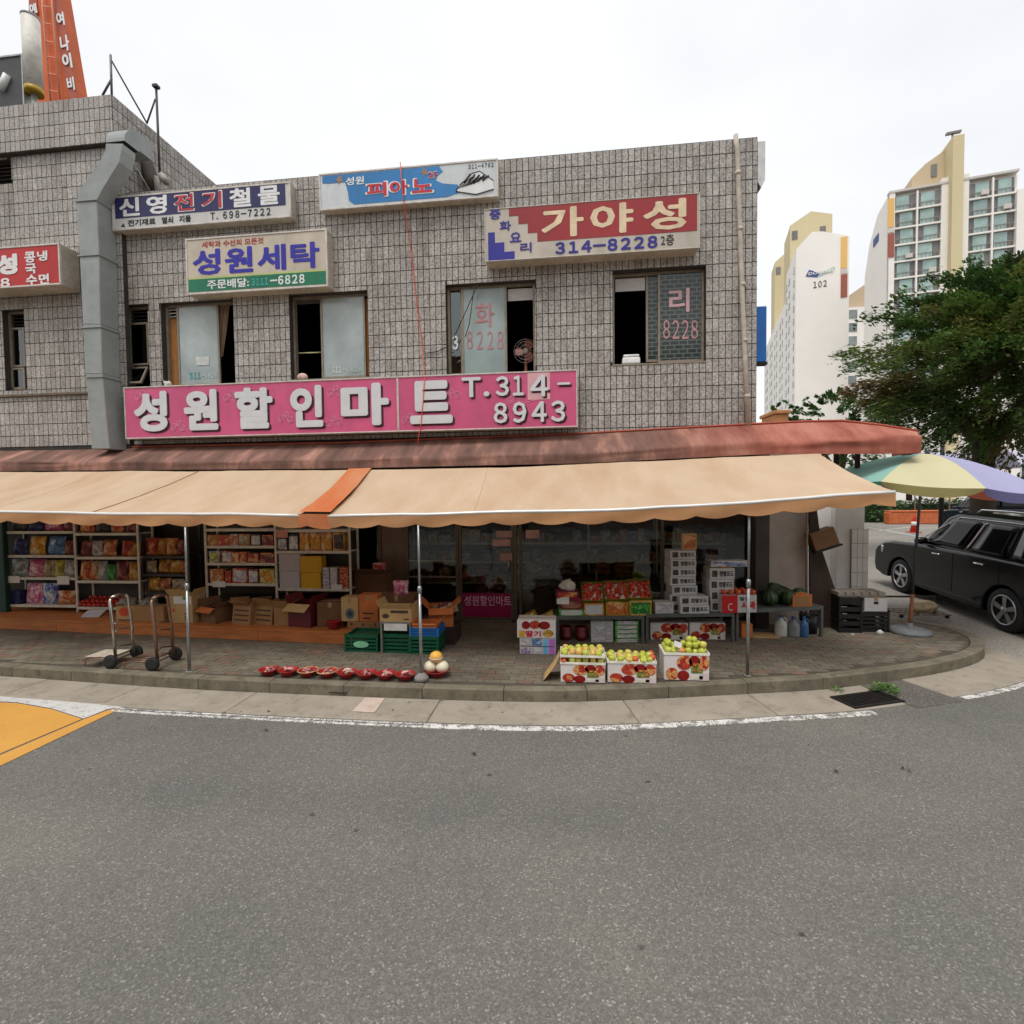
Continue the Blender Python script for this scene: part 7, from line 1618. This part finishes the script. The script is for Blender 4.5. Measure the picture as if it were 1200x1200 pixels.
make_suv('dark grey car parked behind the white tiled pillar', (on_z(1002, 612, LOT_Z).x - 1.9, on_z(1002, 612, LOT_Z).y + 2, zl), R_(95), carpaint('grey_paint', (40, 42, 46)))
make_suv('dark blue car parked in the lot under the tree', (19.8, 26, zl), R_(80), carpaint('blue_paint', (28, 34, 48)))
make_suv('silver car parked at the back of the lot under the tree', (22.5, 27, zl), R_(85), carpaint('silver_paint', (130, 134, 138)))
make_suv('maroon car parked at the back of the lot beyond the cone', (12.2, 31, zl), R_(100), carpaint('maroon_paint', (60, 22, 24)))
# traffic cone and orange planter
q = on_z(1071, 624, LOT_Z); o = thing('traffic_cone', 'red traffic cone with a pale band in the parking lot', 'cone', (q.x, q.y, zl)); k_ = 1.25
mb = MB(); mb.lathe([(.14 * k_, .03), (.03 * k_, .7 * k_), (.02 * k_, .72 * k_), (0, .72 * k_)], 18); mb.build('body', mat('cone_red', (206, 52, 36), .5), o)
mb = MB(); mb.box(-.2 * k_, .2 * k_, -.2 * k_, .2 * k_, 0, .035); mb.build('foot', mat('cone_foot', (190, 50, 36), .6), o, bevel=.01)
mb = MB(); mb.lathe([(.103 * k_, .28 * k_), (.078 * k_, .44 * k_)], 18); mb.build('band', M_WPL, o).scale = (1.04, 1.04, 1)
a, b = on_z(1050, 614, LOT_Z), on_z(1098, 610, LOT_Z); o = thing('planter_box', 'long orange barrier box on the lot behind the cone', 'barrier', ((a.x + b.x) / 2, a.y, zl)); w = (b - a).length / 2
mb = MB(); mb.box(-w, w, -.3, .3, 0, .75); mb.build('body', mat('barrier_orange', (196, 104, 60), .6, dirt=.2), o, bevel=.05, seg=2); mb = MB(); mb.box(-w * .98, w * .98, -.33, .33, .751, .85); mb.build('top_rail', MATS['barrier_orange'], o, bevel=.03)

# ================================================================ GRATE, WEEDS, LITTER
sg0, sg1 = ks_of_x(3.25), ks_of_x(3.62)
o = thing('drain_grate', 'rusty black drain grate in the gutter by the weed', 'grate', (3.42, 6.3, 0)); M_GRT = mat('grate_iron', (44, 40, 38), .6, .5, dirt=.3)
ga, gb = on_z(985, 814, .012), on_z(1052, 826, .012)
c = on_z(1016, 820, .012); ang = math.atan2(kat(sg1).y - kat(sg0).y, kat(sg1).x - kat(sg0).x); o.location = (c.x, c.y, .013); o.rotation_euler = (0, 0, ang)
mb = MB(); w, d = .36, .17
mb.box(-w, w, -d, -d + .03, 0, .016); mb.box(-w, w, d - .03, d, 0, .016); mb.box(-w, -w + .03, -d + .03, d - .03, 0, .016); mb.box(w - .03, w, -d + .03, d - .03, 0, .016); mb.build('frame', M_GRT, o)
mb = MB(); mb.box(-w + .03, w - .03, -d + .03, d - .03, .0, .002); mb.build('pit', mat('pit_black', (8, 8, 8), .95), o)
for k in range(9): mb = MB(); y = -d + .04 + k * (2 * d - .08) / 8; mb.box(-w + .03, w - .03, y - .006, y + .006, .003, .014); mb.build('bar', M_GRT, o)
def leafy(name, label, cat, loc, n, R0, H, sz, m, seed, kind=None):
    random.seed(seed); mb = MB()
    for i in range(n):
        a = random.uniform(0, 6.28); r = R0 * math.sqrt(random.random()); z = H * random.random() * (1 - .6 * r / R0)
        p = Vector((r * math.cos(a), r * math.sin(a), z + .01)); u = Vector((math.cos(a + random.gauss(0, .6)), math.sin(a + random.gauss(0, .6)), random.uniform(-.2, .6))).normalized(); w_ = u.cross(Vector((0, 0, 1))).normalized(); s_ = sz * random.uniform(.6, 1.3)
        mb.add([p, p + u * s_ * .5 + w_ * s_ * .28, p + u * s_, p + u * s_ * .5 - w_ * s_ * .28], [(0, 1, 2, 3)], a=random.random() * .98)
    for i in range(max(3, n // 30)):
        a = random.uniform(0, 6.28); mb.tube([(0, 0, 0), (R0 * .3 * math.cos(a), R0 * .3 * math.sin(a), H * .5), (R0 * .7 * math.cos(a), R0 * .7 * math.sin(a), H * .75)], .004, 4)
    ob = mb.build(name, m, None, loc=loc, fixn=False); return tag(ob, label, cat)
def leafmat(name, cols, trans=.3):
    k = NT(name); at = k.n('Attribute', attribute_name='tv'); col = k.ramp(at.outputs['Fac'], [(i / max(1, len(cols) - 1), lin(c)) for i, c in enumerate(cols)])
    k.l(col, k.b.inputs['Base Color']); k.b.inputs['Roughness'].default_value = .55; tl = k.n('BsdfTranslucent'); k.l(col, tl.inputs['Color']); ms = k.n('MixShader'); ms.inputs[0].default_value = trans
    k.l(k.b.outputs[0], ms.inputs[1]); k.l(tl.outputs[0], ms.inputs[2]); k.l(ms.outputs[0], k.o.inputs['Surface']); return k.m
M_WEED = leafmat('weed_leaf', [(52, 92, 28), (84, 132, 44), (110, 150, 60)])
p = on_z(1037, 812, 0); leafy('weed', 'bright green weed tuft growing between kerb and drain grate', 'weed', (p.x, p.y, .01), 120, .13, .1, .055, M_WEED, 4)
p = on_z(981, 812, 0); leafy('weed', 'tiny weed sprig at the joint left of the drain grate', 'weed', (p.x, p.y + .02, .012), 26, .06, .05, .04, M_WEED, 6)
p = on_z(1066, 722, .15); leafy('weed', 'small green weed beside the parasol pole foot', 'weed', (p.x + .1, p.y, .15), 30, .06, .08, .05, M_WEED, 9)
P = [on_z(x, y, .014) for x, y in ((413, 834), (439, 835.5), (451, 819), (428, 818))]; mb = MB(); mb.slab([(p.x, p.y) for p in P], .015, .022); tag(mb.build('flat_tile', mat('pinkish_tile', (196, 176, 162), .8, dirt=.15), None, world=True), 'pinkish flat board lying in the gutter under the bowls', 'board')
mb = MB(); a = on_z(390, 812, .05); mb.tube([kat(ks_of_x(on_z(388, 814, 0).x) + i * .08, -.012).to_3d() + Vector((0, 0, .05 + .006 * (i % 2))) for i in range(4)], .006, 5); tag(mb.build('twig', MATS['dark_wood_box'], None, world=True), 'dark twig lying in a kerb crack below the bowls', 'twig')
random.seed(40)
for i in range(14):
    x, y = random.uniform(-4.5, 3.2), random.uniform(4.6, 5.95); 
    s_ = random.uniform(.012, .03); mb = MB(); mb.add([(-s_, -s_ * .4, 0), (s_ * .6, -s_ * .5, .004), (s_, s_ * .3, .002), (-s_ * .3, s_ * .5, .005)], [(0, 1, 2, 3)]); ob = mb.build('dead_leaf', mat('dead_leaf', (62, 48, 36), .9), None, loc=(x, y, .016)); ob.rotation_euler = (0, 0, random.uniform(0, 6)); tag(ob, 'dark dead leaf on the road near the kerb', 'leaf', 'dead leaves on the road')

# ================================================================ TREES
M_BARK = mat('bark', (66, 54, 44), .9, var=.3, vs_=8, stretch=(4, 4, .7), bump=.5, bs=20)
def tree(label, base, R0, z0, z1, nspray, nleaf, m, seed, sz=.13, cen=None, trunk_r=.24, flat=.3, br=(.2, .85)):
    random.seed(seed); o = thing('tree', label, 'tree', base); cz = (z0 + z1) / 2; H = (z1 - z0) / 2; cen = cen or (0, 0)
    mb = MB(); fork = Vector((.05, 0, z0 * .95)); mb.tube([(0, 0, -.1), (.06, .02, z0 * .45), tuple(fork)], [trunk_r * 1.25, trunk_r, trunk_r * .85], 10)
    sprays = []
    for i in range(nspray):
        # points favouring the outer shell
        while True:
            v = Vector((random.uniform(-1, 1), random.uniform(-1, 1), random.uniform(-1, 1)))
            if .12 < v.length < 1: break
        v = v.normalized() * (random.random() ** .45)
        lob = 1 + .28 * mnoise.noise(v.normalized() * 2.1 + Vector((seed, 0, 0)))
        p = Vector((cen[0] + v.x * R0 * lob, cen[1] + v.y * R0 * lob, cz + v.z * H * lob)); sprays.append((p, v))
    for k in range(9):
        p, v = sprays[k * 7]; e = fork.lerp(p, .85); m_ = fork.lerp(e, .5) + Vector((0, 0, .25 * H * .4)); mb.tube([tuple(fork - Vector((0, 0, .15))), tuple(m_), tuple(e)], [trunk_r * .6, trunk_r * .33, trunk_r * .1], 7)
    mb.build('trunk', M_BARK, o)
    mb = MB()
    for (p, v) in sprays:
        out_ = Vector((v.x, v.y, v.z * .4 + .12)); out_.normalize(); sd = out_.cross(Vector((0, 0, 1))).normalized(); up = sd.cross(out_)
        Ls = R0 * random.uniform(br[0], br[0] * 1.9); Wd = Ls * .5; tone = min(.97, max(.02, .5 + .42 * mnoise.noise(p * .45 + Vector((seed, 0, 0))) + random.gauss(0, .1)))
        for j in range(nleaf):
            a = random.random() ** .8; b = random.gauss(0, .33) * (1 - a * .6); c = random.gauss(0, flat * .3)
            q = p + out_ * Ls * a + sd * Wd * b + up * Ls * c - Vector((0, 0, .25 * Ls * a * a))
            du = (out_ + sd * random.gauss(0, .6) + up * random.gauss(0, .35)).normalized(); dv = du.cross(up + sd * random.gauss(0, .5)).normalized(); s_ = sz * random.uniform(.6, 1.3)
            mb.add([q - du * s_ * .5, q + dv * s_ * .22, q + du * s_ * .5, q - dv * s_ * .22], [(0, 1, 2, 3)], a=min(.98, max(0.01, tone + random.gauss(0, .07))))
        if v.length > .7: mb.tube([tuple(p), tuple(p + out_ * Ls * .9 - Vector((0, 0, .2 * Ls)))], .012, 4, a=.02)
    mb.build('crown', m, o, fixn=False); return o
M_ZEL = leafmat('zelkova_leaf', [(60, 46, 32), (50, 76, 36), (72, 104, 44), (96, 120, 54), (122, 108, 64), (128, 94, 64)], .3)
M_GRL = leafmat('green_leaf', [(30, 54, 22), (56, 92, 34), (84, 120, 50)], .3)
YT_ = 16.5; tx = on_y(1150, 560, YT_).x
tree('large spreading dark leaved tree over the parking lot behind the parasol', (tx, YT_, LOT_Z), 4.0, 3.8, 8.4, 950, 150, M_ZEL, 3, .15, (1.45, 0), .3)
for i, (px, yt, Y, lb) in enumerate(((908, 473, 42, 'small green tree beyond the canopy next to the facade corner'), (933, 470, 44, 'thin green tree beyond the canopy in front of the numbered tower'))):
    p = on_y(px, yt, Y); tree(lb, (p.x, Y, .2), 1.5, 4.5, p.z, 60, 50, M_GRL, 20 + i, .3, None, .12)
p = on_y(985, 470, 30); tree('bright green tree low behind the end of the red canopy', (p.x, 30, .2), 2.4, 3.2, on_y(985, 462, 30).z, 110, 60, M_GRL, 31, .24, None, .14)
x0, x1, z0, z1 = fr(908, 924, 485, 505, 30); mb = MB(); mb.box(x0, x1, 30, 32, .2, z1); mb.box(x0 - .1, x1 + .1, 29.9, 32.1, z1 + .001, z1 + .2); tag(mb.build('brick_hut', mat('hut_orange', (176, 118, 76), .8, var=.15), None, world=True, bevel=.03), 'small orange brick hut roof beyond the canopy', 'hut')
# hedge, fence posts and market tents at the far side of the lot
def hedge(label, x0, x1, y, h, seed):
    random.seed(seed); mb = MB(); n = int((x1 - x0) * 260)
    for i in range(n):
        x = random.uniform(x0, x1); z = LOT_Z + h * (random.random() ** .6) * (1 + .15 * mnoise.noise(Vector((x * .8, 0, seed)))); yy = y + random.uniform(0, 1.2); s_ = random.uniform(.12, .26)
        d = Vector((random.gauss(0, 1), random.gauss(0, 1), random.gauss(0, .6))).normalized(); e = d.orthogonal().normalized()
        mb.add([Vector((x, yy, z)) + d * s_ * .5, Vector((x, yy, z)) + e * s_ * .25, Vector((x, yy, z)) - d * s_ * .5, Vector((x, yy, z)) - e * s_ * .25], [(0, 1, 2, 3)], a=random.random() * .98)
    mb.box(x0, x1, y + .5, y + .9, LOT_Z, LOT_Z + h * .8, a=.1)
    ob = mb.build('hedge', M_GRL, None, world=True, fixn=False); tag(ob, label, 'hedge')
hedge('long dark hedge closing the far side of the parking lot', 12, 48, 36, 1.5, 3)
M_TENT = fabric('tent_lilac', (196, 192, 208), .2, lin((120, 110, 150)), .3)
for i, (xa, xb, Y, lb) in enumerate(((21.5, 25.5, 35, 'pale lilac market tent left of the tree trunk'), (27.5, 33, 35, 'pale lilac market tent right of the tree trunk'))):
    o = thing('market_tent', lb, 'tent', ((xa + xb) / 2, Y, LOT_Z), 0, 'market tents beyond the lot'); w = (xb - xa) / 2; zt = 4.6; ze = 3.5
    mb = MB(); mb.grid(lambda u, v: (-w + 2 * w * u, 2.5 * v, ze + (zt - ze) * math.sin(math.pi * v) - .08 * abs(math.sin(u * 9))), 16, 10); mb.build('roof_cloth', M_TENT, o, fixn=False)
    mb = MB(); mb.grid(lambda u, v: (-w + 2 * w * u, -.01, ze - 1.1 * v), 16, 3); mb.build('side_cloth', fabric('tent_dark', (92, 94, 112), .1, lin((60, 60, 80)), .3), o, fixn=False)
    for x in (-w, 0, w):
        mb = MB(); mb.tube([(x, 0, 0), (x, 0, ze)], .04, 6); mb.build('pole', M_STEEL, o)
p = on_y(1104, 545, 24); o = thing('street_lamp', 'dark lamp post standing under the tree beside the canopy end', 'lamp', (p.x, 24, LOT_Z)); mb = MB(); mb.tube([(0, 0, 0), (0, 0, 5.2)], [.1, .07], 10); mb.build('post', M_TRIM, o); mb = MB(); mb.lathe([(.14, 0), (.14, .3), (.1, .4)], 12); mb.build('base', M_TRIM, o); mb = MB(); mb.lathe([(.05, 5.2), (.22, 5.35), (.2, 5.7), (.05, 5.85), (0, 5.9)], 14); mb.build('lantern', mat('lantern_glass', (170, 170, 160), .3), o)

# ================================================================ APARTMENT TOWERS
M_APT = concrete('tower_white', (240, 236, 230), .05, stain=.05, sc=.1); M_APT2 = concrete('tower_offwhite', (206, 200, 194), .06, stain=.06, sc=.1)
M_CREAM = concrete('tower_cream', (212, 198, 160), .05, stain=.05, sc=.1); M_OCH = mat('tower_ochre', (226, 182, 112), .8, var=.04); M_BRD = mat('tower_red', (156, 92, 78), .8, var=.05)
M_WIN = mat('far_window', (120, 128, 128), .2, var=.25, vs_=.5, rnd=.25); M_AQUA = mat('far_aqua_glass', (158, 182, 178), .3, var=.2, vs_=.6, rnd=.15); M_DKW = mat('far_dark_window', (118, 116, 116), .4, rnd=.2); M_RAIL = mat('far_rail', (150, 140, 132), .6)
# tower with the number: gable wall towards the street, window side receding
def frame_at(p, ang): return Matrix.Translation(p) @ Matrix.Rotation(ang, 4, 'Z')
D1 = 118.; gl, gr_ = on_y(932, 420, D1), on_y(993, 420, D1); A1 = R_(-14)
o = thing('apartment_tower', 'white apartment tower with a numbered blank gable and a blue logo', 'building', (gl.x, D1, 0), A1); Mx = frame_at((gl.x, D1, 0), A1); Mi = Mx.inverted()
def at1(px, py):       # hit of a pixel ray with the gable plane, local coords
    d = ray(px, py); n = Mx.to_3x3() @ Vector((0, 1, 0)); t = (Vector((gl.x, D1, 0)) - CC).dot(n) / d.dot(n); return Mi @ (CC + d * t)
Wd = at1(994, 420).x; zt = at1(955, 271).z; z_l, z_r = at1(933, 292).z, at1(992, 277).z
prof = [(0, 0), (Wd, 0), (Wd, z_r), (at1(955, 271).x + 1.5, zt - .3), (at1(955, 271).x - .5, zt), (0, z_l)]
dep = 62.
mb = MB(); mb.prism([prof[0], prof[1], prof[2], prof[3], prof[4], prof[5]], 0, 14); mb.box(.0, Wd - .01, 14.002, dep, 0, z_l - 6); mb.build('wall', M_APT, o)
strips = [((985, 993, 277, 315), M_OCH), ((985, 993, 315, 321), M_APT2), ((985, 993, 321, 349), M_BRD)]
for px, m in strips: a, b = at1(px[0], px[3]), at1(px[1], px[2]); mb = MB(); mb.box(a.x, min(b.x, Wd), -.12, -.01, a.z, b.z); mb.build('colour_band', m, o)
a, b = at1(944, 324), at1(978, 312); w_ = b.x - a.x; M_LBL = mat('logo_blue', (62, 84, 146), .6); M_LPL = mat('logo_pale', (176, 206, 200), .6)
mb = MB(); mb.prism([(a.x, a.z), (a.x + w_ * .12, b.z), (a.x + w_ * .5, b.z - 1), (a.x + w_ * .4, a.z - .5)], -.1, -.02); mb.build('logo', M_LBL, o); mb = MB(); mb.prism([(a.x + w_ * .42, a.z - .5), (a.x + w_ * .51, b.z - 1), (a.x + w_, b.z), (a.x + w_, a.z + .6)], -.1, -.02); mb.build('logo', M_LPL, o)
text('DOOSAN', a.x + w_ * .1, a.x + w_ * .95, a.z + .7, b.z - 1.2, -.14, M_APT, o, depth=.05, bold=.02, world=False); a, b = at1(953, 338), at1(969, 328); text('102', a.x, b.x, a.z, b.z, -.01, mat('number_grey', (80, 80, 84), .6), o, depth=.05, bold=.02, world=False)
# stair cores on top (cream)
for (x0, x1, px0, px1, py, yy0, yy1) in ((3.5, Wd * .85, 922, 978, 252, 16, 26), (2.9, Wd * .5, 901, 925, 299, 40, 48)):
    zc = (Mi @ (CC + ray((px0 + px1) / 2, py) * ((D1 + yy0) / ray((px0 + px1) / 2, py).y))).z
    c_ = MB(); X1 = x1 + 1.5; c_.prism([(x0 - 2.5, z_l - 8), (X1, z_l - 8), (X1, zc - 1.5), (X1 * .55, zc), (x0 - 2.5, zc - 2.5)], yy0, yy1); core = c_.build('stair_core', M_CREAM, o)
    for fx_ in (.2, .8): mb = MB(); mb.box(X1 * fx_ - .6, X1 * fx_ + .6, yy0 - .15, yy0 - .01, zc - 6, zc - 4); mb.build('window', M_DKW, core)
wmb = MB(); wmb.box(-.12, 0, -.8, .8, 0, 1.3); wme = wmb.mesh('window', [M_WIN]); cnt = 0
for f in range(21):
    for c_ in range(11):
        y = 2.6 + c_ * 5.4 + (1.4 if c_ % 2 else 0); z = 3 + f * 2.75
        if z + 1.5 > (z_l - .6 if y < 13.5 else z_l - 7) or f < 6: continue
        if cnt < 290: shared('window', wme, o, (0, y, z), (0, 0, 0), (1, 1 if c_ % 3 else .6, 1)); cnt += 1
# second tower: balcony side towards the street
D2 = 96.; c0 = on_y(1041, 300, D2); A2 = R_(-13)
o = thing('apartment_tower', 'apartment tower with rows of glazed balconies and a cream stair core', 'building', (c0.x, D2, 0), A2); Mx = frame_at((c0.x, D2, 0), A2); Mi = Mx.inverted()
def at2(px, py, yl=0.):
    n = Mx.to_3x3() @ Vector((0, 1, 0)); d = ray(px, py); org = Mx @ Vector((0, yl, 0)); t = (org - CC).dot(n) / d.dot(n); return Mi @ (CC + d * t)
xE = at2(1188, 300).x; zr = at2(1110, 216).z
xs2 = [0, at2(1048, 260).x, at2(1074, 260).x, at2(1102, 260).x, at2(1110, 260).x, at2(1123, 260).x, at2(1134, 260).x, at2(1162, 260).x, xE]
n2 = Mx.to_3x3() @ Vector((1, 0, 0))
def gab(px, py): d = ray(px, py); t = (Vector((c0.x, D2, 0)) - CC).dot(n2) / d.dot(n2); return Mi @ (CC + d * t)
g0 = gab(1016, 300); gy = 13.
mb = MB(); mb.add([(0, 0, 0), (0, 0, zr), (0, gy * .45, zr - .5), (0, gy * .8, zr - 4), (0, gy, zr - 9), (0, gy, 0)], [(0, 1, 2, 3, 4, 5)]); mb.add([(0, .6, 0), (xE + .5, .6, 0), (xE + .5, .6, zr), (0, .6, zr)], [(0, 1, 2, 3)]); mb.add([(xE + .5, .6, 0), (xE + .5, gy, 0), (xE + .5, gy, zr - 9), (xE + .5, .6, zr)], [(0, 1, 2, 3)]); mb.add([(0, .6, zr), (xE + .5, .6, zr), (xE + .5, gy, zr - 9), (0, gy, zr - 9)], [(0, 1, 2, 3)])
mb.box(0, xs2[1], -.3, .6, 0, zr); mb.box(xs2[3], xs2[4], -.3, .6, 0, zr + 1); mb.box(xs2[5], xs2[6], -.3, .6, 0, zr + 1); mb.box(xs2[8], xs2[8] + 4, -.6, 4, 0, zr - 3); mb.build('wall', M_APT, o, fixn=False)
for (y0, y1, m) in ((232, 267, M_OCH), (267, 273, M_APT2), (273, 302, M_BRD)):
    a, b = at2(1040, y1, -.35), at2(1048, y0, -.35); mb = MB(); mb.box(a.x, b.x, -.42, -.31, a.z, b.z); mb.build('colour_band', m, o)
    pass
cz = at2(1120, 165).z; mb = MB(); mb.prism([(xs2[4] - .0, 0), (xs2[5], 0), (xs2[5], cz), (xs2[4], cz)], -1.6, 3); core = mb.build('stair_core', M_CREAM, o)
a = at2(1072, 205).x; mb = MB(); mb.prism([(a, zr - 1), (xs2[4] - .01, zr - 1), (xs2[4] - .01, cz - .5), (at2(1088, 173).x, cz - 2.2), (a, at2(1072, 203).z)], 1.2, 6); core2 = mb.build('stair_core', concrete('core_tan', (204, 186, 156), .04, stain=.03, sc=.1), o)
p = at2(1098, 195); mb = MB(); mb.box(p.x - .4, p.x + .4, 1.05, 1.19, p.z - 1, p.z + 1); mb.build('window', M_DKW, core2)
mb = MB(); mb.tube([(xs2[4] + .5, 0, cz), (xs2[4] + .5, 0, cz + 1.2)], .15, 6); mb.box(xs2[4] - .4, xs2[4] + 1.6, -.3, .3, cz + 1.2, cz + 1.5); mb.build('roof_aerial', M_DKW, core)
fh = 2.8
for f in range(11):
    zt_ = zr - .5 - f * fh; zb_ = zt_ - fh
    for bi, (xa, xb) in enumerate(((xs2[1], xs2[2]), (xs2[2], xs2[3]), (xs2[6], xs2[7]), (xs2[7], xs2[8]))):
        mb = MB(); mb.box(xa + .1, xb - .1, .1, .3, zb_ + .25, zt_ - .1, 0); bal = mb.build('balcony', M_DKW, o)
        s0 = random.uniform(.03, .3); xg0 = xa + .1 + (xb - xa - .2) * s0; xg1 = xa + .1 + (xb - xa - .2) * (s0 + .62)
        mb = MB(); mb.box(xg0, xg1, .0, .098, zb_ + .3, zt_ - .15); mb.build('window', M_AQUA, bal)
        mb = MB(); mb.box(xa + .1, xb - .1, -.12, -.06, zb_ + .25, zb_ + .3); mb.box(xa + .1, xb - .1, -.12, -.06, zb_ + 1.05, zb_ + 1.12)
        for k in range(6): x = xa + .15 + (xb - xa - .3) * k / 5; mb.box(x - .03, x + .03, -.11, -.07, zb_ + .3, zb_ + 1.05)
        mb.build('railing', M_RAIL, bal)
        mb = MB(); mb.box(xa, xb, -.3, .59, zb_ - .02, zb_ + .24); mb.build('floor_slab', M_APT, bal)
        if (f * 4 + bi) % 5 == 2: mb = MB(); mb.box(xb - 1.6, xb - .6, -.5, -.13, zb_ + .5, zb_ + 1.2); mb.build('air_conditioner', M_APT2, bal)
for x in (xs2[2], xs2[7]): mb = MB(); mb.box(x - .12, x + .12, -.32, .59, 0, zr - .3); mb.build('divider', M_APT, o)
mb = MB(); mb.box(xs2[0] - .1, xs2[4], -.4, .7, zr, zr + .35); mb.box(xs2[5] + .01, xs2[8] + .3, -.4, .7, zr + .0, zr + .35); mb.build('parapet', M_APT2, o)
a, b = gab(1024, 290), gab(1030, 273); mb = MB(); y0_, y1_ = sorted((a.y, b.y)); mb.box(-.12, -.02, max(.5, y0_), max(2, y1_), min(a.z, b.z), max(a.z, b.z)); mb.build('logo', M_LBL, o)
Mt = Matrix(((0, 1, 0, 0), (-1, 0, 0, 0), (0, 0, 1, 0), (0, 0, 0, 1)))
# small third tower between them
x0, x1, z0, z1 = fr(993.5, 1009, 360, 410, 170); o = thing('apartment_tower', 'distant narrow apartment block between the two towers', 'building', (x0, 170, 0)); zz = z1; mb = MB(); mb.box(0, (x1 - x0) + 8, 0, 12, 0, zz); mb.build('wall', M_APT, o)
mb = MB(); mb.prism([(.8, zz + .01), (8, zz + .01), (8, zz + 9), (.8, zz + 4)], 2, 9); mb.build('stair_core', concrete('core_far', (196, 176, 150), .04, stain=.02, sc=.1), o)
for f in range(6): mb = MB(); mb.box(.3, 2.6, -.15, -.01, zz - 3.4 - f * 4, zz - .8 - f * 4); mb.build('window', M_WIN, o)

# ================================================================ ACROSS THE STREET (added unseen behind the camera to fill glass reflections and dim the awning)
M_OPB = mat('opposite_brick', (120, 88, 72), .85, var=.15, vs_=.8); M_OPW = mat('opposite_window', (50, 58, 62), .15)
o = thing('added_street_block', 'brown brick apartment block across the street', 'building', (-4, -20, 0)); mb = MB(); mb.box(-34, 34, -10, 0, 0, 12.5); mb.box(-34.3, 34.3, -10.2, .2, 12.501, 12.9); mb.build('wall', M_OPB, o)
wm = MB(); wm.box(-.9, .9, 0, .05, 0, 1.5); wme2 = wm.mesh('window', [M_OPW]); fm = MB(); bars(fm, -.97, .97, -.07, 1.57, 0, .09, .07); fme = fm.mesh('frame', [M_WPL])
for f in range(4):
    for c_ in range(17): w_ = shared('window', wme2, o, (-32 + c_ * 4, .002, 1.0 + f * 2.9)); shared('frame', fme, w_)
for i, (x, lb) in enumerate(((-16, 'leafy tree on the opposite pavement towards the speed hump'), (-3, 'leafy tree on the opposite pavement facing the shop door'), (11, 'leafy tree on the opposite pavement facing the parasol'))):
    tree(lb, (x, -13, 0), 2.6, 2.4, 7.2, 130, 60, M_GRL, 50 + i, .3, None, .16)

# ================================================================ LABEL CLEAN-UP: alike things share a group
from collections import defaultdict
seen = defaultdict(list)
for ob in COL.objects:
    if ob.parent is None and 'label' in ob: seen[ob['label']].append(ob)
for lab, obs in seen.items():
    if len(obs) > 1 and len({ob.get('group') for ob in obs}) > 1 or (len(obs) > 1 and 'group' not in obs[0]):
        for ob in obs: ob['group'] = 'alike: ' + obs[0]['category']
